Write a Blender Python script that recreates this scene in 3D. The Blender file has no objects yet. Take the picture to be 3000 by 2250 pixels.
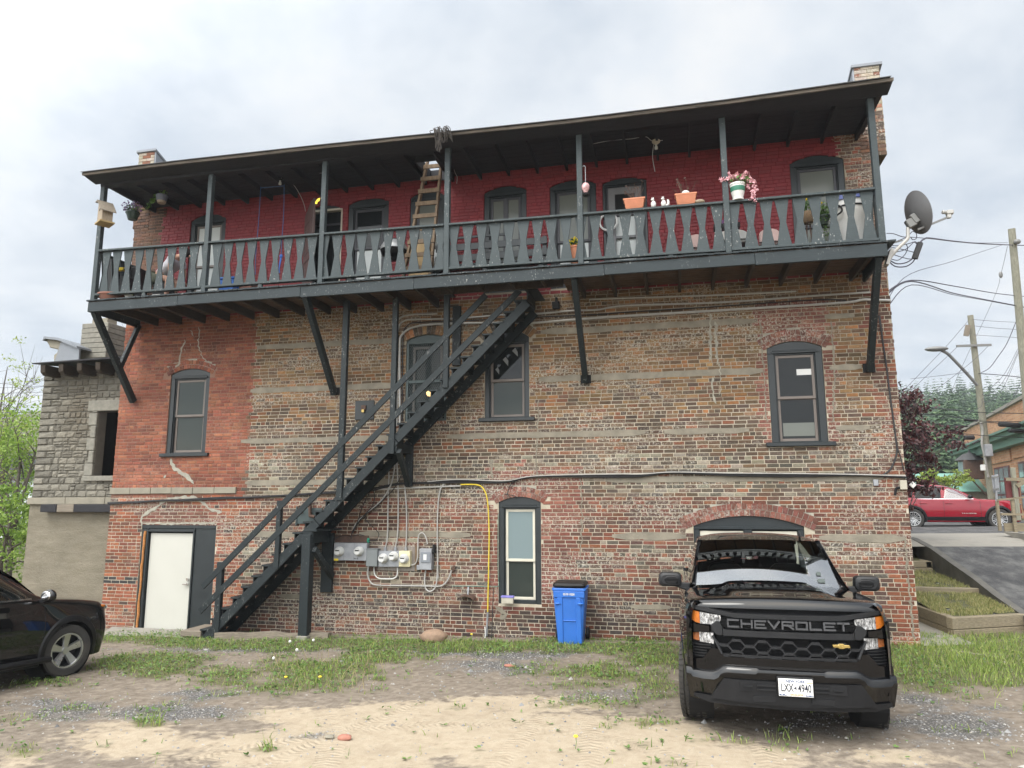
import bpy, bmesh, math, random
from mathutils import Vector, Matrix, Euler, noise
R=math.radians; rnd=random.Random(7)
sc=bpy.context.scene; COL=sc.collection
sin,cos,pi,sqrt=math.sin,math.cos,math.pi,math.sqrt
# ---------------------------------------------------------------- camera
YAW,PITCH,ROLL,F=R(12.85),R(9.24),R(-.11),2100.
CAM=Vector((0,-13.5,2.5))
FW=Vector((-sin(YAW)*cos(PITCH),cos(YAW)*cos(PITCH),sin(PITCH)))
_rt=Vector((cos(YAW),sin(YAW),0)); _up=_rt.cross(FW)
RT=_rt*cos(ROLL)+_up*sin(ROLL); UP=_up*cos(ROLL)-_rt*sin(ROLL)
cd=bpy.data.cameras.new('camera'); co=bpy.data.objects.new('camera',cd); COL.objects.link(co)
mw=Matrix((RT,UP,-FW)).transposed().to_4x4(); mw.translation=CAM; co.matrix_world=mw
cd.sensor_width=36; cd.lens=F/3000*36; cd.clip_start=.1; cd.clip_end=5000; sc.camera=co
def ray(x,y): return FW*F+RT*(x-1500)-UP*(y-1125)
def P(x,y,Y=0.,k=3000/2212):           # survey helper: direction (x,y) met with the plane y=Y
    d=ray(x*k,y*k); return CAM+d*((Y-CAM.y)/d.y)
def V(z,x,y,Y=0.): return P(z[0]+x/z[2],z[1]+y/z[2],Y,1)
def PD(x,y,D,k=3000/2212):             # at a given distance ahead
    d=ray(x*k,y*k); return CAM+d*(D/F)
def PZ(x,y,z,k=3000/2212):
    d=ray(x*k,y*k); return CAM+d*((z-CAM.z)/d.z)
def sstep(a,b,t):
    t=max(0,min(1,(t-a)/(b-a))); return t*t*(3-2*t)
def gz(x,y):
    yy=max(-30,min(y,0)); xx=max(-25,min(x,14))
    z=.06+.0184*xx-.0245*yy
    z+=sstep(3.2,9,y)*1.12*sstep(2,4,x)
    if y>40: z+=(1.2-z)*sstep(40,90,y)
    return z
def PG(x,y,k=3000/2212):               # on the sloping yard
    d=ray(x*k,y*k); n=Vector((-.0184,.0245,1)); t=(.06-n.dot(CAM))/n.dot(d)
    return CAM+d*t
ZA=(0,400,2.212);ZB=(800,350,2.212);ZC=(1700,150,2.212);ZD=(0,900,2.212);ZE=(800,900,2.212);ZF=(1700,850,2.212)
ZG=(2400,500,3.318);ZH=(2500,1150,2.074);ZI=(550,1450,3.686);ZJ=(1150,800,3.687);ZK=(850,1200,3.318);ZL=(900,1500,3.687)
ZM=(1650,500,4.424);ZN=(2150,500,4.424);ZO=(860,550,5.027);ZP=(1300,550,5.53);ZQ=(250,650,3.16);ZR=(250,1350,3.016);ZS=(2600,900,2.37);ZT=(2780,1180,3.77);ZU=(960,1560,6.506);ZV=(2500,550,5.531);ZW=(0,900,2.0743)
# ---------------------------------------------------------------- objects
ORG={}
def thing(name,label,cat,loc=(0,0,0),rotz=0,group=None,world=True,rotx=0):
    o=bpy.data.objects.new(name,None); COL.objects.link(o); o.location=loc; o.rotation_euler=(rotx,0,rotz)
    o.empty_display_size=.2; ORG[o.name]=Vector(loc) if world else Vector((0,0,0))
    tag(o,label,cat,group); return o
def tag(o,label=None,cat=None,group=None,kind=None):
    if label:o['label']=label
    if cat:o['category']=cat
    if group:o['group']=group
    if kind:o['kind']=kind
    return o
def rootof(o):
    while o.parent: o=o.parent
    return o
def copy_tree(o,parent=None):
    c=o.copy(); COL.objects.link(c)
    if parent: c.parent=parent
    for ch in list(o.children): copy_tree(ch,c)
    return c
class MB:
    def __init__(s): s.v=[];s.f=[];s.c=[];s.mi=[];s.col=None;s.m=0
    def add(s,vs,fs):
        n=len(s.v); s.v+=[tuple(v) for v in vs]
        for f in fs: s.f.append([n+i for i in f]); s.c.append(s.col); s.mi.append(s.m)
        return s
    def box(s,x0,x1,y0,y1,z0,z1):
        return s.add([(x0,y0,z0),(x1,y0,z0),(x1,y1,z0),(x0,y1,z0),(x0,y0,z1),(x1,y0,z1),(x1,y1,z1),(x0,y1,z1)],
         [(0,3,2,1),(4,5,6,7),(0,1,5,4),(1,2,6,5),(2,3,7,6),(3,0,4,7)])
    def cb(s,c,d,rot=None):
        c=Vector(c);h=[t/2 for t in d];m=rot.to_matrix() if isinstance(rot,Euler) else (rot or Matrix.Identity(3))
        vs=[c+m@Vector((a*h[0],b*h[1],e*h[2])) for a,b,e in((-1,-1,-1),(1,-1,-1),(1,1,-1),(-1,1,-1),(-1,-1,1),(1,-1,1),(1,1,1),(-1,1,1))]
        return s.add(vs,[(0,3,2,1),(4,5,6,7),(0,1,5,4),(1,2,6,5),(2,3,7,6),(3,0,4,7)])
    def bar(s,p,q,w,h,side=(0,1,0)):      # w along 'side', h across
        p=Vector(p);q=Vector(q);d=(q-p).normalized();a=Vector(side);a=(a-d*a.dot(d))
        if a.length<1e-4:a=d.orthogonal()
        a.normalize();b=d.cross(a);vs=[]
        for e in(p,q):
            for i,j in((-1,-1),(1,-1),(1,1),(-1,1)): vs.append(e+a*(i*w/2)+b*(j*h/2))
        return s.add(vs,[(0,3,2,1),(4,5,6,7),(0,1,5,4),(1,2,6,5),(2,3,7,6),(3,0,4,7)])
    def tube(s,pts,r,n=6,cap=True,closed=False):
        pts=[Vector(p) for p in pts];N=len(pts);rs=r if isinstance(r,(list,tuple)) else [r]*N
        vs=[];a=None
        for i,p in enumerate(pts):
            if closed: d=pts[(i+1)%N]-pts[i-1]
            else: d=pts[min(i+1,N-1)]-pts[max(i-1,0)]
            if d.length<1e-9:d=Vector((0,0,1))
            d.normalize()
            a=(d.orthogonal() if a is None else a-d*a.dot(d))
            if a.length<1e-5:a=d.orthogonal()
            a.normalize();b=d.cross(a)
            for k in range(n): t=2*pi*k/n; vs.append(p+(a*cos(t)+b*sin(t))*rs[i])
        fs=[]
        for i in range(N if closed else N-1):
            j=(i+1)%N
            for k in range(n): fs.append((i*n+k,i*n+(k+1)%n,j*n+(k+1)%n,j*n+k))
        if cap and not closed: fs+= [tuple(range(n))[::-1],tuple((N-1)*n+k for k in range(n))]
        return s.add(vs,fs)
    def cyl(s,p,q,r0,r1=None,n=12): return s.tube([p,q],[r0,r0 if r1 is None else r1],n)
    def lathe(s,prof,c=(0,0,0),n=16,axis=None,a0=0,a1=2*pi):
        c=Vector(c);m=Matrix.Identity(3)
        if axis is not None: m=Vector((0,0,1)).rotation_difference(Vector(axis)).to_matrix()
        full=abs(a1-a0-2*pi)<1e-6;K=n if full else n+1;vs=[]
        for r,z in prof:
            for k in range(K): t=a0+(a1-a0)*k/n; vs.append(c+m@Vector((r*cos(t),r*sin(t),z)))
        fs=[]
        for i in range(len(prof)-1):
            for k in range(n): fs.append((i*K+k,i*K+(k+1)%K,(i+1)*K+(k+1)%K,(i+1)*K+k))
        return s.add(vs,fs)
    def prism(s,poly,o,u,v,w):            # poly in (u,v) from o, extruded by vector w
        o,u,v,w=Vector(o),Vector(u),Vector(v),Vector(w);n=len(poly)
        vs=[o+u*a+v*b for a,b in poly];vs+=[p+w for p in vs]
        return s.add(vs,[tuple(range(n))[::-1],tuple(range(n,2*n))]+[(i,(i+1)%n,n+(i+1)%n,n+i) for i in range(n)])
    def grid(s,rows,closed=False):
        n=len(rows[0]);vs=[p for r in rows for p in r];fs=[]
        for i in range(len(rows)-1):
            for k in range(n if closed else n-1): fs.append((i*n+k,i*n+(k+1)%n,(i+1)*n+(k+1)%n,(i+1)*n+k))
        return s.add(vs,fs)
    def ball(s,c,r,n=8,m=5):
        r=Vector(r) if not isinstance(r,(int,float)) else Vector((r,r,r));c=Vector(c);vs=[];fs=[]
        for i in range(m+1):
            t=pi*i/m
            for k in range(n): q=2*pi*k/n; vs.append(c+Vector((r.x*sin(t)*cos(q),r.y*sin(t)*sin(q),r.z*cos(t))))
        for i in range(m):
            for k in range(n): fs.append((i*n+k,(i+1)*n+k,(i+1)*n+(k+1)%n,i*n+(k+1)%n))
        return s.add(vs,fs)
    def build(s,name,mat,parent=None,bevel=0,smooth=False,org=None,seg=1,sub=0,ang=30):
        me=bpy.data.meshes.new(name)
        o0=org if org is not None else (ORG.get(rootof(parent).name,Vector()) if parent else None)
        if parent is None and org is None:
            n=max(1,len(s.v)); o0=Vector((sum(v[0] for v in s.v)/n,sum(v[1] for v in s.v)/n,min(v[2] for v in s.v)))
        o0=Vector(o0)
        me.from_pydata([(v[0]-o0.x,v[1]-o0.y,v[2]-o0.z) for v in s.v],[],s.f)
        ms=mat if isinstance(mat,(list,tuple)) else [mat]
        for m in ms: me.materials.append(m)
        if len(ms)>1: me.polygons.foreach_set('material_index',s.mi)
        if any(c is not None for c in s.c):
            at=me.color_attributes.new('Col','FLOAT_COLOR','CORNER');buf=[]
            for c,f in zip(s.c,s.f):
                c=c or (1,1,1); buf+=[c[0],c[1],c[2],1]*len(f)
            at.data.foreach_set('color',buf)
        if smooth: me.polygons.foreach_set('use_smooth',[True]*len(s.f))
        me.update()
        ob=bpy.data.objects.new(name,me);COL.objects.link(ob)
        if parent: ob.parent=parent
        else: ob.location=o0
        if sub:
            md=ob.modifiers.new('sub','SUBSURF');md.levels=md.render_levels=sub
        if bevel:
            md=ob.modifiers.new('bev','BEVEL');md.width=bevel;md.segments=seg;md.limit_method='ANGLE';md.angle_limit=R(ang)
        if smooth and not sub:
            try: me.set_sharp_from_angle(angle=R(40))
            except Exception: pass
        return ob
def inst(src,parent,loc=None,scale=None,rot=None,label=None):
    o=src.copy();COL.objects.link(o);o.parent=parent
    if loc is not None:o.location=loc
    if scale is not None:o.scale=scale
    if rot is not None:o.rotation_euler=rot
    return o
def text_mb(s,size,ext=.002,bold=0.,sx=1.):
    c=bpy.data.curves.new('t','FONT');c.body=s;c.size=size;c.extrude=ext;c.offset=bold;c.align_x='CENTER';c.align_y='CENTER';c.resolution_u=3
    o=bpy.data.objects.new('t',c);COL.objects.link(o);dg=bpy.context.evaluated_depsgraph_get()
    me=bpy.data.meshes.new_from_object(o.evaluated_get(dg))
    vs=[(v.co.x*sx,v.co.y,v.co.z) for v in me.vertices];fs=[tuple(p.vertices) for p in me.polygons]
    bpy.data.objects.remove(o);bpy.data.meshes.remove(me);return vs,fs
def put_text(mb,s,size,o,u,v,ext=.002,bold=0.,sx=1.):
    vs,fs=text_mb(s,size,ext,bold,sx);o,u,v=Vector(o),Vector(u).normalized(),Vector(v).normalized();w=u.cross(v)
    mb.add([o+u*a+v*b+w*c for a,b,c in vs],fs)
# ---------------------------------------------------------------- materials
class G:
    def __init__(s,name):
        s.m=bpy.data.materials.new(name);s.m.use_nodes=True;s.t=s.m.node_tree;s.t.nodes.clear()
    def n(s,ty,props=None,**inp):
        nd=s.t.nodes.new('ShaderNode'+ty)
        for k,v in (props or {}).items(): setattr(nd,k,v)
        for k,v in inp.items():
            k2=k.replace('_',' ')
            if k[0]=='i' and k[1:].isdigit(): so=nd.inputs[int(k[1:])]
            else: so=nd.inputs[k2]
            s.set(so,v)
        return nd
    def set(s,so,v):
        if isinstance(v,bpy.types.NodeSocket): s.t.links.new(v,so)
        elif v is not None:
            if so.type=='RGBA' and len(v)==3: v=(*v,1)
            so.default_value=v
    def pos(s): return s.n('NewGeometry').outputs['Position']
    def obj(s): return s.n('TexCoord').outputs['Object']
    def rpi(s): return s.n('NewGeometry').outputs['Random Per Island']
    def attr(s,a='Col'): return s.n('Attribute',{'attribute_name':a}).outputs['Color']
    def noise(s,vec,scale,detail=4,rough=.55,stretch=None,dist=0):
        if stretch: vec=s.n('Mapping',None,Vector=vec,Scale=stretch).outputs[0]
        return s.n('TexNoise',None,Vector=vec,Scale=scale,Detail=detail,Roughness=rough,Distortion=dist).outputs['Fac']
    def ramp(s,fac,pts,interp='LINEAR'):
        nd=s.n('ValToRGB',None,Fac=fac);cr=nd.color_ramp;cr.interpolation=interp
        while len(cr.elements)<len(pts): cr.elements.new(.5)
        for e,(p,c) in zip(cr.elements,pts):
            e.position=p;e.color=(c,c,c,1) if isinstance(c,(int,float)) else (*c,1)
        return nd.outputs[0]
    def mix(s,fac,a,b,mode='MIX'):
        nd=s.n('Mix',{'data_type':'RGBA','blend_type':mode});s.set(nd.inputs[0],fac);s.set(nd.inputs[6],a);s.set(nd.inputs[7],b);return nd.outputs[2]
    def math(s,op,a,b=None,clamp=False):
        nd=s.n('Math',{'operation':op,'use_clamp':clamp});s.set(nd.inputs[0],a)
        if b is not None: s.set(nd.inputs[1],b)
        return nd.outputs[0]
    def sep(s,v): return s.n('SeparateXYZ',None,Vector=v).outputs
    def bump(s,h,st=.5,d=.01,nrm=None): return s.n('Bump',None,Height=h,Strength=st,Distance=d,Normal=nrm).outputs[0]
    def out(s,color,rough=.6,metal=0,normal=None,**kw):
        b=s.n('BsdfPrincipled');s.set(b.inputs['Base Color'],color);s.set(b.inputs['Roughness'],rough);s.set(b.inputs['Metallic'],metal)
        if normal is not None:s.set(b.inputs['Normal'],normal)
        for k,v in kw.items(): s.set(b.inputs[k.replace('_',' ')],v)
        o=s.n('OutputMaterial');s.t.links.new(b.outputs[0],o.inputs[0]);s.b=b;return s.m
    def surf(s,sh):
        o=s.n('OutputMaterial');s.t.links.new(sh,o.inputs[0]);return s.m
def mat(name,col,rough=.6,metal=0,var=.18,scale=6,bump=.15,bs=40,dirt=0,**kw):
    g=G(name);p=g.pos();n=g.noise(p,scale,5)
    d=tuple(c*(1-var) for c in col);l=tuple(min(1,c*(1+var)) for c in col)
    c=g.ramp(n,[(.25,d),(.75,l)])
    if dirt:
        f=g.ramp(g.noise(p,3,6,.7),[(.5,0),(.75,dirt)]);c=g.mix(f,c,(.09,.075,.055))
    nm=g.bump(g.noise(p,bs,4),bump,.01) if bump else None
    return g.out(c,g.ramp(n,[(.2,max(0,rough-.08)),(.8,min(1,rough+.08))]),metal,nm,**kw)
def paint(name,col,chips=.5,rough=.55,grain=(1,1,12),chipcol=(.42,.42,.4)):
    g=G(name);p=g.pos()
    a=g.noise(p,9,5,.6,grain);b=g.noise(p,2.3,4)
    c=g.ramp(a,[(.25,tuple(x*.72 for x in col)),(.75,tuple(x*1.3 for x in col))])
    c=g.mix(g.ramp(b,[(.35,0),(.8,.45)]),c,tuple(x*1.45 for x in col))
    if chips:
        m=g.math('MULTIPLY',g.ramp(g.noise(p,30,5,.75,(1,1,.45)),[(.60,0),(.64,1)]),g.ramp(g.noise(p,1.6,2),[(.44,0),(.62,chips*.85)]))
        c=g.mix(m,c,chipcol)
    return g.out(c,rough,0,g.bump(a,.35,.01),Specular_IOR_Level=.3)
def wood(name,c0,c1,st=(1,1,1),sc_=6,rough=.8,bump=.5):
    g=G(name);p=g.pos();a=g.noise(p,sc_,6,.65,st);b=g.noise(p,1.7,3)
    c=g.ramp(a,[(.3,c0),(.7,c1)]);c=g.mix(g.ramp(b,[(.4,0),(.8,.5)]),c,c0)
    r=g.rpi();c=g.mix(g.math('MULTIPLY',r,.45),c,tuple(x*.55 for x in c1))
    return g.out(c,rough,0,g.bump(a,bump,.012))
M={}
GREEN=(.021,.029,.033)
M['paint']=paint('dark_green_paint',GREEN,.8)
M['rail']=paint('worn_green_paint',(.040,.052,.056),.9)
M['stairp']=paint('stair_paint',(.013,.018,.020),.55)
M['trim']=mat('window_trim_paint',(.011,.016,.0185),.4,var=.2,bump=.1)
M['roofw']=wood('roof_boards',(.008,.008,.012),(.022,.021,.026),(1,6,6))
M['fascia']=wood('weathered_fascia',(.012,.011,.010),(.20,.165,.13),(.5,5,7),5)
M['joist']=wood('joist_wood',(.016,.011,.008),(.06,.04,.024),(6,1,6))
M['deckw']=wood('deck_underside',(.03,.019,.012),(.17,.10,.055),(1,9,9),4)
M['oldwood']=wood('old_grey_wood',(.10,.085,.065),(.32,.27,.21),(.4,9,9),8)
M['timber']=wood('planter_timber',(.11,.09,.06),(.36,.30,.2),(.5,5,12),6)
M['ladder']=wood('ladder_wood',(.09,.06,.035),(.27,.19,.12),(3,3,1),7)
M['pole']=wood('pole_wood',(.13,.125,.095),(.36,.35,.27),(7,7,.6),5)
M['pale']=wood('pale_wood',(.2,.15,.10),(.42,.34,.25),(8,8,1),8)
M['conc']=mat('concrete',(.25,.235,.205),.9,var=.22,scale=3,bump=.4,bs=30,dirt=.5)
M['conc_dark']=mat('stained_concrete',(.10,.095,.085),.9,var=.45,scale=2,bump=.4,bs=25)
M['mortarband']=mat('mortar_band',(.215,.192,.15),.95,var=.3,scale=4,bump=.6,bs=25)
M['whitemortar']=mat('pale_mortar_patch',(.31,.295,.245),.95,var=.25,scale=9,bump=.6)
M['limestone']=mat('limestone',(.235,.215,.17),.9,var=.18,scale=4,bump=.4)
M['galv']=mat('galvanised_metal',(.30,.31,.33),.45,.35,var=.2,scale=7,bump=.05)
M['flash']=mat('metal_flashing',(.19,.205,.23),.5,.2,var=.12,scale=3,bump=.05)
M['greybox']=mat('grey_enamel',(.17,.185,.19),.45,var=.1)
M['creambox']=mat('cream_enamel',(.62,.56,.36),.5,var=.08)
M['conduit']=mat('conduit_grey',(.40,.39,.37),.5,.2,var=.15)
M['cable']=mat('black_cable',(.012,.012,.014),.5,var=.2)
M['wire']=mat('grey_wire',(.045,.04,.06),.6,var=.2,bump=0)
M['white']=mat('white_plastic',(.62,.62,.60),.4,var=.05,bump=.03)
M['doorw']=mat('white_door',(.47,.465,.42),.45,var=.04,scale=2,bump=.03)
M['black']=mat('black_plastic',(.007,.007,.008),.5,var=.2,bump=.1,bs=120,Specular_IOR_Level=.3)
M['satin']=mat('satin_black_trim',(.012,.0125,.014),.42,var=.15,bump=.15,bs=200,Specular_IOR_Level=.35)
M['rubber']=mat('tyre_rubber',(.034,.032,.03),.85,var=.25,bump=.3,bs=60,dirt=.35)
M['alloy']=mat('alloy_rim',(.50,.50,.50),.3,.85,var=.08)
M['chrome']=mat('chrome',(.75,.75,.76),.12,1,var=.03,bump=0)
M['amber']=mat('amber_lens',(.46,.13,.012),.15,var=.3,scale=60,bump=.6,bs=120)
M['amberd']=mat('dark_amber_lens',(.30,.10,.03),.15,var=.3,scale=60,bump=.6,bs=120)
M['gold']=mat('gold_emblem',(.42,.30,.10),.25,.6,var=.1)
M['terra']=mat('terracotta',(.50,.20,.11),.75,var=.15)
M['terrad']=mat('dark_terracotta',(.24,.11,.08),.8,var=.15)
M['yellow']=mat('yellow_plastic',(.62,.47,.04),.4,var=.05,bump=0)
M['yellowf']=mat('yellow_petals',(.85,.65,.03),.6,var=.2,bump=0)
M['pinkf']=mat('pink_petals',(.75,.42,.46),.7,var=.3,scale=40,bump=0)
M['purplef']=mat('purple_petals',(.2,.1,.25),.7,var=.3,scale=40,bump=0)
M['stone']=mat('boulder_stone',(.26,.175,.12),.85,var=.25,scale=12,bump=.5)
M['skin']=mat('skin',(.48,.27,.19),.5,var=.08,bump=.05)
M['shirt']=mat('white_shirt',(.55,.55,.6),.9,var=.15,scale=10,bump=.3,bs=15)
M['olive']=mat('olive_cloth',(.10,.11,.08),.9,var=.2,bump=.3)
M['blue']=mat('blue_plastic',(.035,.15,.52),.35,var=.1,scale=3,bump=.04)
M['bluerope']=mat('blue_rope',(.04,.085,.2),.8,var=.2)
M['cushion']=mat('pale_pink_cushion',(.55,.40,.38),.9,var=.1)
M['card']=mat('cardboard',(.45,.32,.17),.9,var=.12)
M['lidgrey']=mat('grey_lid',(.3,.31,.32),.35,.3,var=.1)
M['rust']=mat('rusty_metal',(.10,.06,.045),.8,.2,var=.4,scale=15)
M['redsign']=mat('red_board',(.12,.02,.02),.6,var=.15)
M['dish']=mat('dish_grey',(.14,.14,.145),.45,.1,var=.08,bump=.02)
M['lamp']=mat('street_lamp_metal',(.17,.17,.165),.5,.3)
def emit(name,col,st):
    g=G(name);return g.surf(g.n('Emission',None,Color=col,Strength=st).outputs[0])
M['glow']=emit('lit_bulb',(1,.66,.28),1.3)
def glassd(name,col=(.012,.014,.015),rough=.03,coat=0.,var=0,**k):
    g=G(name);p=g.pos();n=g.bump(g.noise(p,1.3,2),.025,.02)
    return g.out(col,rough,0,n,IOR=1.5,Specular_IOR_Level=.26,**k)
M['glass']=glassd('dark_window_glass')
M['glassg']=glassd('greenish_dark_glass',(.03,.038,.034))
M['shade']=glassd('window_shade_behind_glass',(.14,.15,.135),.12)
M['shadew']=glassd('white_shade_behind_glass',(.52,.55,.54),.12)
M['shadeb']=glassd('blind_behind_glass',(.17,.22,.23),.1)
M['dark']=mat('dark_interior',(.006,.006,.007),.9,var=.1,bump=0)
def carglass(name,tint=(.55,.62,.6)):
    g=G(name);fr=g.n('Fresnel',None,IOR=1.55).outputs[0]
    fr=g.math('ADD',g.math('MULTIPLY',fr,3.4),.04,True)   # both faces of laminated glass reflect
    a=g.n('BsdfTransparent',None,Color=tint).outputs[0];b=g.n('BsdfGlossy',None,Color=(1,1,1),Roughness=.01).outputs[0]
    mx=g.n('MixShader',None,Fac=fr);g.t.links.new(a,mx.inputs[1]);g.t.links.new(b,mx.inputs[2]);return g.surf(mx.outputs[0])
M['cglass']=carglass('car_glass')
def carpaint(name,col,coat=1.,fl=.12):
    g=G(name);p=g.pos();n=g.noise(p,500,2);c=g.mix(g.ramp(n,[(.55,0),(.75,fl)]),col,tuple(min(1,x*3+.02) for x in col))
    d=g.ramp(g.noise(p,4,6,.75),[(.5,.015),(.8,.06)])
    return g.out(c,.6,0,None,Coat_Weight=coat,Coat_Roughness=d,Coat_IOR=1.55,Specular_IOR_Level=.0)
M['cblack']=carpaint('black_car_paint',(.0025,.0025,.003))
M['cdark']=carpaint('dark_brown_car_paint',(.006,.0058,.0062),1.,.2)
M['cred']=carpaint('red_car_paint',(.22,.005,.016),1.,.2)
def lens():
    g=G('headlamp_lens');p=g.pos();n=g.noise(p,70,4,.8,(1,1,.35))
    c=g.ramp(n,[(.35,(.02,.02,.02)),(.5,(.3,.3,.3)),(.62,(.85,.85,.85))])
    return g.out(c,.12,.3,g.bump(n,.8,.01),Coat_Weight=1.)
M['lens']=lens()
def leafmat(name,cols,rough=.55,trans=.25):
    g=G(name);r=g.rpi();c=g.ramp(r,[(i/(len(cols)-1),k) for i,k in enumerate(cols)])
    d=g.n('BsdfPrincipled');g.set(d.inputs['Base Color'],c);g.set(d.inputs['Roughness'],rough)
    t=g.n('BsdfTranslucent',None,Color=c);mx=g.n('MixShader',None,Fac=trans)
    g.t.links.new(d.outputs[0],mx.inputs[1]);g.t.links.new(t.outputs[0],mx.inputs[2]);return g.surf(mx.outputs[0])
M['leaf']=leafmat('bright_leaves',[(.10,.18,.025),(.21,.33,.05),(.32,.44,.085)],trans=.4)
M['leafd']=leafmat('mid_green_leaves',[(.035,.08,.015),(.08,.17,.03),(.14,.25,.05)])
M['leafy']=leafmat('yellow_green_leaves',[(.15,.22,.03),(.27,.36,.06),(.38,.45,.10)],trans=.4)
M['maple']=leafmat('burgundy_leaves',[(.018,.008,.012),(.06,.018,.022),(.12,.035,.035)],.45,.15)
M['conif']=leafmat('conifer_needles',[(.012,.035,.018),(.03,.07,.03),(.05,.10,.04)],.7,.1)
M['grass']=leafmat('grass_blades',[(.08,.14,.025),(.17,.26,.045),(.27,.36,.075),(.36,.37,.13)],.6,.3)
M['bedgrass']=leafmat('dry_bed_grass',[(.14,.17,.045),(.28,.28,.10),(.40,.35,.17)],.7,.2)
M['weed']=leafmat('weed_leaves',[(.05,.11,.025),(.11,.20,.045),(.17,.27,.07)],.5,.25)
M['straw']=leafmat('dry_stalks',[(.3,.25,.13),(.45,.38,.2)],.8,.1)
M['bark']=wood('bark',(.045,.035,.028),(.14,.115,.09),(4,4,1),9)
def pebm():
    g=G('gravel_stones');r=g.rpi();c=g.ramp(r,[(0,(.12,.12,.125)),(.5,(.24,.24,.24)),(.8,(.30,.29,.275)),(1,(.36,.335,.29))]);return g.out(c,.85)
M['pebble']=pebm()
def vcol(name,rough=.9,n1=.35,bs=35,bst=.6,white=True):
    g=G(name);p=g.pos();c=g.attr();a=g.noise(p,16,5,.7);b=g.noise(p,70,3,.7)
    c=g.mix(1,c,g.ramp(a,[(.2,1-n1),(.8,1+n1)]),'MULTIPLY')
    c=g.mix(g.ramp(b,[(.55,0),(.8,.5)]),c,(.05,.04,.035))
    if white:
        q=g.sep(p);redz=g.math('MULTIPLY',g.math('LESS_THAN',q[0],-8.8),g.math('GREATER_THAN',q[2],2.6))
        w=g.math('MULTIPLY',g.math('SUBTRACT',1.,g.math('MULTIPLY',redz,.8)),g.math('MULTIPLY',g.ramp(g.noise(p,26,5,.75),[(.50,0),(.60,.8)]),g.ramp(g.noise(p,1.1,3,.6,(.35,1,1.4)),[(.45,0),(.60,1)])))
        c=g.mix(w,c,(.46,.43,.37))
    return g.out(c,rough,0,g.bump(b,bst,.006,g.bump(a,.5,.02)))
M['brick']=vcol('old_brick')
M['redpaintbrick']=vcol('red_painted_brick',.6,.15,30,.4,False)
M['ashlar']=vcol('rock_faced_stone',.95,.3,25,1.,False)
def mort():
    g=G('lime_mortar');p=g.pos();a=g.noise(p,2.2,5,.6);b=g.noise(p,30,4)
    c=g.ramp(a,[(.3,(.31,.266,.195)),(.55,(.43,.382,.30)),(.8,(.53,.482,.395))])
    z=g.sep(p)[2];x=g.sep(p)[0]
    red=g.math('MULTIPLY',g.ramp(z,[(0,0),(1,1)]),0)
    # repointed old red section has a reddish joint
    f=g.math('MULTIPLY',g.math('LESS_THAN',x,-8.75),g.math('GREATER_THAN',z,2.6));c=g.mix(g.ramp(z,[(.40,0),(.47,.4)]) if 0 else g.math('MULTIPLY',g.math('GREATER_THAN',z,4.3),.35),c,(.17,.14,.10));c=g.mix(g.math('MULTIPLY',f,.8),c,(.20,.09,.06))
    f2=g.math('MULTIPLY',g.math('GREATER_THAN',z,6.62),g.math('MULTIPLY',g.math('GREATER_THAN',x,-11.3),g.math('LESS_THAN',x,3.1)))
    c=g.mix(f2,c,(.15,.014,.018))
    return g.out(c,.95,0,g.bump(b,.7,.01))
M['mortar']=mort()
# ---------------------------------------------------------------- sky and light
w=bpy.data.worlds.new('World');sc.world=w;w.use_nodes=True;nt=w.node_tree;nt.nodes.clear()
class GW(G):
    def __init__(s,t): s.t=t
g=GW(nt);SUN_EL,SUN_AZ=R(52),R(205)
sky=g.n('TexSky',{'sky_type':'NISHITA','sun_disc':False,'sun_elevation':SUN_EL,'sun_rotation':SUN_AZ,'dust_density':3.})
tc=g.n('TexCoord').outputs['Generated'];x,y,z=g.sep(tc)
zc=g.math('MAXIMUM',z,0.)
inv=g.math('DIVIDE',1.,g.math('ADD',zc,.22))
cv=g.n('CombineXYZ',None,X=g.math('MULTIPLY',x,inv),Y=g.math('MULTIPLY',y,inv),Z=0).outputs[0]
n1=g.noise(cv,1.15,6,.55,dist=.35);n2=g.noise(cv,3.2,6,.6)
nn=g.math('ADD',g.math('MULTIPLY',n1,.72),g.math('MULTIPLY',n2,.28))
cl=g.ramp(nn,[(.32,(.50,.58,.69)),(.43,(.66,.73,.82)),(.52,(.83,.88,.94)),(.62,(1.,1.,1.))])
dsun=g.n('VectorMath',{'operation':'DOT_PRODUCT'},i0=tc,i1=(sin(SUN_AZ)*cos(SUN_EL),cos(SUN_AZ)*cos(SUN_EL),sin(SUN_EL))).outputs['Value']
lift=g.math('ADD',.60,g.math('MULTIPLY',g.math('POWER',g.math('MAXIMUM',dsun,0.),2.),3.5))   # overcast lift added toward the sun behind the camera, to light the facade
cl=g.mix(g.math('POWER',g.math('MAXIMUM',dsun,0.),1.5),cl,g.mix(1,cl,(1.,.93,.83),'MULTIPLY'))   # warm tint added there too, so the facade light is less blue
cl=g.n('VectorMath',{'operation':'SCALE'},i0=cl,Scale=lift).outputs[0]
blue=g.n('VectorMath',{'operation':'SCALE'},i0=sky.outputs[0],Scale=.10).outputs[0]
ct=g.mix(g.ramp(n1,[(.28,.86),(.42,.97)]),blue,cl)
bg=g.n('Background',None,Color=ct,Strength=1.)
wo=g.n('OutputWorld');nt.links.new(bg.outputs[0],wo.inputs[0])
sd=bpy.data.lights.new('sun','SUN');sd.energy=1.0;sd.angle=R(25);sd.color=(1,.96,.9)
so=bpy.data.objects.new('sun',sd);COL.objects.link(so)
dv=Vector((sin(SUN_AZ)*cos(SUN_EL),cos(SUN_AZ)*cos(SUN_EL),sin(SUN_EL)))
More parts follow.
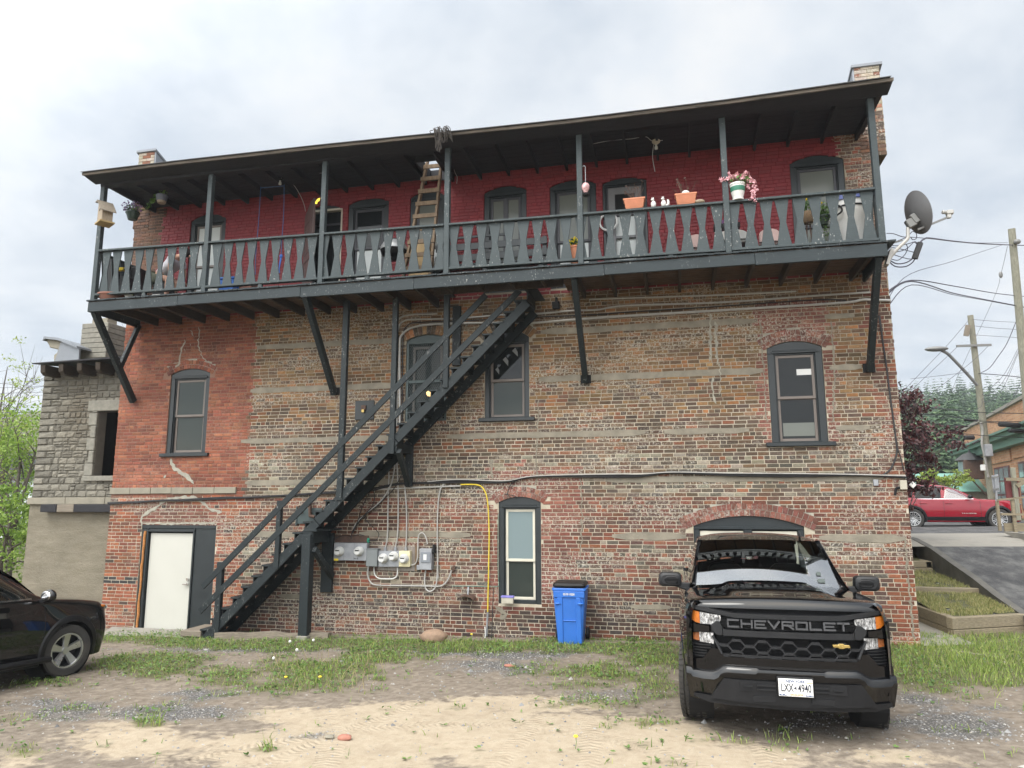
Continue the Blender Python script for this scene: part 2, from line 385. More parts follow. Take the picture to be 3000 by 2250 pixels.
so.rotation_euler=dv.to_track_quat('Z','Y').to_euler();so.location=(0,-20,30)
vs=sc.view_settings;sc.display_settings.display_device='sRGB';vs.view_transform='Standard';vs.look='None';vs.exposure=.72;vs.gamma=1
# ---------------------------------------------------------------- main brick building
BX0,BX1=-12.06,3.80;ZTOP=9.34
BLD=thing('brick_building','three storey brick building with dark green window trim and red painted top storey','building',(-4.1,0,0))
def hole(xl,xr,z0,zs,zc): return dict(x0=xl,x1=xr,z0=z0,zs=zs,zc=zc)
def hz(zn,xl,xr,yb,ys,yc,xm=None,zbot=None,dx=0):
    a=V(zn,xl,ys);b=V(zn,xr,ys-(2 if xr>xl else 0));xm=(xl+xr)/2 if xm is None else xm
    return hole(a.x+dx,b.x,(V(zn,xm,yb).z if zbot is None else zbot),(a.z+b.z)/2,V(zn,xm,yc).z)
H={}
H['W1']=hz(ZD,1110,1362,945,432,398)
H['W2']=hz(ZE,1395,1658,712,190,158,1610)
H['W2']['x0']=V(ZE,1370,700).x;H['W2']['zs']=V(ZE,1655,190).z;H['W2']['zc']=H['W2']['zs']+.17
H['W3']=hz(ZF,1207,1566,985,372,330)
H['W4']=hz(ZE,1462,1735,1650,1265,1228);H['W4']['z0']=V(ZL,2110,990).z
H['gate']=hz(ZJ,150,592,1600,718,660)
H['garage']=hz(ZF,733,1450,1600,1530,1463,zbot=-.1)
H['door']=hz(ZR,503,1160,1500,563,562);H['door']['zc']=H['door']['zs'];H['door']['z0']=-.14
FL=6.62
U=lambda zn,xl,xr,ys,yc,xm=None: hz(zn,xl,xr,ys,ys,yc,xm,FL)
H['A']=U(ZA,1238,1465,540,500);H['Bo']=U(ZO,185,725,330,250,520);H['B']=U(ZO,812,1405,225,150)
H['C']=U(ZB,890,1112,500,462);H['D']=U(ZB,1367,1642,466,430);H['E']=U(ZB,1792,2092,425,392)
H['F']=U(ZM,505,1078,140,90);H['Gw']=U(ZC,1354,1706,712,672)
def iv(h,z):
    if z<h['z0'] or z>h['zc']: return None
    xm,hw=(h['x0']+h['x1'])/2,(h['x1']-h['x0'])/2
    if z<=h['zs']: return xm-hw,xm+hw
    k=hw*sqrt(max(0,1-(z-h['zs'])/(h['zc']-h['zs']+1e-6)));return xm-k,xm+k
def archz(h,x):
    xm,hw=(h['x0']+h['x1'])/2,(h['x1']-h['x0'])/2;return h['zs']+(h['zc']-h['zs'])*(1-((x-xm)/hw)**2)
ARCH=[('W1',.19,2),('W2',.20,1),('W3',.22,2),('W4',.20,2),('gate',.20,1),('garage',.23,2)]
def in_arch(x,z):
    for k,t,_ in ARCH:
        h=H[k]
        if h['x0']-.12<x<h['x1']+.12 and z>h['zs']-.1:
            xx=min(max(x,h['x0']),h['x1'])
            if z<archz(h,xx)+t: return True
    return False
PX0,PX1=-11.33,3.12
def painted(x,z): return z>FL-.1 and PX0<x<PX1
def jitc(c,r,k=.22):
    f=1+r.uniform(-k,k);return tuple(max(.004,v*f*(1+r.uniform(-.06,.06))) for v in c)
PAL=dict(red=[(.21,.062,.037),(.24,.078,.044),(.175,.051,.033),(.26,.098,.056),(.14,.043,.031)],
 lowred=[(.24,.072,.038),(.20,.062,.036),(.11,.05,.036),(.28,.10,.048),(.16,.052,.034),(.22,.07,.04)],
 tan=[(.16,.092,.045),(.22,.125,.058),(.095,.062,.04),(.27,.115,.045),(.13,.077,.042),(.07,.05,.036),(.20,.112,.055)],
 mid=[(.07,.052,.04),(.115,.068,.043),(.20,.07,.035),(.05,.042,.036),(.15,.093,.057),(.085,.055,.042)],
 pale=[(.07,.053,.044),(.22,.19,.15),(.05,.044,.040),(.13,.08,.058),(.26,.23,.185),(.085,.058,.045),(.06,.05,.044)],
 redmix=[(.18,.053,.033),(.15,.05,.035),(.06,.042,.037),(.21,.075,.036),(.13,.047,.034),(.09,.052,.04),(.075,.05,.04)],
 dark=[(.075,.042,.034),(.045,.037,.034),(.13,.047,.034),(.16,.068,.04),(.062,.041,.034),(.028,.028,.03)],
 pink=[(.18,.064,.048),(.15,.053,.041),(.21,.088,.066),(.13,.052,.042)],
 brown=[(.12,.068,.048),(.095,.054,.042),(.15,.072,.048),(.075,.05,.041)])
for k_ in PAL: PAL[k_]=[(a,b_*1.0,c*.93) for a,b_,c in PAL[k_]]
def palat(x,z,r):
    jx=x+r.uniform(-.12,.12);jz=z+r.uniform(-.12,.12)
    if z>FL-.1: return 'brown' if jx<0 else ('brown' if r.random()<.7 else 'red')
    h4,h3=H['W4'],H['W3']
    if h4['x0']-.28<jx<h4['x1']+.75 and .5<jz<3.15: return 'pink'
    if h3['x0']-.16<x<h3['x1']+.17 and h3['z0']-.05<z<h3['zc']+.75: return 'pink'
    if jx>BX1-.42: return 'redmix' if jz>1.2 else 'lowred'
    if H['door']['x0']-.15<jx<H['door']['x1']+.2 and 1.9<jz<2.45: return 'pink'
    if jx<-8.75 and z>2.66: return 'red'
    if jx<-8.75: return 'lowred' if r.random()<.9 else 'dark'
    if z>4.75: return 'tan'
    if z>4.05: return 'tan' if r.random()<.6 else 'mid'
    if z>3.35: return 'mid'
    if z>2.55: return 'pale' if r.random()<.6 else 'mid'
    if z>1.75: return 'redmix'
    if z>.95: return 'redmix' if r.random()<.55 else 'pale'
    return 'dark' if r.random()<.7 else 'redmix'
def bricks(mb,mbp,x0,x1,z0,z1,seed=3,hr=.0718,yf=0.,filt=None,xjit=True):
    r=random.Random(seed);row=0;z=z0
    holes=list(H.values())
    while z<z1:
        zm=z+hr/2;head=(row%6==3);L=.108 if head else .213
        cuts=[iv(h,zm) or iv(h,zm+.02) for h in holes];cuts=[c for c in cuts if c]
        x=x0-(0 if row%2 else L/2)-(r.uniform(0,.03))
        while x<x1:
            l=L*(1+r.uniform(-.07,.07)) if not head else L*(1+r.uniform(-.05,.05))
            if not head and r.random()<.06:l*=.5
            a,b=x+.006,x+l-.006;x+=l
            ea=a<x0+.02;eb=b>x1-.02
            a=max(a,x0-(r.uniform(-.006,.012) if xjit else 0));b=min(b,x1+(r.uniform(-.006,.012) if xjit else 0))
            segs=[(a,b)]
            for c0,c1 in cuts:
                ns=[]
                for p,q in segs:
                    if q<=c0 or p>=c1: ns.append((p,q))
                    else:
                        if p<c0: ns.append((p,c0-.004))
                        if q>c1: ns.append((c1+.004,q))
                segs=ns
            for p,q in segs:
                if q-p<.03: continue
                xm=(p+q)/2
                if in_arch(xm,zm): continue
                if filt and not filt(xm,zm): continue
                pt=painted(xm,zm);t=mbp if pt else mb
                if pt: t.col=jitc((.20,.017,.023),r,.10)
                else:
                    pk=PAL[palat(xm,zm,r)];mn=[sum(q[i] for q in pk)/len(pk) for i in range(3)];c=r.choice(pk);lf=1+.5*noise.noise(Vector((xm*.9,zm*1.6,3)))+.3*noise.noise(Vector((xm*2.6,zm*3.5,9)));c=jitc([(a*.68+b*.32)*lf for a,b in zip(c,mn)],r,.16)
                    if -12.1<xm<-11.1 and .78<zm<.95 and r.random()<.8:c=(.03,.028,.028)
                    t.col=c
                d=.004+r.uniform(0,.006)*(0.5 if pt else 1);e=.005
                j=lambda k=.0028:r.uniform(-k,k)
                zb,zt=z+.006,z+hr-.006
                vs=[(p+j(),yf,zb+j()),(q+j(),yf,zb+j()),(q+j(),yf,zt+j()),(p+j(),yf,zt+j()),
                    (p+e+j(),yf-d+j(.001),zb+e),(q-e+j(),yf-d+j(.001),zb+e),(q-e+j(),yf-d+j(.001),zt-e),(p+e+j(),yf-d+j(.001),zt-e)]
                t.add(vs,[(4,5,6,7),(0,1,5,4),(1,2,6,5),(2,3,7,6),(3,0,4,7)])
        z+=hr;row+=1
wallb,wallp,arcm=MB(),MB(),MB()
bricks(wallb,wallp,BX0,BX1,-.45,ZTOP)
# mortar bed with the openings, arched heads and reveals
def wallplane(mb,x0,x1,z0,z1,y,holes,dep):
    xs=sorted({x0,x1,*[h['x0'] for h in holes],*[h['x1'] for h in holes]});zs=sorted({z0,z1,*[h['z0'] for h in holes],*[h['zc'] for h in holes]})
    xs=[v for v in xs if x0<=v<=x1];zs=[v for v in zs if z0<=v<=z1]
    for i in range(len(xs)-1):
        for k in range(len(zs)-1):
            xm,zm=(xs[i]+xs[i+1])/2,(zs[k]+zs[k+1])/2
            if any(h['x0']<xm<h['x1'] and h['z0']<zm<h['zc'] for h in holes): continue
            mb.add([(xs[i],y,zs[k]),(xs[i+1],y,zs[k]),(xs[i+1],y,zs[k+1]),(xs[i],y,zs[k+1])],[(0,1,2,3)])
    for h in holes:
        N=14;ar=[(h['x0']+(h['x1']-h['x0'])*i/N) for i in range(N+1)];az=[archz(h,a) for a in ar]
        if h['zc']-h['zs']>.01:
            for i in range(N): mb.add([(ar[i],y,az[i]),(ar[i+1],y,az[i+1]),(ar[i+1],y,h['zc']),(ar[i],y,h['zc'])],[(0,1,2,3)])
        out=[(h['x0'],h['z0'])]+list(zip(ar,az))+[(h['x1'],h['z0'])]
        mb.grid([[(a,y,b) for a,b in out],[(a,y+dep,b) for a,b in out]])
        mb.add([(h['x0'],y,h['z0']),(h['x1'],y,h['z0']),(h['x1'],y+dep,h['z0']),(h['x0'],y+dep,h['z0'])],[(0,1,2,3)])
mo=MB();wallplane(mo,BX0,BX1,-.5,ZTOP,0,list(H.values()),.16)
D=9.
for x in(BX0,BX1): mo.add([(x,0,-.5),(x,D,-.5),(x,D,ZTOP),(x,0,ZTOP)],[(0,1,2,3)])
mo.add([(BX0,D,-.5),(BX1,D,-.5),(BX1,D,ZTOP),(BX0,D,ZTOP)],[(0,1,2,3)])
nB=len(wallb.f)
for f,c,v in((mo.f,mo.c,mo.v),):
    k=len(wallb.v);wallb.v+=v;wallb.f+=[[i+k for i in q] for q in f];wallb.c+=c;wallb.mi+=[1]*len(f)
wallb.build('wall',[M['brick'],M['mortar']],BLD)
wallp.build('painted_wall',M['redpaintbrick'],BLD)
b=MB();b.box(BX0,BX1,.3,D,ZTOP,ZTOP+.05);b.build('roof',M['conc_dark'],BLD)
b=MB();b.box(BX0+.3,BX1-.3,.17,D-.2,-.3,ZTOP-.1);b.build('interior',M['dark'],BLD)
# voussoir arches
ra=random.Random(5)
for k,t,rings in ARCH:
    h=H[k];xm,hw=(h['x0']+h['x1'])/2,(h['x1']-h['x0'])/2;rise=h['zc']-h['zs'];Rr=(hw*hw+rise*rise)/(2*rise);cz=h['zc']-Rr;th=math.asin(min(1,hw/Rr))+.07
    mb=MB();mm=MB()
    for q in range(rings):
        r0=Rr+q*t/rings;r1=r0+t/rings-.008;n=max(6,int(2*th*r0/.082))
        for i in range(n):
            a0=-th+2*th*i/n+.006/r0*.8;a1=-th+2*th*(i+1)/n-.006/r0*.8
            mb.col=jitc(ra.choice(PAL['pink' if k in('W3','W4','garage') else 'red' if k=='W1' else 'tan']),ra,.3)
            y=-.008-ra.uniform(0,.006)
            pts=[(xm+sin(a)*r,y,cz+cos(a)*r) for a,r in((a0,r0),(a1,r0),(a1,r1),(a0,r1))]
            mb.add(pts+[(p[0],.02,p[2]) for p in pts],[(3,2,1,0),(0,1,5,4),(1,2,6,5),(2,3,7,6),(3,0,4,7)])
    N=24;mm.m=1
    arc=[[(xm+sin(-th+2*th*i/N)*r,-.002,cz+cos(-th+2*th*i/N)*r) for i in range(N+1)] for r in(Rr,Rr+t+.03)]
    k0=len(mb.v);mb.m=1;mb.col=(.4,.38,.32);mb.grid(arc);mb.build('arch',[M['brick'],M['whitemortar']],BLD)
# concrete / mortar bands with ragged ends
rb=random.Random(9)
def band(x0,x1,z,h,m='mortarband',y=-.0125,name='mortar_band',rag=.2):
    mb=MB();x=x0;N=max(4,int((x1-x0)/.22));top=[];bot=[]
    for i in range(N+1):
        xx=x0+(x1-x0)*i/N;e=min(1,i,(N-i))*.5+.5
        top.append((xx,y+rb.uniform(0,.003),z+h/2*e*(1+rb.uniform(-rag,rag))));bot.append((xx,y+rb.uniform(0,.003),z-h/2*e*(1+rb.uniform(-rag,rag))))
    mb.grid([bot,top]);mb.grid([top,[(a,.0,c+.004) for a,b_,c in top]]);mb.grid([[(a,.0,c-.004) for a,b_,c in bot],bot])
    return mb.build(name,M[m],BLD)
zb=[V(ZF,1000,205).z,V(ZF,600,545).z,V(ZF,600,918).z,V(ZF,1000,1224).z,V(ZF,400,1595).z]
print('bands',[round(v,2) for v in zb])
xd=-8.8
for x0,x1,z,h in((xd+.1,-5.35,zb[0],.13),(-2.5,1.5,zb[0],.14),(2.7,3.2,zb[0],.12),(xd,-5.4,zb[1],.13),(-2.55,1.6,zb[1],.14),(2.72,3.25,zb[1],.12),
    (xd-.15,-5.0,zb[2],.12),(-4.4,-.55,zb[2],.13),(-.2,1.3,zb[2],.12),(2.75,3.3,zb[2],.11),(xd,-5.4,zb[3],.12),(-4.3,-3.2,zb[3]-.02,.09),(-1.3,3.45,zb[3],.12),
    (xd+.1,-7.0,zb[4]-.02,.12),(-6.2,-3.9,zb[4],.13),(-1.2,.12,zb[4],.15),(2.35,3.68,zb[4],.15),(-7.9,-7.2,.62,.1),(-.9,-.2,.62,.1)):
    band(x0,x1,z,h*.86)
b=MB();b.col=None
xa,xb_=BX0-.03,V(ZD,1535,1180).x;z0,z1=V(ZD,900,1212).z,V(ZD,900,1170).z
for i in range(6):
    p=xa+(xb_-xa)*i/6;b.box(p+.004,p+(xb_-xa)/6-.004,-.035-.004*(i%2),.05,z0+.004*(i%3),z1)
b.build('stone_band',M['limestone'],BLD,bevel=.008)
# mortar repair lines following the cracks
def crack(pts,zn,w=.035,m='whitemortar',y=-.0125,name='mortar_repair'):
    mb=MB();prev=None
    q=[]
    for a,c in zip(pts[:-1],pts[1:]):
        A,C=V(zn,*a),V(zn,*c);n=max(2,int((C-A).length/.05))
        for i in range(n):
            t=i/n;p=A.lerp(C,t);q.append(Vector((round((p.x)/.05)*.05*.5+p.x*.5+rb.uniform(-.02,.02),y,p.z+rb.uniform(-.012,.012))))
    L_,R_=[],[]
    for i,p in enumerate(q):
        d=(q[min(i+1,len(q)-1)]-q[max(i-1,0)]);d=Vector((-d.z,0,d.x)).normalized()*w*rb.uniform(.18,.55)*(.25 if i in(0,len(q)-1) else 1);L_.append(p-d);R_.append(p+d*rb.uniform(.7,1.2))
    mb.grid([L_,R_]);mb.build(name,M[m],BLD)
crack([(1295,125),(1285,240),(1320,330),(1375,390)],ZD);crack([(1240,150),(1260,200)],ZD);crack([(1205,210),(1180,270),(1160,380),(1120,395)],ZD,.05)
crack([(1190,270),(1210,300)],ZD,.05);crack([(1230,240),(1250,255)],ZD,.05)
crack([(1110,980),(1130,1040),(1200,1090),(1250,1130),(1270,1165)],ZD,.09);crack([(1080,1085),(1055,1125)],ZD,.06);crack([(1185,1110),(1180,1140)],ZD,.06)
crack([(500,490),(610,420),(740,330),(960,320),(1110,430),(1230,460)],ZR,.08);crack([(500,490),(505,600)],ZR,.07);crack([(510,556),(1160,552)],ZR,.05)
crack([(1720,600),(1700,1180)],ZE,.03,'mortarband');crack([(1420,985),(1420,1130)],ZE,.07,'mortarband');crack([(2000,1100),(1995,1650)],ZE,.03,'mortarband')
crack([(1165,210),(1190,560),(1215,880)],ZF,.03,'mortarband');crack([(1620,200),(1650,560),(1635,880)],ZF,.035,'mortarband')
crack([(600,500),(640,900),(660,1150),(680,1450)],(2450,1400,3.016),.04,'mortarband')
for pts in([(845,150),(840,480)],[(860,560),(865,640),(875,760)],[(880,200),(885,500)],[(905,470),(905,700)]): crack(pts,ZF,.05 if pts[0][0]<885 else .02)
crack([(2030,1020),(2150,1100),(2060,1180)],ZL,.12,'mortarband')
# ---- windows and doors
M['sashb']=mat('taupe_sash',(.155,.13,.115),.5,var=.08,bump=.05)
M['sashc']=mat('cream_sash',(.55,.52,.43),.5,var=.08,bump=.05)
M['sashw']=mat('white_sash',(.62,.62,.6),.5,var=.08,bump=.05)
M['sashd']=mat('dark_sash',(.04,.04,.048),.5,var=.1,bump=.05)
def window(h,sash='sashb',up='glass',lo='glass',split=.5,sill=True,cas=.085,head=.10,mull=0,y=.045,bot=.02,name='window',lab=None,part=None):
    x0,x1,z0=h['x0']+.003,h['x1']-.003,h['z0'];zh=h['zs']-head
    b=MB();N=12
    for a,c in((x0,x0+cas),(x1-cas,x1)): b.box(a,c,y-.025,y+.10,z0,zh)
    for a,c in((x0+cas,x0+cas+.02),(x1-cas-.02,x1-cas)): b.box(a,c,y,y+.10,z0,zh)
    ar=[(x0+(x1-x0)*i/N) for i in range(N+1)]
    b.prism([(x0,zh),(x1,zh)]+[(a,min(archz(h,a),h['zc'])-.003) for a in ar[::-1]],(0,y-.022,0),(1,0,0),(0,0,1),(0,.11,0))
    b.box(x0+cas*.6,x1-cas*.6,y-.045,y-.023,zh-.0,zh+.035);b.box(x0+cas*.8,x1-cas*.8,y-.034,y-.023,zh+.035,zh+.06)
    b.box(x0+cas,x1-cas,y+.001,y+.09,zh-.03,zh)
    if bot: b.box(x0+cas,x1-cas,y,y+.09,z0,z0+bot)
    fr=b.build(name,M['trim'],BLD,bevel=.006)
    if lab: fr['label']=lab
    a0,a1,c0,c1=x0+cas+.02,x1-cas-.02,z0+bot,zh-.03;zm=c0+(c1-c0)*(1-split);s=.05
    b=MB()
    def ring(p,q,u,v,yy,s=s):
        b.box(p,p+s,yy,yy+.03,u,v);b.box(q-s,q,yy,yy+.03,u,v);b.box(p+s,q-s,yy,yy+.03,u,u+s);b.box(p+s,q-s,yy,yy+.03,v-s,v)
    ring(a0,a1,zm-.02,c1,y+.022);ring(a0,a1,c0,zm+.02,y+.054)
    if mull: xm=(a0+a1)/2;b.box(xm-.05,xm+.05,y+.015,y+.05,c0,c1)
    b.build('sash',M[sash],fr,bevel=.004)
    MB().box(a0+s*.5,a1-s*.5,y+.034,y+.040,zm,c1-s*.5).build('pane',M[up],fr)
    MB().box(a0+s*.5,a1-s*.5,y+.066,y+.072,c0+s*.5,zm).build('pane',M[lo],fr)
    if sill:
        MB().box(x0-.11,x1+.11,-.07,y+.1,z0-.075,z0-.002).build('sill',M['trim'],fr,bevel=.008)
    return fr
wf=window(H['W1'],up='glassg',lo='glassg',cas=.10)
M['greysticker']=mat('grey_sticker',(.2,.21,.21),.4,bump=0)
wf=window(H['W2'],up='glass',lo='glassg')
b=MB()
for q in([(1290,840),(1325,805),(1350,850),(1352,900)],[(1190,935),(1220,905),(1250,945),(1248,1005)],[(1110,1040),(1135,1015),(1152,1050),(1150,1095)]):
    pts=[V(ZJ,*p,.07) for p in q];b.add(pts,[(0,1,2,3)])
    b.v[-4:]=[(v[0],.0775,v[2]) for v in b.v[-4:]]
b.build('window_sticker',M['greysticker'],wf)
wf=window(H['W3'],up='glass',lo='glass',cas=.12)
p0,p1=V(ZF,1405,508),V(ZF,1503,543);MB().box(p0.x,p1.x,.0745,.0785,p1.z,p0.z).build('window_sticker',M['white'],wf)
p0,p1=V(ZF,1318,858),V(ZF,1530,940);MB().box(p0.x,p1.x,.1065,.1105,p1.z,p0.z).build('window_shade',M['shade'],wf)
wf=window(H['W4'],sash='sashc',up='shadeb',lo='glassg',cas=.10,split=.57,sill=False,bot=.07)
for k,s,u,l,ml,sp in(('A','sashb','shadew','shadew',0,.5),('B','sashd','glass','shadew',0,.45),('C','sashd','shade','shadew',0,.5),('D','sashd','shade','shade',1,.5),('E','sashd','shade','shadew',0,.55),('Gw','sashd','shade','shade',0,.6)):
    window(H[k],sash=s,up=u,lo=l,mull=ml,split=sp,sill=False,cas=.11,head=.09,bot=.12)
# glazed door F
h=H['F'];fr=window(dict(h),sash='sashd',up='dark',lo='shadew',split=.30,sill=False,cas=.05,head=.05,bot=.1,name='door',lab='grey glazed door onto the balcony')
x0,x1=h['x0']+.11,h['x1']-.11
M['greydoor']=mat('grey_door',(.14,.14,.145),.5,var=.06)
b=MB();zt=h['zs']-.1
for a,c,u,v in((x0,x0+.13,FL+.05,zt),(x1-.13,x1,FL+.05,zt),(x0+.13,x1-.13,FL+.05,FL+.3),(x0+.13,x1-.13,zt-.14,zt),(x0+.13,x1-.13,FL+.95,FL+1.0)): b.box(a,c,.04,.066,u,v)
b.build('door_leaf',M['greydoor'],fr,bevel=.004)
# open door Bo : dark doorway with pale frame and a leaf swung out
h=H['Bo'];b=MB();x0,x1=h['x0'],h['x1'];zt=h['zs']-.02
b.box(x1-.05,x1,.02,.12,FL,zt);b.box(x0,x0+.05,.02,.12,FL,zt);b.box(x0,x1,.02,.12,zt,zt+.05)
fr=b.build('door',M['sashc'],BLD,bevel=.004);fr['label']='open door with pale frame and dark doorway'
N=10;b=MB();b.prism([(x0,zt+.05),(x1,zt+.05)]+[(x0+(x1-x0)*(1-i/N),archz(h,x0+(x1-x0)*(1-i/N))-.003) for i in range(N+1)],(0,.03,0),(1,0,0),(0,0,1),(0,.08,0));b.build('transom',M['trim'],fr)
MB().box(x0+.05,x1-.05,.13,.14,FL,zt).build('doorway',M['glass'],fr)
MB().box(x0+.05,x1-.05,.10,.128,zt-.30,zt-.26).build('rail',M['sashd'],fr)
M['browndoor']=mat('brown_door',(.10,.065,.06),.5,var=.12)
q=Vector((x0+.03,.0,0));d=Vector((.55,-.62,0)).normalized();e=q+d*.80
b=MB();b.prism([(0,FL+.03),(.80,FL+.03),(.80,zt+.02),(.5,zt+.06),(0,zt-.12)],q,d,(0,0,1),Vector((d.y,-d.x,0))*.045);lf=b.build('door_leaf',M['browndoor'],fr,bevel=.004)
b=MB();nn_=Vector((d.y,-d.x,0))
for u0,u1,v0,v1 in((.12,.68,.25,.9),(.12,.68,1.05,1.75)):
    o=q+nn_*.046
    for a,c,s,t in((u0,u1,v0,v0+.03),(u0,u1,v1-.03,v1),(u0,u0+.03,v0,v1),(u1-.03,u1,v0,v1)): b.prism([(a,FL+s),(c,FL+s),(c,FL+t),(a,FL+t)],o,d,(0,0,1),nn_*.01)
b.build('moulding',M['browndoor'],lf)
MB().ball(q+d*.74+nn_*.08+Vector((0,0,FL+1.)),.03).build('handle',M['black'],lf)
# white ground floor door
h=H['door'];xl,xr=V(ZR,515,1485,.05).x,V(ZR,905,1495,.05).x;zt=V(ZR,780,640,.05).z;zb0=V(ZR,700,1487,.05).z
b=MB();b.box(h['x0']+.003,xl-.02,.01,.14,h['z0'],zt+.10);b.box(xl-.02,xr+.05,.01,.14,zt+.03,zt+.10);b.box(h['x0']+.003,h['x1']-.003,-.004,.14,zt+.101,h['zs']-.004)
b.box(xr+.05,h['x1']-.003,.015,.14,h['z0'],zt+.10);b.box(xr+.011,xr+.05,-.01,.14,h['z0'],zt+.10);b.box(xl-.06,xl-.02,-.012,.0099,h['z0'],zt+.10);b.box(xl-.06,xr+.05,-.0125,.0099,zt+.0301,zt+.07)
fr=b.build('door',M['trim'],BLD,bevel=.005);fr['label']='plain white ground floor door in a dark green frame'
lf=MB().box(xl,xr,.05,.09,zb0,zt).build('door_leaf',M['doorw'],fr,bevel=.004)
b=MB()
MB().cyl((xr-.07,.05,zb0+1.02),(xr-.07,.0,zb0+1.02),.024,.028,10).build('deadbolt',M['chrome'],lf)
b.cyl((xr-.07,.05,zb0+.92),(xr-.07,.0,zb0+.92),.024,.028,10)
b.bar((xr-.07,.0,zb0+.92),(xr-.16,.0,zb0+.92),.02,.02)
b.build('handle',M['chrome'],lf)
MB().box(xl-.02,xr+.02,-.02,.12,h['z0']-.02,zb0-.012).build('threshold',M['galv'],fr)
b=MB();p=V(ZR,530,620);q=V(ZR,455,1490);b.tube([p.lerp(q,t/14)+Vector((rb.uniform(-.012,.012),-.004,0)) for t in range(15)],[.018+rb.uniform(0,.012) for _ in range(15)],6)
b.build('foam_seal',mat('orange_foam',(.40,.17,.05),.9,var=.4,scale=30,bump=.8),fr)
# garage door
h=H['garage'];b=MB();x0,x1=h['x0']+.003,h['x1']-.003;N=16;zh=h['zs']-.06
b.prism([(x0,zh),(x1,zh)]+[(x0+(x1-x0)*(1-i/N),archz(h,x0+(x1-x0)*(1-i/N))-.003) for i in range(N+1)],(0,.04,0),(1,0,0),(0,0,1),(0,.1,0))
for a in(x0,x1-.1,(x0+x1)/2-.07): b.box(a,a+(.1 if a!=(x0+x1)/2-.07 else .14),.03,.14,h['z0'],zh)
b.box(x0,x1,.02,.039,zh-.0,zh+.05)
fr=b.build('garage_door',M['trim'],BLD,bevel=.006);b=MB()
xm=(x0+x1)/2
for a,c in((x0+.1,xm-.07),(xm+.07,x1-.1)): b.box(a+.005,c-.005,.06,.10,h['z0'],zh-.03)
b.build('door_leaf',M['sashc'],fr,bevel=.006)
# screened door with lit lamp behind
h=H['gate'];x0,x1=h['x0']+.003,h['x1']-.003;zh=h['zs']-.03;b=MB();N=12;z0=h['z0']
b.prism([(x0,zh),(x1,zh)]+[(x0+(x1-x0)*(1-i/N),archz(h,x0+(x1-x0)*(1-i/N))-.003) for i in range(N+1)],(0,.05,0),(1,0,0),(0,0,1),(0,.08,0))
zm=V(ZJ,300,1170).z
for a,c,u,v in((x0,x0+.05,z0,zh),(x1-.05,x1,z0,zh),(x0+.05,x1-.05,zh-.05,zh),(x0+.05,x1-.05,z0,z0+.05),(x0+.05,x1-.05,zm-.03,zm+.03)): b.box(a,c,.02,.06,u,v)
M['screen']=mat('screen_door_paint',(.05,.072,.072),.5)
fr=b.build('screen_door',M['screen'],BLD,bevel=.004);b=MB();s=.042
k=-60
import itertools
a0,a1,c0,c1=x0+.05,x1-.05,z0+.05,zh-.05
for sg in(1,-1):
    t=-4.
    while t<5:
        # line z=c0+t+sg*1.8*(x-a0)
        pts=[]
        for xx in(a0,a1):
            zz=c0+t+sg*1.8*(xx-a0);pts.append((xx,zz))
        (xa_,za),(xb2,zb2)=pts
        def cl(zv): return a0+(zv-c0-t)/(sg*1.8)
        if max(za,zb2)>c0 and min(za,zb2)<c1:
            if za<c0: xa_,za=cl(c0),c0
            if za>c1: xa_,za=cl(c1),c1
            if zb2<c0: xb2,zb2=cl(c0),c0
            if zb2>c1: xb2,zb2=cl(c1),c1
            if abs(xa_-xb2)>.005: b.bar((xa_,.035,za),(xb2,.035,zb2),.004,.006)
        t+=.075
b.build('wire_mesh',M['screen'],fr)
b=MB();ring=lambda *a:None
for a,c,u,v in((x0+.12,x0+.17,z0,zh-.1),(x1-.17,x1-.12,z0,zh-.1),(x0+.17,x1-.17,zh-.15,zh-.1)): b.box(a,c,.09,.13,u,v)
lf=b.build('inner_door',M['sashb'],fr)
MB().box(x0,x1,.14,.15,z0,h['zc']).build('pane',M['glass'],lf)
p=V(ZJ,400,1305,.08);b=MB();b.lathe([(0,-.05),(.04,-.045),(.065,-.01),(.07,.03),(.04,.06),(0,.065)],p,14);b.build('lamp',M['glow'],fr,smooth=True)
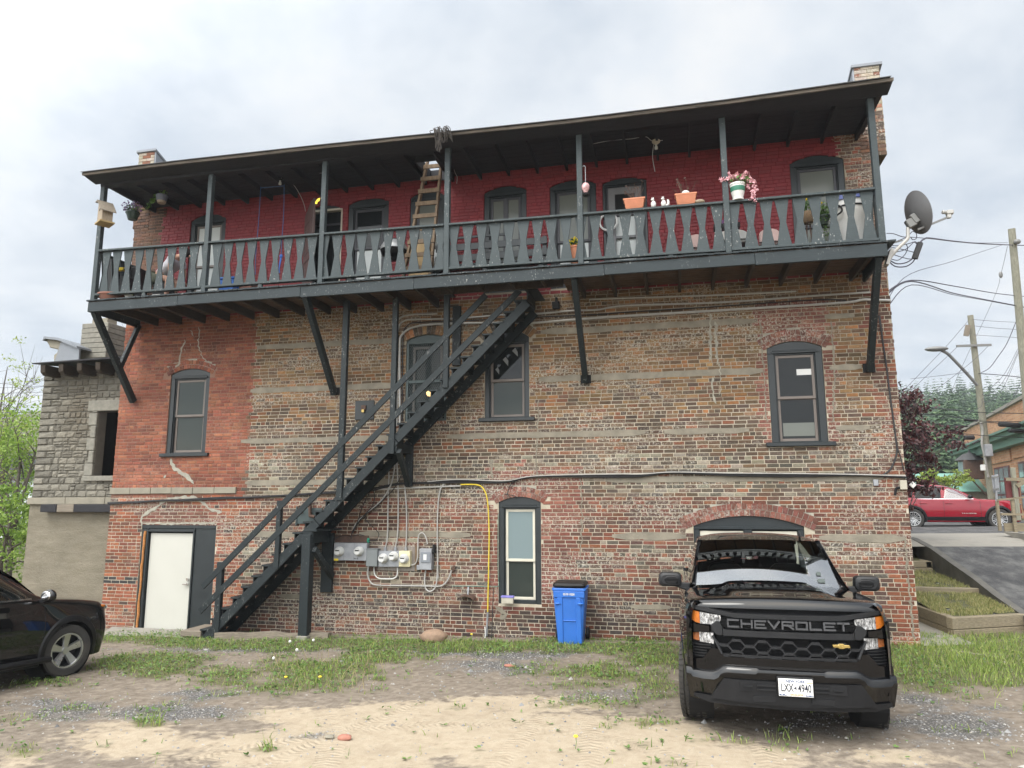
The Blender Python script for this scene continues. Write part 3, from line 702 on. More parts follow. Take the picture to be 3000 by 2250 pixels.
# parapets
def parapet(xa,xb,zt,side):
    b=MB();r=random.Random(int(zt*100)+side);row=0;z=ZTOP-.6
    while z<zt-.05:
        x=xa+(0 if row%2 else -.1)
        while x<xb:
            p,q=max(xa,x+.006),min(xb,x+.207);x+=.213
            if q-p>.03:
                b.col=jitc(r.choice([(.2,.08,.05),(.30,.27,.21),(.33,.29,.23),(.24,.1,.06)] if z>9.6 else PAL['brown']),r);b.box(p,q,-.01,.02,z+.006,min(zt-.03,z+.066))
        z+=.072;row+=1
    b.m=1;b.col=(.4,.38,.33)
    b.add([(xa,-.0,ZTOP-.6),(xb,0,ZTOP-.6),(xb,0,zt-.02),(xa,0,zt-.02),(xa,3,ZTOP-.6),(xb,3,ZTOP-.6),(xb,3,ZTOP+.15),(xa,3,ZTOP+.15)],[(0,1,2,3),(1,5,6,2),(0,3,7,4),(3,2,6,7)])
    o=b.build('parapet',[M['brick'],M['mortar']],BLD);b=MB()
    xi=xb if side<0 else xa;d=.03*(-side)
    b.add([(xa-.05,-.04,zt-.02),(xb+.05,-.04,zt-.02),(xb+.05,3,ZTOP+.17),(xa-.05,3,ZTOP+.17),(xa-.05,-.04,zt+.03),(xb+.05,-.04,zt+.03),(xb+.05,3,ZTOP+.22),(xa-.05,3,ZTOP+.22)],
      [(0,3,2,1),(4,5,6,7),(0,1,5,4),(1,2,6,5),(2,3,7,6),(3,0,4,7)])
    b.add([(xi+d,0.01,ZTOP-.6),(xi+d,3,ZTOP-.6),(xi+d,3,ZTOP+.16),(xi+d,.01,zt-.025),(xi,.0,ZTOP-.6),(xi,.0,zt-.025)],[(0,1,2,3),(4,0,3,5)])
    b.build('coping',M['flash'],o)
pl0,pl1,pt=V(ZA,900,150).x,V(ZA,1000,150).x,V(ZA,950,97).z;parapet(pl0,pl1,pt,-1)
pr0,pr1,pt2=V(ZC,1775,150).x,V(ZC,1940,150).x,V(ZC,1850,95).z;parapet(pr0,pr1,pt2,1)
print('parapet',pl0,pl1,pt,pr0,pr1,pt2)
# utility panels fixed to the wall
p0,p1=V(ZE,537,608),V(ZE,655,728)
b=MB();b.box(p0.x,p1.x,-.03,.01,p1.z,p0.z);hp=b.build('hatch',M['trim'],BLD,bevel=.004)
q=V(ZE,592,660);b=MB();b.box(q.x-.05,q.x+.05,-.06,-.03,q.z-.02,q.z+.07);b.build('hasp',M['rust'],hp)
MB().box(q.x-.03,q.x+.03,-.085,-.06,q.z-.08,q.z-.015).build('padlock',M['gold'],hp,bevel=.006)
p0,p1=V(ZI,1195,140),V(ZI,1452,312);b=MB();b.box(p0.x,p1.x,-.03,.01,p1.z,p0.z);b.box(p0.x-.03,p0.x,-.05,.01,p1.z-.03,p0.z+.03);b.build('vent_board',M['screen'],BLD,bevel=.004)
# ---------------------------------------------------------------- ground
class Blob:
    def __init__(s,px,py,rx,ry,wt):
        s.c=PG(px,py);a=PG(px+rx,py)-s.c;b_=PG(px,py-ry)-s.c;det=a.x*b_.y-a.y*b_.x
        s.i=(b_.y/det,-b_.x/det,-a.y/det,a.x/det);s.w=wt;s.r=max(abs(a.x)+abs(b_.x),abs(a.y)+abs(b_.y))*1.3
    def at(s,x,y):
        dx,dy=x-s.c.x,y-s.c.y
        if abs(dx)>s.r or abs(dy)>s.r: return 0
        u=s.i[0]*dx+s.i[1]*dy;v=s.i[2]*dx+s.i[3]*dy
        return s.w*max(0,1-(u*u+v*v)**.5*.72)*1.5
GR=[Blob(*a) for a in((350,1377,160,13,1.),(620,1394,290,13,1.),(900,1394,300,16,.95),(1150,1396,200,15,.95),(1350,1396,150,17,.95),(330,1432,130,24,.95),(480,1455,120,30,.6),(680,1445,190,28,.75),(830,1420,120,20,.75),(620,1480,200,20,.55),(560,1500,100,12,.45),
 (1300,1450,170,25,.65),(1420,1420,100,25,.8),(1250,1480,120,18,.5),(1330,1520,160,14,.5),(1380,1560,120,14,.42),(1420,1490,80,40,.5),(2080,1420,240,48,1.3),(2010,1470,120,24,.9),(2150,1475,120,24,.6),(320,1566,34,9,1.),(577,1620,24,8,.9),(820,1465,20,8,.9),(30,1560,60,30,.4),(60,1620,80,20,.38),(1560,1600,90,12,.36),(1690,1600,60,20,.36),(100,1475,110,18,.4),(2180,1640,60,20,.4))]
GV=[Blob(*a) for a in((560,1403,320,7,1),(1000,1408,140,10,1),(1130,1415,150,12,1),(380,1540,170,22,.9),(120,1530,160,30,.7),(720,1590,120,20,.5),(1050,1440,150,22,.8),(2050,1560,180,45,.9),(1980,1510,100,20,.8),(1330,1500,170,28,.6),(420,1500,180,15,.7),(1750,1560,200,30,.6))]
SD=[Blob(*a) for a in((900,1570,330,55,1.2),(1250,1600,360,60,1.3),(700,1620,300,50,1.1),(1500,1640,250,40,1.1),(300,1600,260,50,.75),(60,1640,120,40,.5),(1150,1520,230,20,.9),(1900,1640,200,30,.6),(700,1545,220,30,.7))]
def nz(x,y,s,o=0): return noise.fractal(Vector((x*s+o,y*s-o,o)),1.,2.,4)
def masks(x,y):
    if y>.3 and x<3.9: return (0,0,0)
    n=nz(x,y,1.1,3)*.34+nz(x,y,4.,9)*.34
    g_=max([b.at(x,y) for b in GR]+[0]);v=max([b.at(x,y) for b in GV]+[0]);s=max([b.at(x,y) for b in SD]+[0])
    if x>3.9 and y>-.8: g_=max(g_,.75)
    if y<-12 or x<-16: s=max(s,.5);g_=max(g_,.2 if y<0 else .9)
    return (max(0,min(1,(g_*1.05+n*1.3-.14)*1.35)),max(0,min(1,(v*.9+n*1.1-.22)*1.3)),max(0,min(1,(s+n*.9-.3)*2.)))
def arr(f0,f1,st,far): 
    a=[f0+st*i for i in range(int((f1-f0)/st)+1)]
    return sorted([f0-d for d in far]+a+[a[-1]+d for d in far])
FAR=[.5,1.2,2.2,4,7,11,16,24,36,55,90,150,260,450,800]
gx,gy=arr(-15.5,8.5,.085,FAR),arr(-11.5,1.2,.085,FAR)
def gzd(x,y):
    z=gz(x,y)
    if -16<x<9 and -12<y<1.5: z+=nz(x,y,.8,5)*.022+nz(x,y,5,2)*.007
    return z
gv=[];gcol=[]
for yy in gy:
    for xx in gx: gv.append((xx,yy,gzd(xx,yy)));gcol.append(masks(xx,yy) if -17<xx<10 and -13<yy<8 else ((.9,0,0) if yy>0 or xx<-17 else (.3,.2,.6)))
nx=len(gx);gf=[(j*nx+i,j*nx+i+1,(j+1)*nx+i+1,(j+1)*nx+i) for j in range(len(gy)-1) for i in range(nx-1)]
me=bpy.data.meshes.new('ground');me.from_pydata(gv,[],gf)
at=me.color_attributes.new('Col','FLOAT_COLOR','POINT');at.data.foreach_set('color',[c for q in gcol for c in(*q,1)])
me.polygons.foreach_set('use_smooth',[True]*len(gf))
def groundmat():
    g=G('yard_ground');p=g.pos();c=g.n('SeparateColor',None,Color=g.attr()).outputs
    fine=g.noise(p,90,5,.7);med=g.noise(p,9,6,.65);big=g.noise(p,1.6,4)
    dirt=g.ramp(med,[(.3,(.13,.105,.083)),(.55,(.22,.185,.148)),(.75,(.31,.265,.215))])
    vor=g.n('TexVoronoi',None,Vector=p,Scale=48.);vc=g.ramp(g.n('SeparateColor',None,Color=vor.outputs['Color']).outputs[0],[(0,(.10,.10,.105)),(.6,(.20,.20,.205)),(.9,(.34,.335,.32)),(1,(.45,.42,.36))])
    vor2=g.n('TexVoronoi',None,Vector=p,Scale=26.)
    vc=g.mix(g.ramp(vor.outputs['Distance'],[(.25,0),(.6,.7)]),vc,(.05,.05,.05))
    sand=g.ramp(g.math('ADD',g.math('MULTIPLY',med,.6),g.math('MULTIPLY',fine,.4)),[(.3,(.30,.24,.17)),(.55,(.395,.33,.245)),(.75,(.47,.40,.31))])
    sand=g.mix(g.ramp(big,[(.55,0),(.75,.55)]),sand,(.27,.215,.155))
    wt=g.ramp(g.noise(p,5.,5,.7),[(.3,-.25),(.7,.25)])
    def th(m,sc_=2.,off=.5): return g.ramp(g.math('ADD',m,g.math('MULTIPLY',g.math('SUBTRACT',med,.5),1.6)),[(.22,0),(.80,1)])
    col=g.mix(th(c[2]),dirt,sand)
    col=g.mix(g.math('MULTIPLY',th(c[1]),.8),col,vc)
    gsoil=g.ramp(fine,[(.3,(.05,.055,.02)),(.6,(.10,.105,.035)),(.8,(.17,.15,.07))])
    col=g.mix(g.math('MULTIPLY',th(c[0]),.7),col,gsoil)
    speck=g.ramp(vor2.outputs['Distance'],[(.06,1),(.12,0)]);sr=g.n('SeparateColor',None,Color=vor2.outputs['Color']).outputs
    speck=g.math('MULTIPLY',speck,g.math('GREATER_THAN',sr[1],.86))
    col=g.mix(g.math('MULTIPLY',speck,.8),col,g.ramp(sr[0],[(.2,(.09,.08,.07)),(.8,(.36,.33,.28))]))
    # tyre ribs pressed into the sand
    zq=g.sep(p)
    def arc(p0,p1,p2,wd,pitch):
        (ax_,ay),(bx,by),(cx,cy)=[(q.x,q.y) for q in(p0,p1,p2)];d=2*(ax_*(by-cy)+bx*(cy-ay)+cx*(ay-by))
        ux=((ax_**2+ay**2)*(by-cy)+(bx**2+by**2)*(cy-ay)+(cx**2+cy**2)*(ay-by))/d;uy=((ax_**2+ay**2)*(cx-bx)+(bx**2+by**2)*(ax_-cx)+(cx**2+cy**2)*(bx-ax_))/d;r0=sqrt((ax_-ux)**2+(ay-uy)**2)
        dx_,dy_=g.math('SUBTRACT',zq[0],ux),g.math('SUBTRACT',zq[1],uy);ln=g.math('SQRT',g.math('ADD',g.math('MULTIPLY',dx_,dx_),g.math('MULTIPLY',dy_,dy_)));an=g.math('MULTIPLY',g.math('ARCTAN2',dy_,dx_),r0*2*pi/pitch)
        lat=g.math('ABSOLUTE',g.math('DIVIDE',g.math('ADD',g.math('SUBTRACT',ln,r0),g.math('MULTIPLY',g.math('SUBTRACT',med,.5),.09)),wd));m=g.ramp(lat,[(.75,1),(1,0)])
        rib=g.math('SINE',g.math('ADD',an,g.math('MULTIPLY',lat,5.)));return g.math('MULTIPLY',m,g.math('ADD',.35,g.math('MULTIPLY',rib,.35)))
    def q3(*pts): return [PG(400/1.0*0+x/1.4747,1750+y/1.4747,1) for x,y in pts]
    def q4(*pts): return [PG(1400+x/1.3825,1750+y/1.3825,1) for x,y in pts]
    tr=[arc(*q3((1310,420),(1430,540),(1400,735)),.13,.075),arc(*q3((1880,440),(1560,560),(1190,705)),.13,.07),arc(*q4((120,520),(330,540),(600,590)),.12,.07),arc(*q4((430,480),(455,580),(440,690)),.13,.08),arc(*q4((1060,500),(1110,560),(1190,680)),.12,.08),arc(*q4((250,440),(190,560),(60,690)),.12,.07)]
    rb_=tr[0]
    for t_ in tr[1:]: rb_=g.math('MAXIMUM',rb_,t_)
    rb_=g.math('MULTIPLY',rb_,g.math('MULTIPLY',g.ramp(g.noise(p,1.7,3),[(.35,.15),(.6,1)]),g.ramp(c[2],[(.05,.1),(.4,1)])))
    hgt=g.math('ADD',g.math('MULTIPLY',fine,.5),med)
    nm=g.bump(rb_,.5,-.03,g.bump(hgt,.65,.03,g.bump(vor.outputs['Distance'],g.math('MULTIPLY',th(c[1]),.8),.02)))
    return g.out(col,.95,0,nm,Specular_IOR_Level=.2)
me.materials.append(groundmat());gro=bpy.data.objects.new('ground',me);COL.objects.link(gro);tag(gro,kind='structure')
# ---- grass, weeds, gravel
rg=random.Random(21)
def blade(mb,x,y,z,h,wd,lean):
    a=rg.uniform(0,2*pi);b_=rg.uniform(0,2*pi);dx,dy=cos(a)*wd/2,sin(a)*wd/2;lx,ly=cos(b_)*lean*h,sin(b_)*lean*h
    mb.add([(x-dx,y-dy,z-.005),(x+dx,y+dy,z-.005),(x+dx*.7+lx*.45,y+dy*.7+ly*.45,z+h*.6),(x-dx*.7+lx*.45,y-dy*.7+ly*.45,z+h*.6),(x+lx,y+ly,z+h)],[(0,1,2,3),(3,2,4)])
gm=MB();wm=MB();pm=MB();cnt=0
for i in range(250000):
    x=rg.uniform(-13.5,9.2);y=rg.uniform(-9.2,1.1)
    if y>-.02 and x<3.85: continue
    if abs(x)>1 and (PG(0,1500).y and (x-0)**2<0): continue
    m=masks(x,y)
    k=m[0]+nz(x,y,7,4)*.55
    z=gzd(x,y)
    if k>.22 and rg.random()<min(1,m[0]*.9+.03)**1.3*(.85 if x<3.9 else 1):
        near=max(0,-y-3)
        if rg.random()<(.66 if x<3.6 else .95):
            h=(.035+.05*rg.random()**2)*(1.35 if x>3.4 else 1)*(1.25 if nz(x,y,.7,8)>.1 else .85)
            if (x-PG(320,1566).x)**2+(y-PG(320,1566).y)**2<.12 or (x-PG(577,1620).x)**2+(y-PG(577,1620).y)**2<.06:h*=1.9
            blade(gm,x,y,z,h,rg.uniform(.006,.012),rg.uniform(.2,.9))
        else:
            s=rg.uniform(.015,.034);c=Vector((x,y,z+rg.uniform(.015,.05)));u=Vector((rg.gauss(0,1),rg.gauss(0,1),rg.gauss(0,.35))).normalized();v=u.cross(Vector((rg.gauss(0,.3),rg.gauss(0,.3),1))).normalized()
            wm.add([c-u*s,c+v*s*.6,c+u*s,c-v*s*.6],[(0,1,2,3)])
    elif rg.random()<.0022:
        s=rg.uniform(.01,.03)
        for q in range(4):
            u=Vector((rg.gauss(0,1),rg.gauss(0,1),.35)).normalized();v=u.cross(Vector((0,0,1))).normalized();c=Vector((x,y,z+.01))+u*s
            wm.add([c-u*s,c+v*s*.5,c+u*s,c-v*s*.5],[(0,1,2,3)])
    if m[1]>.15 and m[0]<.8 and rg.random()<m[1]*.2 or rg.random()<.02:
        s=rg.uniform(.006,.017)*(1 if rg.random()<.985 else 2.6);rx=[rg.uniform(.6,1.4) for _ in range(6)]
        vs=[(x+s*rx[0],y,z),(x,y+s*rx[1],z),(x-s*rx[2],y,z),(x,y-s*rx[3],z),(x+rg.uniform(-.3,.3)*s,y+rg.uniform(-.3,.3)*s,z+s*rx[4]*.8)]
        pm.add(vs,[(0,1,4),(1,2,4),(2,3,4),(3,0,4)])
go=gm.build('grass',M['grass'],org=(0,0,0));tag(go,'short patchy green grass growing across the gravel yard','grass',kind='stuff')
wo_=wm.build('weeds',M['weed'],org=(0,0,0));tag(wo_,'low leafy clover and weeds among the grass','weeds',kind='stuff')
po=pm.build('gravel',M['pebble'],org=(0,0,0));tag(po,'loose grey gravel scattered over the yard','gravel',kind='stuff')
print('grass',len(gm.f),len(wm.f),len(pm.f))
sm=MB()
for i in range(60):
    q=PG(rg.uniform(560,830),rg.uniform(1425,1500));h=rg.uniform(.12,.28);l=Vector((rg.gauss(0,.3),rg.gauss(0,.3),1)).normalized()
    z=gzd(q.x,q.y);p=Vector((q.x,q.y,z));sm.tube([p,p+l*h*.5,p+l*h+Vector((rg.uniform(-.05,.05),0,-.02))],.0035,3)
so_=sm.build('dry_stalks',M['straw'],org=(0,0,0));tag(so_,'thin dry stalks standing in the weeds','dry stalks',kind='stuff')
# dandelions
for i,(px,py,kd) in enumerate(((616,1479,0),(690,1482,0),(1018,1385,0),(1243,1618,0),(1405,1378,0),(625,1400,1),(676,1397,1),(640,1420,1),(590,1437,1))):
    q=PG(px,py);z=gzd(q.x,q.y);t=thing('dandelion',('yellow dandelion flower in the yard grass','white dandelion seed head in the yard grass')[kd],'dandelion',(q.x,q.y,z),group=('yellow dandelions in the yard','dandelion seed heads in the yard')[kd])
    b=MB();b.tube([(q.x,q.y,z),(q.x+.01,q.y,z+.06),(q.x+.005,q.y,z+.11)],.004,4);b.build('stem',M['weed'],t)
    b=MB();b.ball((q.x+.005,q.y,z+.115),(.024,.024,.013) if not kd else .026,8,4);b.build('flower_head',M['yellowf'] if not kd else M['white'],t)
def rock(name,lab,cat,px,py,sz,m,seed,z=None):
    q=PG(px,py);z=gzd(q.x,q.y) if z is None else z;b=MB();b.ball((0,0,0),1,18,12);o=[]
    for v in b.v:
        v=Vector(v);n=1+.22*noise.noise(v*1.1+Vector((seed,0,0)))+.06*noise.noise(v*3+Vector((seed,3,0)));v=Vector((v.x*sz[0],v.y*sz[1],v.z*sz[2]))*n;o.append((q.x+v.x,q.y+v.y,max(z-.03,z+sz[2]*.72+v.z)))
    b.v=o;ob=b.build(name,m,smooth=True);tag(ob,lab,cat);return ob
rock('boulder','round tan boulder lying in the grass by the wall','boulder',937,1387,(.235,.17,.125),M['stone'],4)
M['brickbit']=mat('brick_shard',(.32,.14,.10),.9,var=.25,scale=20,bump=.5)
rock('brick_fragment','broken reddish brick lying on the sand','brick',744,1598,(.075,.05,.03),M['brickbit'],8)
rock('stone_fragment','flat pale stone lying on the sand beside a brick','stone',712,1596,(.05,.04,.018),M['limestone'],3)
rock('stone_fragment','pinkish stone lying in the weeds left of the pickup','stone',1107,1396,(.0,.0,.0),M['brickbit'],2) if 0 else None
rock('stone_fragment','flat tan stone lying on the gravel left of the pickup truck','stone',1100,1440,(.08,.05,.02),M['brickbit'],6)
# door slab, timbers
sl=MB();q0,q1,q2,q3=(PG(235,1374),PG(410,1384),PG(440,1378),PG(470,1366))
P0,P1=V(ZR,250,1530),None
sl.prism([(-11.75,-.02),(-8.55,-.02),(-8.7,-.75),(-11.3,-.85)],(0,0,-.24),(1,0,0),(0,1,0),(0,0,.135));o=sl.build('door_slab',M['conc'],bevel=.015);tag(o,'flat concrete slab below the white ground floor door','slab')
M['mat']=mat('dark_doormat',(.035,.033,.03),.95,var=.3)
b=MB();b.prism([(-9.25,-.42),(-8.72,-.36),(-8.62,-.70),(-9.5,-.74)],(0,0,-.1045),(1,0,0),(0,1,0),(0,0,.012));o=b.build('doormat',M['mat']);tag(o,'dark doormat on the slab beside the stair foot','doormat')
def log(name,lab,pts,wd,h,cat='timber',m='oldwood'):
    b=MB()
    for i,(p,q) in enumerate(zip(pts[:-1],pts[1:])):
        p,q=Vector(p),Vector(q);N=8;r=[]
        for k in range(N+1):
            t=k/N;c=p.lerp(q,t);d=(q-p).normalized();s=Vector((-d.y,d.x,0))*wd/2;hh=h*(1+rb.uniform(-.12,.12))
            r.append([c-s+Vector((0,0,-.05)),c-s*.95+Vector((0,0,hh)),c+s*.9+Vector((0,0,hh*rb.uniform(.8,1.05))),c+s+Vector((0,0,-.05))])
        n0=len(b.v);b.grid(r);b.add(r[0],[(0,1,2,3)]);b.add(r[-1],[(3,2,1,0)])
    o=b.build(name,M[m]);tag(o,lab,cat);return o
a,c,e=PG(468,1380),PG(660,1383),PG(905,1382)
log('landscape_timber','thick split grey timber at the foot of the stairs',[(a.x,a.y,gz(a.x,a.y)),(PG(712,1381).x,PG(712,1381).y,gz(*PG(712,1381)[:2]))],.2,.13)
q=PG(725,1379);log('landscape_timber','long low grey timber running from the stairs to the boulder',[(q.x,q.y,gz(q.x,q.y)),(e.x,e.y,gz(e.x,e.y))],.15,.035)
q,r_=PG(1210,1388),PG(1480,1392);log('landscape_timber','half buried dark timber in the grass behind the blue bin',[(q.x,-.32,gz(q.x,q.y)),(r_.x,-.4,gz(r_.x,r_.y))],.14,.03)
q=V((2450,1400,3.016),690,1515,-.1);log('wood_scrap','weathered wood scrap beside the right building corner',[(3.95,-.25,.13),(4.55,-.95,.16)],.16,.03)
# ---------------------------------------------------------------- hillside lane, ramp and planters
ED=[(-.9,.185),(.39,.235),(1.65,.41),(2.9,.63),(3.9,.85),(5.08,1.06),(6.34,1.30),(7.76,1.47),(9.5,1.50)]
XR0,XR1=6.,9.7
def asph():
    g=G('asphalt');p=g.pos();a=g.noise(p,160,3,.8);b=g.noise(p,2.1,6,.65,(1.2,.7,1))
    c=g.ramp(b,[(.38,(.028,.028,.03)),(.5,(.055,.055,.056)),(.66,(.12,.118,.114))]);c=g.mix(g.ramp(a,[(.5,0),(.75,.6)]),c,(.16,.16,.165));return g.out(c,.9,0,g.bump(a,.6,.01))
M['asphalt']=asph()
def rowz(y): 
    for (a,b_),(c,d) in zip(ED[:-1],ED[1:]):
        if a<=y<=c: return b_+(d-b_)*(y-a)/(c-a)
    return ED[-1][1]
b=MB();ys=[-.9,.39,1.65,2.9,3.9,5.08,6.34,6.7];b.grid([[(x,y,rowz(y)+.004+(x-XR0)*.012) for x in(XR0+.12,XR0+1,XR0+2,XR1+3.)] for y in ys]);o=b.build('asphalt_ramp',M['asphalt'],org=(0,0,0));tag(o,kind='structure')
b=MB();ys=[6.7,7.2,7.76,8.6,9.6,10.4];b.grid([[(x,y,rowz(y)+.004+(x-XR0)*.012) for x in(4.6,XR0+.12,XR0+1,XR0+2,XR1+3)] for y in ys]);o=b.build('concrete_apron',M['conc'],org=(0,0,0));tag(o,kind='structure')
b=MB();b.grid([[(x,y,1.5-(y-10.4)*.008+(x-6)*.012) for x in(-4,3,6.12,9,13,20,40)] for y in(10.4,14,18,22,27)]);o=b.build('street',M['asphalt'],org=(0,0,0));tag(o,kind='structure')
b=MB()
for (y0,z0),(y1,z1) in zip(ED[:-1],ED[1:]):
    if y0<.3: continue
    b.add([(XR0,y0,-.3),(XR0,y1,-.3),(XR0,y1,z1+.02),(XR0,y0,z0+.02),(XR0+.14,y0,z0+.03),(XR0+.14,y1,z1+.03),(XR0+.14,y0,-.3),(XR0+.14,y1,-.3)],[(0,3,2,1),(3,4,5,2),(4,6,7,5)])
o=b.build('ramp_retaining_wall',M['conc_dark']);tag(o,'stained sloping concrete retaining wall beside the asphalt ramp','retaining wall')
def planter(lab,pts,z0,z1,n):
    t=thing('planter_bed',lab,'planter',(pts[0][0],pts[0][1],z0),group='stepped timber planter beds')
    for (p,q) in zip(pts[:-1],pts[1:]):
        h=(z1-z0)/n
        for k in range(n):
            b=MB();e=.012*(k%2);zo=.004*pts.index(p);P_,Q_=Vector((*p,z0+h*(k+.5)-.002-zo)),Vector((*q,z0+h*(k+.5)-.002-zo));d=(Q_-P_).normalized()
            b.bar(P_-d*(.07+e),Q_+d*.06,.14,h-.008,(d.y,-d.x,0));b.build('timber',M['timber'],t,bevel=.01)
    return t
zt1=V(ZH,615,1362,1.05).z
t1=planter('lowest timber planter bed with short grass beside the lawn',[(4.50,3.0),(4.65,1.05),(6.,1.75)],.05,zt1,2)
Y2=3.65;za2,zb2=V(ZH,550,1182,Y2).z,V(ZH,550,1292,Y2).z
t2=planter('middle timber planter bed three boards high',[(4.2,Y2),(5.95,Y2)],zb2-.12,za2,3)
Y3=6.2;za3,zb3=V(ZH,420,1022,Y3).z,V(ZH,420,1118,Y3).z;x3=V(ZH,457,1060,Y3).x
t3=planter('highest timber planter bed partly behind the building corner',[(4.2,Y3),(x3,Y3),(x3,Y3+1.5)],zb3-.1,za3,3)
print('planters',zt1,za2,zb2,za3,zb3,x3)
M['soil']=mat('bed_soil',(.075,.075,.03),.95,var=.4,scale=20,bump=.6)
def soil(t,pts,z):
    b=MB();b.add([(x,y,z+dz) for x,y,dz in pts],[tuple(range(len(pts)))]);b.build('soil',M['soil'],t)
soil(t1,[(4.65,1.1,-.04),(6,1.8,-.04),(6,Y2,.12),(4.45,Y2,.12)],zt1);soil(t2,[(4.2,Y2,-.05),(6,Y2,-.05),(6,Y3,.1),(4.2,Y3,.1)],za2);soil(t3,[(4.2,Y3,-.05),(x3,Y3,-.05),(x3,Y3+2.,.1),(4.2,Y3+2,.1)],za3)
bgm=MB()
for i in range(11000):
    u=rg.random()
    if u<.6: x,y=rg.uniform(4.55,5.95),rg.uniform(1.2,Y2-.1);z=zt1-.04+(y-1.1)*.06;
    else: x,y=rg.uniform(4.2,5.95),rg.uniform(Y2+.1,Y3-.05);z=za2-.05+(y-Y2)*.06
    if u<.6 and y<1.15+(x-4.65)*.55: continue
    if nz(x,y,2,6)<-.25: continue
    blade(bgm,x,y,z,rg.uniform(.03,.09),rg.uniform(.007,.013),rg.uniform(.2,.9))
o=bgm.build('bed_grass',M['bedgrass'],org=(0,0,0));tag(o,'short yellowish grass growing in the planter beds','grass',kind='stuff')
b=MB();b.add([(3.82,-.1,.15),(4.7,.2,.155),(4.62,1.0,.16),(4.43,3.2,.17),(3.82,3.2,.17)],[(0,1,2,3,4)]);o=b.build('path',M['conc'],org=(0,0,0));tag(o,kind='structure')
# solar stake lights
for i,(px,py,ph,Y,la) in enumerate(((398,1285,26,2.9,'small solar stake light nearest the brick corner'),(466,1305,36,2.6,'solar stake light second from the brick corner in the lowest bed'),(578,1340,36,1.6,'solar stake light near the front corner of the lowest bed'),(855,1365,34,1.75,'solar stake light at the right end of the lowest bed'),(513,1175,26,4.2,'solar stake light in the middle bed'))):
    q=V(ZH,px,py,Y);tp=V(ZH,px,py-ph,Y);t=thing('solar_light',la,'garden light',(q.x,q.y,q.z),group='solar stake lights in the beds');h=tp.z-q.z
    b=MB();b.cyl((q.x,Y,q.z-.08),(q.x,Y,q.z+h*.55),.012,n=6);b.build('stake',M['galv'],t)
    b=MB();b.lathe([(.022,0),(.026,h*.25)],(q.x,Y,q.z+h*.5),10);b.build('lens',M['white'],t)
    b=MB();b.lathe([(0,h*.32),(.045,h*.25),(.045,h*.2),(.0,h*.2)],(q.x,Y,q.z+h*.52),10);b.build('cap',M['black'],t)
# ---------------------------------------------------------------- balcony
POR=thing('balcony','long dark green timber balcony with hourglass balusters under a weathered roof','balcony',(-4.2,-.7,6.35))
def lerpt(tab,x):
    if x<=tab[0][0]: return tab[0][1]
    for (a,b_),(c,d) in zip(tab[:-1],tab[1:]):
        if x<=c: return b_+(d-b_)*(x-a)/(c-a)
    return tab[-1][1]
PXS=[-11.62,-9.03,-6.5,-3.98,-1.5,.99,3.36]
RAIL=list(zip(PXS,[7.68,7.64,7.60,7.56,7.53,7.51,7.515]));LOW=list(zip(PXS,[6.735,6.72,6.715,6.72,6.70,6.67,6.655]))
TOPE=[(-11.8,9.225),(-9.36,9.22),(-6.33,9.19),(-4.01,9.145),(-1.41,9.105),(.98,9.115),(3.64,9.18)]
DX0,DX1=-11.72,3.42;YF=-1.47;SO=(-4.35,-1.95)
# framing
xs=[DX0,-9.6,-6.9,-4.6,-1.1,1.4,DX1]
for i in range(6):
    b=MB();N=8;r=[]
    a,c=xs[i]+(.002 if i else 0),xs[i+1]-.002
    o=.0015*(i%2)
    b.box(a,c,YF-o,YF+.05,6.355+.01*sin(i*2.),6.56);b.build('beam',M['paint'],POR,bevel=.006)
b=MB();b.box(DX0-.015,DX0+.035,YF+.051,0,6.36,6.56);b.build('beam',M['paint'],POR,bevel=.006)
b=MB();b.box(DX1-.035,DX1+.015,YF+.051,0,6.36,6.56);b.build('beam',M['paint'],POR,bevel=.006)
x=DX0+.5
while x<DX1-.2:
    y1=-.02 if not(SO[0]-.03<x<SO[1]+.03) else -.93
    MB().box(x-.025,x+.025,YF+.051,y1,6.375+rb.uniform(-.01,.01),6.548).build('joist',M['joist'],POR);x+=.6
b=MB();b.box(SO[0]-.05,SO[1]+.05,-.93,-.88,6.38,6.548);b.build('header',M['joist'],POR)
b=MB();y=YF+.02
while y<-.03:
    q=min(y+.135,-.01)
    segs=[(DX0+.03,DX1-.03)] if q<-.87 else [(DX0+.03,SO[0]),(SO[1],DX1-.03)]
    for a,c in segs:
        xx=a
        while xx<c: e=min(c,xx+rb.uniform(2,3.6));b.box(xx+.003,e-.003,y+.004,q-.004,6.55+rb.uniform(0,.003),6.575);xx=e
    y+=.143
b.build('subfloor',M['deckw'],POR)
b=MB();x=DX0-.03
while x<DX1+.03:
    e=x+.1;yy=YF-rb.uniform(.012,.04)
    if SO[0]<x<SO[1]: b.box(x+.002,e-.002,yy,-.9,6.578,6.604)
    else: b.box(x+.002,e-.002,yy,-.005,6.578+rb.uniform(-.002,.002),6.604)
    x=e
b.build('floor',M['paint'],POR)
for X in PXS:
    sx=.05
    b=MB();b.box(X-sx,X+sx,YF-.012,YF+.09,6.60,9.075);b.build('post',M['rail'],POR,bevel=.006)
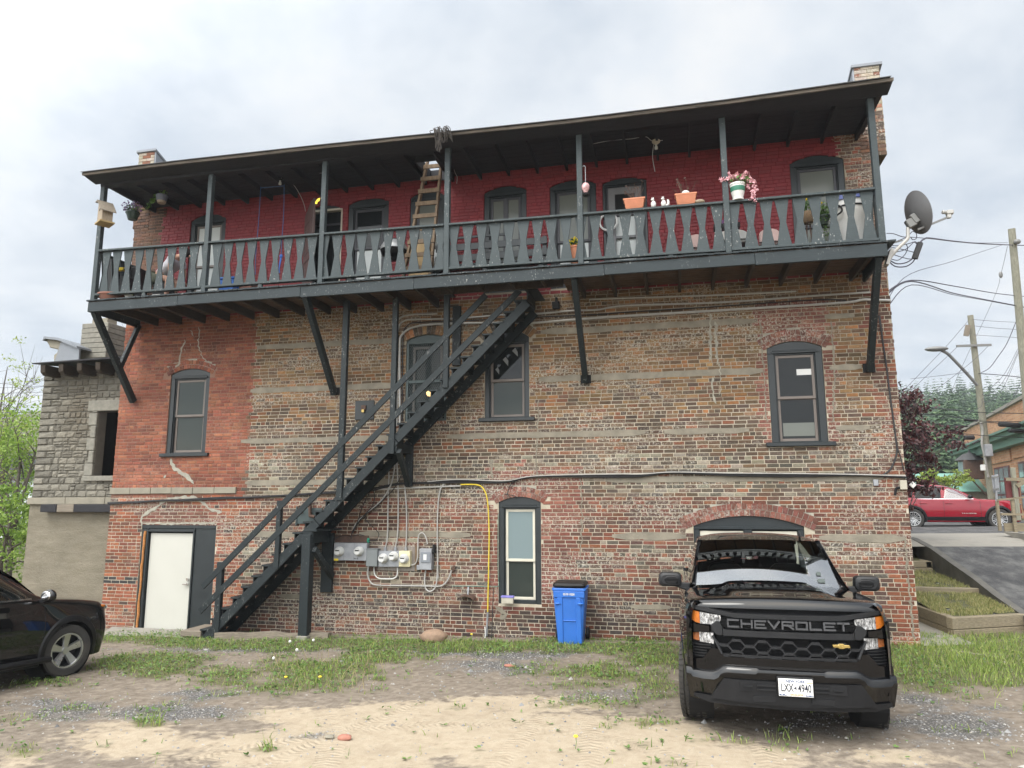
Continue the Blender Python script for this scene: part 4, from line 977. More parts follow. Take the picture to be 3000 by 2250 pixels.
for i in range(6):
    a,c=PXS[i]+.05,PXS[i+1]-.05
    b=MB();b.bar((a,YF+.035,lerpt(RAIL,a)-.02),(c,YF+.035,lerpt(RAIL,c)-.02),.12,.04,(0,1,0));b.build('top_rail',M['rail'],POR,bevel=.006)
    b=MB();b.bar((a,YF+.03,lerpt(LOW,a)-.022),(c,YF+.03,lerpt(LOW,c)-.022),.10,.045,(0,1,.0));b.build('lower_rail',M['rail'],POR,bevel=.006)
    if i!=3:
        m_=(a+c)/2+rb.uniform(-.3,.3);MB().box(m_-.04,m_+.04,YF-.004,YF+.05,6.604,lerpt(LOW,m_)-.045).build('rail_block',M['rail'],POR)
# hourglass balusters
prof=[(-.108,0),(.108,0),(.108,.03),(.047,.50),(.106,.97),(.106,1),(-.106,1),(-.106,.97),(-.047,.50),(-.108,.03)]
b=MB();b.prism(prof,(0,-.011,0),(1,0,0),(0,0,1),(0,.022,0));bal=b.build('baluster',M['rail'],POR,bevel=.003,org=(0,0,0))
O=ORG[POR.name];first=True
def put_bal(x,y,rot,z0,z1):
    global first
    o=bal if first else inst(bal,POR);first=False
    o.location=(x-O.x,y-O.y,z0-O.z);o.scale=(rb.uniform(.95,1.05),1,z1-z0);o.rotation_euler=(0,rb.uniform(-.012,.012) if not rot else 0,rot)
x=-11.40
while x<3.28:
    near=min(abs(x-p) for p in PXS)
    put_bal(x,YF+.045,0,lerpt(LOW,x),lerpt(RAIL,x)-.041);x+=.2605
for X in(PXS[0],PXS[-1]):
    b=MB();b.bar((X,YF+.09,lerpt(RAIL,X)-.03),(X,-.01,lerpt(RAIL,X)-.03),.09,.04,(1,0,0));b.build('top_rail',M['rail'],POR,bevel=.006)
    b=MB();b.bar((X,YF+.09,lerpt(LOW,X)-.02),(X,-.01,lerpt(LOW,X)-.02),.08,.04,(1,0,0));b.build('lower_rail',M['rail'],POR,bevel=.006)
    for k in range(5): put_bal(X+.0,YF+.24+.262*k,pi/2,lerpt(LOW,X),lerpt(RAIL,X)-.05)
# roof with a hatch
h0,h1=V(ZB,978,240,-.55),V(ZB,1098,240,-.55);HX0,HX1,HY0,HY1=h0.x,h1.x,-.95,-.12
def slab(x0,x1,y0,y1,z0,z1):
    b=MB()
    if y1<=HY0 or y0>=HY1: b.box(x0,x1,y0,y1,z0,z1)
    else: b.box(x0,HX0,y0,y1,z0,z1);b.box(HX1,x1,y0,y1,z0,z1);
    return b
RX0,RX1=-11.78,3.60
b=MB();y=-1.62
while y<-.02:
    q=min(y+.15,-.0)
    segs=[(RX0,RX1)] if (q<=HY0 or y>=HY1) else [(RX0,HX0),(HX1,RX1)]
    for a,c in segs: b.box(a,c,y+.003,q-.003,9.20+rb.uniform(0,.004),9.235)
    y+=.153
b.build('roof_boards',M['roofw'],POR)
x=RX0+.25
while x<RX1:
    if not HX0-.03<x<HX1+.03: MB().box(x-.022,x+.022,-1.5,.015,9.075+rb.uniform(-.012,.012),9.198).build('rafter',M['roofw'],POR)
    x+=.60
b=MB();b.box(RX0+.12,RX1-.22,YF-.03,YF+.10,9.075,9.16);b.build('header',M['roofw'],POR)
N=30;rows=[[],[],[],[],[],[]]
for i in range(N+1):
    x=RX0+(RX1+.03-RX0)*i/N-.01;z=lerpt(TOPE,x)
    if i==0:x-=.0
    for k,(y,zz) in enumerate(((YF-.02,z-.09),(-1.62,z-.075),(-1.76,z-.05),(-1.84,z-.035))): rows[k].append((x,y,zz))
b=MB();b.grid(rows[:4]);
for e in(0,N): b.add([rows[0][e],rows[1][e],rows[2][e],rows[3][e],(rows[3][e][0],-1.84,rows[3][e][2]+.03),(rows[3][e][0],YF-.02,rows[0][e][2]+.2)],[(0,1,2,3,4,5)])
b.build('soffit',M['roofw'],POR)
b=MB()
for i in range(N):
    x0=rows[3][i][0];x1=rows[3][i+1][0];z0,z1=lerpt(TOPE,x0),lerpt(TOPE,x1);e=rb.uniform(0,.006)
    b.add([(x0,-1.86-e,z0-.055),(x1,-1.86-e,z1-.055),(x1,-1.87-e,z1-.005),(x0,-1.87-e,z0-.005),(x0,-1.80,z0-.04),(x1,-1.80,z1-.04),(x1,-1.8,z1),(x0,-1.8,z0)],[(0,1,2,3),(0,4,5,1),(3,2,6,7),(0,3,7,4),(1,5,6,2)])
b.build('fascia',M['fascia'],POR)
b=MB();b.grid([[(RX0+(RX1-RX0)*i/N-.02,y,lerpt(TOPE,RX0+(RX1-RX0)*i/N)+dz) for i in range(N+1)] for y,dz in((-1.90,-.003),(-1.90,.012),(-1.5,.04))])
M['tar']=mat('tar_roofing',(.06,.06,.062),.9,bump=.4)
for a,c,y0,y1 in((RX0-.02,RX1,-1.5,HY0),(RX0-.02,HX0,HY0,HY1),(HX1,RX1,HY0,HY1),(RX0-.02,RX1,HY1,.3)):
    f_=lambda y:9.25+(y+1.5)*.04
    b.add([(a,y0,f_(y0)),(c,y0,f_(y0)),(c,y1,f_(y1)),(a,y1,f_(y1))],[(0,1,2,3)])
b.build('roofing',M['tar'],POR)
b=MB()
for a,c,y0,y1 in((HX0-.03,HX0,HY0,HY1),(HX1,HX1+.03,HY0,HY1),(HX0,HX1,HY0-.03,HY0),(HX0,HX1,HY1,HY1+.03)): b.box(a,c,y0,y1,9.10,9.33)
b.build('hatch_frame',M['roofw'],POR)
# knee braces to the wall
def brace(p,q,w_=.10,h_=.14,m='stairp',n='brace',par=None): MB().bar(p,q,w_,h_,(1,0,0)).build(n,M[m],par or POR,bevel=.006)
def wallend(px,py): v=P(px,py,-.05);return v
w1=wallend(288,868);t1_=Vector((-11.62,-1.38,6.37));brace(t1_,w1)
brace(t1_.lerp(w1,.62),P(300,703,-.06),.08,.10)
w2=wallend(722,850);brace(Vector((P(664,640,-1.3).x,-1.36,6.38)),w2)
w3=wallend(1265,824);brace(Vector((P(1241,600,-1.3).x,-1.36,6.38)),w3)
w4=wallend(1879,800);brace(Vector((3.30,-1.36,6.38)),w4)
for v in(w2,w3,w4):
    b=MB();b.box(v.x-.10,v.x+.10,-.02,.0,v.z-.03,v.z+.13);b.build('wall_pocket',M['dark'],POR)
# ---------------------------------------------------------------- staircase
STR=thing('staircase','black green open timber staircase climbing from the yard to the balcony','staircase',(-8.6,-.45,0))
YA,YB=-.82,-.06
S0=V(ZI,360,1215,YA);S7=V(ZI,1135,390,YA);S1=V(ZJ,1315,295,YA)
dz=(S7.z-S0.z)/7;n=round((S1.z-S0.z)/dz);dz=(S1.z-S0.z)/n;dx=(S1.x-S0.x)/n
print('stairs',S0,S1,n,dx,dz)
sx=lambda k:S0.x+dx*k
szz=lambda k:S0.z+dz*k
for k in range(-2,n+2):
    x,z=sx(k),szz(k)
    if z>6.55: break
    b=MB();b.box(x,x+dx+.035,YA-.03,YB,z-.035,z);b.build('tread',M['stairp'],STR,bevel=.005)
    MB().box(x+.03,x+.05,YA+.002,YB-.01,z-dz,z-.036).build('riser',M['stairp'],STR)
def sp(t,y,off): return Vector((S0.x+dx*t,y,S0.z+dz*t+off))
for y in(YA-.005,YB-.02):
    for a,c in((-2.6,9.4),(9.45,16.9),(16.95,n+1.2)):
        b=MB();b.bar(sp(a,y,-.305),sp(c,y,-.305),.05,.17,(0,1,0));b.build('stringer',M['stairp'],STR,bevel=.006)
yr=YA-.05
def rail(p,q,h=.115): MB().bar(p,q,.035,h,(0,1,0)).build('handrail',M['stairp'],STR,bevel=.006)
rail(V(ZI,155,995,yr),V(ZJ,1010,235,yr));rail(V(ZI,128,1260,yr),V(ZJ,1375,185,yr))
def newel(p,q,wd=.1,yo=0,m='stairp'):
    p,q=Vector(p),Vector(q);x=(p.x+q.x)/2;MB().box(x-wd/2,x+wd/2,p.y-.012,p.y+.085,q.z,p.z).build('newel',M[m],STR,bevel=.008)
newel(V(ZI,355,725,yr),V(ZI,290,1560,yr),.125);newel(V(ZI,990,60,yr),V(ZI,950,800,yr),.095)
y=yr
px=V(ZK,480,700,y).x;newel((px,y,6.4),(px,y,V(ZK,470,885,y).z),.115)
newel((P(850,800,y).x,y,6.40),(P(850,800,y).x,y,V(ZK,1000,430,y).z),.105)
newel((P(963,750,y).x,y,6.40),(P(963,750,y).x,y,P(962,838,y).z),.105)
x=V(ZJ,685,600,-.1).x;MB().box(x-.085,x+.085,-.075,-.02,V(ZJ,685,1000,-.05).z,6.38).build('newel',M['stairp'],STR,bevel=.006)
# support trestles
x=P(663,1250,YA).x;g0=gz(x,YA)
MB().box(x-.09,x+.09,YA-.10,YA+.08,g0-.1,V(ZI,1300,430,YA).z).build('support_post',M['stairp'],STR,bevel=.008)
b=MB();b.box(x-.105,x+.105,YA-.12,YA+.1,g0-.1,g0+.09);b.build('footing',M['conc'],STR,bevel=.01)
zt=V(ZI,1310,430,YA).z;xr=V(ZI,1510,700,-.07).x
MB().box(xr-.125,xr+.115,-.10,-.02,V(ZI,1510,1050,-.06).z,zt).build('support_post',M['stairp'],STR,bevel=.006)
b=MB();b.bar((x+.05,YA,zt-.02),(xr+.05,-.06,zt-.02),.06,.26,(0,0,1)) if 0 else b.bar((x+.06,YA-.02,zt-.05),(xr+.0,-.05,zt-.05),.08,.22,(1,0,0));b.build('cross_beam',M['stairp'],STR,bevel=.006)
b=MB();b.bar((x+.05,YA-.05,zt+.08),(xr+.13,-.03,zt+.08),.3,.035,(1,0,0));b.build('cross_beam',M['stairp'],STR,bevel=.006)
brace(V(ZI,1365,585,YA),V(ZI,1560,880,-.13),.09,.12,par=STR)
zt=V(ZK,1010,365,YA).z;x=V(ZK,1010,380,YA).x;xr=V(ZK,1155,600,-.07).x
b=MB();b.bar((x,YA-.02,zt-.0),(xr+.0,-.05,zt-.0),.12,.16,(1,0,0));b.build('cross_beam',M['stairp'],STR,bevel=.006)
MB().box(xr-.08,xr+.07,-.09,-.02,V(ZK,1155,745,-.06).z,zt+.1).build('support_post',M['stairp'],STR,bevel=.006)
brace(V(ZK,1055,400,YA),V(ZK,1150,735,-.11),.09,.11,par=STR)
x=sx(-2.6);b=MB();b.box(x-.30,x+.15,YA-.03,YB-.05,gz(x,-.5)+.02,gz(x,-.5)+.13);b.build('bottom_step',M['oldwood'],STR,bevel=.01)
# ---------------------------------------------------------------- wall services
def smooth(pts,k=5):
    pts=[Vector(p) for p in pts]
    if len(pts)<3: return pts
    out=[];n=len(pts)
    for i in range(n-1):
        a,b_,c,d=pts[max(i-1,0)],pts[i],pts[i+1],pts[min(i+2,n-1)]
        for j in range(k):
            t=j/k;out.append(.5*((2*b_)+(c-a)*t+(2*a-5*b_+4*c-d)*t*t+(3*b_-a-3*c+d)*t**3))
    return out+[pts[-1]]
def cable(name,lab,cat,pts,r,m,group=None,Y=-.04,k=5,n=6):
    P_=[V(q[0],q[1],q[2],q[3] if len(q)>3 else Y) for q in pts]
    b=MB();b.tube(smooth(P_,k),r,n);o=b.build(name,M[m] if isinstance(m,str) else m,smooth=True);tag(o,lab,cat,group);return o
def zl(z,*pts): return [(z,)+p for p in pts]
cable('conduit','upper grey conduit bending over the screened door and running under the balcony','conduit',zl(ZJ,(45,1655),(50,900),(62,600),(130,515),(250,500),(700,490),(1220,450),(1570,440),(1950,405),(2205,398))+zl(ZF,(300,100),(900,80),(1500,38),(1880,14)),.019,'conduit')
cable('conduit','lower grey conduit bending over the screened door and wrapping round the right corner','conduit',zl(ZJ,(80,1655),(78,820),(110,660),(250,580),(550,548),(1220,536),(1480,541),(1830,512),(2200,486))+zl(ZF,(300,168),(600,150),(1180,115),(1700,82),(1830,62),(1900,64),(2012,66)),.024,'conduit',Y=-.045)
cable('cable','black cable running along the wall between the two grey conduits','cable',zl(ZJ,(105,1600),(112,740),(160,570),(300,532),(800,515),(1220,490),(1560,475),(2205,448))+zl(ZF,(300,143),(800,112),(1500,64),(1720,66)),.012,'cable')
cable('conduit','short grey conduit curving under the joists above the screened door','conduit',zl(ZJ,(62,505),(110,468),(220,450),(480,440)),.017,'conduit')
cable('conduit','thin grey conduit highest on the wall beneath the balcony at right','conduit',zl(ZF,(60,60),(500,45),(1000,28),(1400,8)),.016,'conduit') 
main=zl(ZR,(200,372),(420,365),(680,350),(860,345),(1220,325),(1500,322))+zl(ZE,(430,1196),(620,1182),(800,1146),(1000,1138),(1200,1126),(1500,1128),(1700,1098),(2200,1092))+zl(ZF,(400,1197),(600,1182),(1000,1196),(1400,1196),(1800,1197),(2110,1212))
for i,(dy,r,m,la) in enumerate(((0,.022,'cable','thick black cable bundle strung across the whole wall above the lower windows'),(7,.012,'cable','thin black cable sagging beneath the thick bundle across the wall'),(-6,.010,'conduit','pale wire running along the top of the black bundle across the wall'))):
    cable('cable',la,'cable',[(z,x,y+dy*(1+.7*sin(j*1.9+i)),-.04-.012*i) for j,(z,x,y) in enumerate(main)][(0 if i<2 else 9):],r,m)
cable('conduit','straight grey conduit running behind the stair trestle to the yellow cable','conduit',zl(ZK,(850,775),(1100,765),(1400,752),(1659,742)),.016,'conduit')
for pts,la in((((960,500),(958,690),(950,1000),(945,1240),(925,1345)),'grey vertical conduit feeding the left of the three meters'),(((1035,470),(1050,800),(1045,1200),(1020,1345)),'grey vertical conduit feeding the middle of the three meters'),(((1112,735),(1130,950),(1132,1200),(1122,1345)),'grey vertical conduit feeding the cream meter box'),(((1500,722),(1465,765),(1440,900),(1430,1200),(1437,1640)),'pale grey conduit hanging right of the switch box')):
    cable('conduit',la,'conduit',zl(ZK,*pts),.014,'conduit')
cable('conduit','pale grey conduit looping up into the base of the switch box','conduit',zl(ZL,(1408,520),(1404,680),(1385,810),(1330,858),(1280,825),(1268,740),(1280,630)),.014,'conduit',Y=-.05)
cable('conduit','grey conduit arching from the cream meter box up to the switch box','conduit',zl(ZL,(1110,575),(1165,560),(1190,500),(1195,400),(1200,270),(1225,228),(1260,235),(1285,285),(1300,345)),.012,'conduit',Y=-.07)
cable('conduit','grey conduit looping under the grey junction box and along the wall','conduit',zl(ZL,(660,590),(655,690),(690,765),(760,790),(1000,795),(1300,800),(1450,798),(1520,730),(1560,630)),.015,'conduit',Y=-.05)
cable('conduit','white conduit looping below the left of the three meters','conduit',zl(ZL,(722,590),(728,670),(770,715),(850,722),(930,718),(970,685),(976,600)),.013,'white',Y=-.05)
cable('conduit','tan flexible conduit sweeping down toward the double meter box','conduit',zl(ZK,(1020,500),(1010,600),(975,740),(880,890),(720,1030),(640,1110),(605,1200)),.016,'conduit',Y=-.06)
for pts,la in((((1090,620),(1000,780),(850,930),(690,1060),(600,1200),(595,1260)),'black cable hanging from the stairs to the double meter box'),(((780,790),(700,950),(650,1100),(600,1190)),'black cable dropping straight from the bundle to the double meter box'),(((810,785),(820,860),(790,950),(700,1050),(600,1210)),'black cable bowing right before reaching the double meter box'),(((740,1000),(730,1060),(790,1130),(860,1200),(840,1265),(760,1270)),'thin black cable looping beside the double meter box'),(((430,1250),(520,1225),(600,1230),(660,1215),(720,1225)),'tangled black cable lying along the top of the double meter box')):
    cable('cable',la,'cable',zl(ZK,*pts),.008,'cable',Y=-.09)
cable('yellow_guard','bright yellow cable guard curving down the wall left of the lower window','cable guard',zl(ZE,(1215,1150),(1320,1151),(1365,1180),(1390,1260),(1400,1450),(1398,1640))+zl(ZL,(1950,1080)),.013,'yellow',Y=-.05)
cable('pipe','short grey pipe with white tape under the yellow cable guard','pipe',zl(ZL,(1950,1085),(1943,1220),(1938,1340)),.02,'galv',Y=-.05)
cable('tape','strip of white tape hanging beside the yellow cable guard','tape',zl(ZL,(1918,1240),(1925,1310),(1915,1405)),.012,'white',Y=-.08)
cable('stake','thin dark rod leaning on the wall beside the yellow cable guard','rod',zl(ZL,(2012,820),(2000,1150),(1990,1425)),.009,'cable',Y=-.1)
M['greencord']=mat('green_cord',(.03,.16,.13),.6)
cable('cord','green cord hanging down the left edge of the lower middle window','cord',zl(ZL,(2062,20),(2060,400),(2062,680),(2070,770),(2040,808),(1800,802),(1560,800)),.006,'greencord',Y=-.04)
cable('wire','thin black wire looping onto the head of the lower middle window','wire',zl(ZE,(1590,1118),(1540,1150),(1520,1215),(1560,1240),(1570,1225),(1500,1210)),.007,'cable',Y=-.05)
cable('cable','black cable running down the right brick corner to the bundle','cable',zl(ZF,(1935,165),(1960,330),(1985,500),(2010,700),(2045,960),(2050,1060),(2010,1160),(1955,1202)),.014,'cable',Y=-.03)
cable('cable','thin black cable beside the thicker one on the right brick corner','cable',zl(ZF,(1942,165),(1975,420),(2005,640),(2050,980),(2075,1080),(2100,1180)),.008,'cable',Y=-.03)
def boxthing(name,lab,cat,z,x0,x1,y0,y1,dep,m,bev=.008,Y=0,group=None,part=None):
    p,q=V(z,x0,y0,Y-dep),V(z,x1,y1,Y-dep);b=MB();b.box(p.x,q.x,Y-dep,Y,q.z,p.z)
    o=b.build(name,M[m],bevel=bev,seg=2);tag(o,lab,cat,group);return o
boxthing('grey_box','small light grey wall box near the right corner below the cable bundle','wall box',ZF,1900,1935,1228,1268,.06,'galv')
M['beige']=mat('beige_plastic',(.40,.37,.30),.5)
boxthing('beige_box','beige wall box on the right brick corner','wall box',ZF,2070,2122,1232,1292,.08,'beige')
cable('bracket','dark bent bracket below the beige wall box','bracket',zl(ZF,(2090,1280),(2050,1285),(2040,1330)),.022,'black',Y=-.05)
p=V(ZF,2155,1262,.2);b=MB();b.cb(p,(.085,.02,.085),Euler((0,R(45),0)));o=b.build('sensor','' and None or M['white'],bevel=.006);tag(o,'small white diamond shaped sensor hanging off the right corner','sensor')
cable('wire','thin black wire holding the white diamond sensor at the right corner','wire',zl(ZF,(2122,1245,.0),(2140,1240,.15),(2155,1262,.2),(2150,1330,.3),(2140,1400,.3),(2135,1480,.3),(2150,1560,.3)),.006,'cable')
# meters
def meter(parent,z,x,y,dep,r=.083):
    c=V(z,x,y,-dep-.05);b=MB();b.lathe([(r*1.12,-.0),(r*1.12,.03),(r,.045),(r*.93,.10),(r*.80,.118),(0,.122)],(c.x,-dep,c.z),22,axis=(0,-1,0))
    o=b.build('meter',M['white'],parent,smooth=True)
    MB().box(c.x-.04,c.x+.04,-dep-.126,-dep-.121,c.z+.008,c.z+.03).build('display',M['black'],o)
    b=MB();b.lathe([(r*.78,.0),(r*.70,.012),(r*.70,0)],(c.x,-dep-.113,c.z),20,axis=(0,-1,0));b.build('dial_ring',M['galv'],o)
    return o
def cabinet(name,lab,z,x0,x1,y0,y1,dep,m,cat='electric box',group=None):
    p,q=V(z,x0,y0,-dep),V(z,x1,y1,-dep);t=thing(name,lab,cat,((p.x+q.x)/2,0,q.z),group=group)
    MB().box(p.x,q.x,-dep,-.0,q.z,p.z).build('housing',M[m],t,bevel=.006);return t,p,q
t,p,q=cabinet('meter_box','wide galvanised meter box with two round meters beside the stair trestle',ZL,290,640,332,528,.13,'galv')
for k in(1,2):
    x=p.x+(q.x-p.x)*(k*.31);MB().box(x-.003,x+.003,-.1325,-.12,q.z,p.z).build('seam',M['greybox'],t)
meter(t,ZL,340,425,.13);meter(t,ZL,553,425,.13)
a,c=V(ZL,290,503,-.135),V(ZL,333,526,-.135);MB().box(a.x,c.x,-.134,-.125,c.z,a.z).build('label',M['yellowf'],t)
for xx,s in((525,'No B'),):
    a=V(ZL,xx,503,-.134);b=MB();put_text(b,s,.045,(a.x,-.132,a.z),(1,0,0),(0,0,1),.0015);b.build('lettering',M['black'],t)
boxthing('backing_board','dark weathered board above the double meter box','board',ZL,300,660,252,330,.035,'rust',.004)
boxthing('backing_board','rusty board strip behind the grey junction box','board',ZL,655,770,365,640,.02,'rust',.004)
M['ply']=wood('grey_plywood',(.16,.13,.11),(.33,.30,.27),(6,6,1),8)
boxthing('backing_board','grey weathered plywood behind the three meters','board',ZL,765,1160,368,638,.03,'ply',.004)
boxthing('backing_board','orange brown plank strip left of the switch box','board',ZL,1162,1190,365,640,.025,'ladder',.004)
t,p,q=cabinet('junction_box','plain dark grey junction box between the meter boxes',ZL,638,752,405,590,.17,'greybox')
MB().box(p.x-.008,q.x+.008,-.178,-.0,p.z-.002,p.z+.02).build('lid',M['greybox'],t,bevel=.005)
for x0,x1,m,mx,my,la in((770,880,'galv',815,503,'grey single meter box with its meter low at the left of three'),(882,990,'galv',925,480,'grey single meter box in the middle of the three'),(992,1108,'creambox',1040,507,'cream coloured single meter box at the right of three')):
    t,p,q=cabinet('meter_box',la,ZL,x0,x1,420,594,.12,m);meter(t,ZL,mx,my,.12)
    MB().cyl(((p.x+q.x)/2,-.05,p.z),((p.x+q.x)/2,-.05,p.z+.07),.028,n=10).build('hub',M['galv'],t)
t,p,q=cabinet('switch_box','grey switch box with a rounded cover and a white label',ZL,1212,1340,395,626,.15,'galv')
a,c=V(ZL,1226,432,-.16),V(ZL,1330,548,-.16);MB().box(a.x,c.x,-.165,-.1502,c.z,a.z).build('cover',M['flash'],t,bevel=.02,seg=3)
a,c=V(ZL,1255,458,-.166),V(ZL,1288,520,-.166);MB().box(a.x,c.x,-.1675,-.16,c.z,a.z).build('label',M['white'],t)
a=V(ZL,1355,430,-.08);MB().box(q.x+.001,q.x+.05,-.12,-.03,a.z-.03,a.z+.14).build('lever',M['black'],t,bevel=.01)
boxthing('grey_box','tiny grey conduit fitting at the foot of the switch box','wall box',ZL,1180,1210,572,628,.05,'galv')
t=thing('wall_lamp','rusty wall lamp bracket with a drooping hood above the grass','lamp',V(ZL,1720,930,-.1));c=V(ZL,1720,940,-.14)
b=MB();b.tube([V(ZL,1742,800,-.01),V(ZL,1740,850,-.06),V(ZL,1735,895,-.12)],.018,6);b.build('arm',M['galv'],t)
b=MB();N=10;b.grid([[(c.x+.16*cos(pi*k/N)*(1+.0*j),-.02-.22*j,c.z+.09*sin(pi*k/N)-.03*j) for k in range(N+1)] for j in(0,1)]);b.build('hood',M['rust'],t)
b=MB();b.cyl(V(ZL,1585,600,-.0),V(ZL,1575,612,-.09),.04,n=10);o=b.build('pipe_stub',M['rust']);tag(o,'dark pipe stub where the lower conduit enters the wall','pipe')
for pts,la,s in((((1320,30),(1320,205),(1332,228),(1372,236)),'rusty vertical pipe with an elbow in front of the green board',.034),(((1200,118),(1200,170),(1210,187),(1242,190)),'small rusty pipe elbow at the left of the green board',.022)):
    cable('rusty_pipe',la,'pipe',zl(ZI,*pts),s,'rust',Y=-.09,n=10)
t=thing('flood_light','small black flood light under the balcony joists','lamp',V(ZJ,1765,340,-.1));c=V(ZJ,1765,345,-.12)
MB().box(c.x-.07,c.x+.07,-.17,-.06,c.z-.07,c.z+.06).build('housing',M['black'],t,bevel=.01);MB().box(c.x-.02,c.x+.02,-.1,-.02,c.z+.061,c.z+.16).build('bracket',M['black'],t)
b=MB();c=V(ZU,775,150,-.05);b.ball(c,(.035,.03,.05),8,5);o=b.build('green_tag',mat('green_tag',(.02,.25,.16),.6));tag(o,'green plastic tag hanging beside the double meter box','tag')
c=V(ZL,2165,925,-.1);t=thing('feeder','clear window bird feeder with a violet lid on the lower middle window','bird feeder',(c.x,-.1,c.z-.05));
MB().box(c.x-.11,c.x+.11,-.14,-.06,c.z-.10,c.z).build('tray',M['beige'],t);MB().box(c.x-.12,c.x+.12,-.15,-.05,c.z+.001,c.z+.035).build('lid',mat('violet_lid',(.2,.18,.5),.5),t,bevel=.006)
# ---------------------------------------------------------------- things on the balcony
def leaves(mb,c,r,n,s,seed=1,up=.3):
    q=random.Random(seed);c=Vector(c)
    for i in range(n):
        d=Vector((q.gauss(0,1),q.gauss(0,1),q.gauss(0,1))).normalized()*(q.random()**.5);p=c+Vector((d.x*r[0],d.y*r[1],d.z*r[2]))
        u=Vector((q.gauss(0,1),q.gauss(0,1),q.gauss(0,1)+up)).normalized();v=u.cross(Vector((q.gauss(0,1),q.gauss(0,1),q.gauss(0,1)))).normalized();k=s*q.uniform(.6,1.3)
        mb.add([p-u*k,p+v*k*.55,p+u*k,p-v*k*.55],[(0,1,2,3)])
    return mb
def pot(parent,c,r0,r1,h,m,name='pot',rim=.012):
    b=MB();b.lathe([(0,0),(r0,0),(r1,h-.03),(r1+rim,h-.03),(r1+rim,h),(r1-.01,h),(r1-.02,h-.03),(0,h-.035)],c,18);return b.build(name,M[m] if isinstance(m,str) else m,parent,smooth=True)
t=thing('birdhouse','pale wooden birdhouse nailed to the far left balcony post','birdhouse',V(ZA,685,548,-1.6));c=V(ZA,683,500,-1.62);u=Vector((.85,-.5,0)).normalized();v=Vector((0,0,1));n_=Vector((.5,.85,0)).normalized()*.2
wdt=.15
b=MB();b.prism([(-wdt,-.20),(wdt,-.20),(wdt,.02),(-wdt*.3,.24),(-wdt,.24)],c-n_*.5,u,v,n_);b.build('body',M['pale'],t)
b=MB();b.prism([(-wdt-.02,.26),(-wdt*.3+.0,.275),(wdt+.08,.0),(wdt+.08,-.02),(-wdt*.3,.245),(-wdt-.02,.245)],c-n_*.8,u,v,n_*1.5);b.build('roof',M['oldwood'],t)
b=MB();b.prism([(-wdt-.01,-.235),(wdt+.03,-.235),(wdt+.03,-.203),(-wdt-.01,-.203)],c-n_*.7,u,v,n_*1.4);b.build('base',mat('yellow_wood',(.34,.24,.10),.7),t)
b=MB();b.cyl(c-n_*.51+v*.06-u*.02,c-n_*.53+v*.06-u*.02,.03,n=10);b.build('hole',M['dark'],t)
def hang(t,c,h,r,top): 
    b=MB()
    for k in range(3): a=2*pi*k/3+.3;b.tube([(c.x+r*cos(a),c.y+r*sin(a),c.z+h),(c.x,c.y,top)],.004,4)
    b.build('hanger',M['black'],t)
M['greenpot']=mat('dark_green_pot',(.012,.03,.018),.4);M['greypot']=mat('slate_pot',(.10,.11,.14),.6)
c=V(ZA,857,540,-.85);t=thing('hanging_basket','dark green hanging basket of purple flowers at the left balcony end','hanging basket',c)
pot(t,c,.09,.135,.17,'greenpot');hang(t,c,.17,.13,9.05);leaves(MB(),c+Vector((-.03,0,.30)),(.24,.2,.13),260,.024,3).build('flowers',M['purplef'],t);leaves(MB(),c+Vector((0,0,.24)),(.2,.18,.09),140,.025,4).build('foliage',M['leafd'],t)
c=V(ZA,1046,432,-.95);t=thing('hanging_pot','hanging slate pot with a tan base and trailing leaves','hanging pot',c)
b=MB();b.lathe([(.0,.045),(.095,.045),(.125,.17),(.11,.17),(.1,.14),(0,.14)],c,18);b.build('pot',M['greypot'],t,smooth=True);b=MB();b.lathe([(0,0),(.08,0),(.095,.045),(0,.045)],c,18);b.build('saucer',M['pale'],t,smooth=True);hang(t,c,.17,.12,9.06)
q=MB()
for k in range(9): leaves(q,c+Vector((-.12-.03*k+rb.uniform(-.03,.03),-.02,.17-.035*k)),(.05,.04,.05),5,.055,k)
leaves(q,c+Vector((.02,0,.22)),(.09,.08,.08),16,.04,77);q.build('foliage',M['leafd'],t)
t=thing('rope_swing','pair of blue ropes hanging from hooks with a knotted end','rope',V(ZA,1760,330,-.7));
for pts in(((1690,325),(1675,560),(1658,760),(1655,895)),((1842,312),(1838,500),(1828,650),(1822,770))):
    MB().tube(smooth([V(ZA,*p,-.7) for p in pts]),.008,6).build('rope',M['bluerope'],t)
MB().tube([V(ZA,1690,333,-.7),V(ZA,1842,320,-.7)],.009,6).build('bar',M['bluerope'],t)
b=MB();b.ball(V(ZA,1822,775,-.7),(.035,.03,.04),8,6);b.build('knot',M['blue'],t)
MB().tube(smooth([V(ZA,1824,785,-.7),V(ZA,1815,830,-.7),V(ZA,1803,885,-.7)]),.011,6).build('rope',M['blue'],t);MB().tube(smooth([V(ZA,1818,785,-.7),V(ZA,1810,840,-.7),V(ZA,1812,885,-.7)]),.009,6).build('rope',M['blue'],t)
def bulb(la,z,x,y,Y):
    c=V(z,x,y,Y);t=thing('bulb_holder',la,'light bulb',c);b=MB();b.lathe([(0,-.05),(.03,-.04),(.034,-.005),(.018,.035),(.018,.05)],c,12);b.build('bulb',M['shadew'],t,smooth=True)
    b=MB();b.lathe([(.02,.05),(.03,.06),(.075,.10),(.075,.13),(0,.13)],c,14);b.build('socket',M['beige'] if 'porcelain' in la else M['black'],t,smooth=True);MB().cyl(c+Vector((0,0,.13)),(c.x,c.y,9.19),.02,n=8).build('stem',M['black'],t)
bulb('bare bulb in a black socket between the two left balcony posts',ZA,1815,300,-.75);bulb('bare bulb in a pale porcelain socket under the right half of the roof',ZC,492,622,-.75)
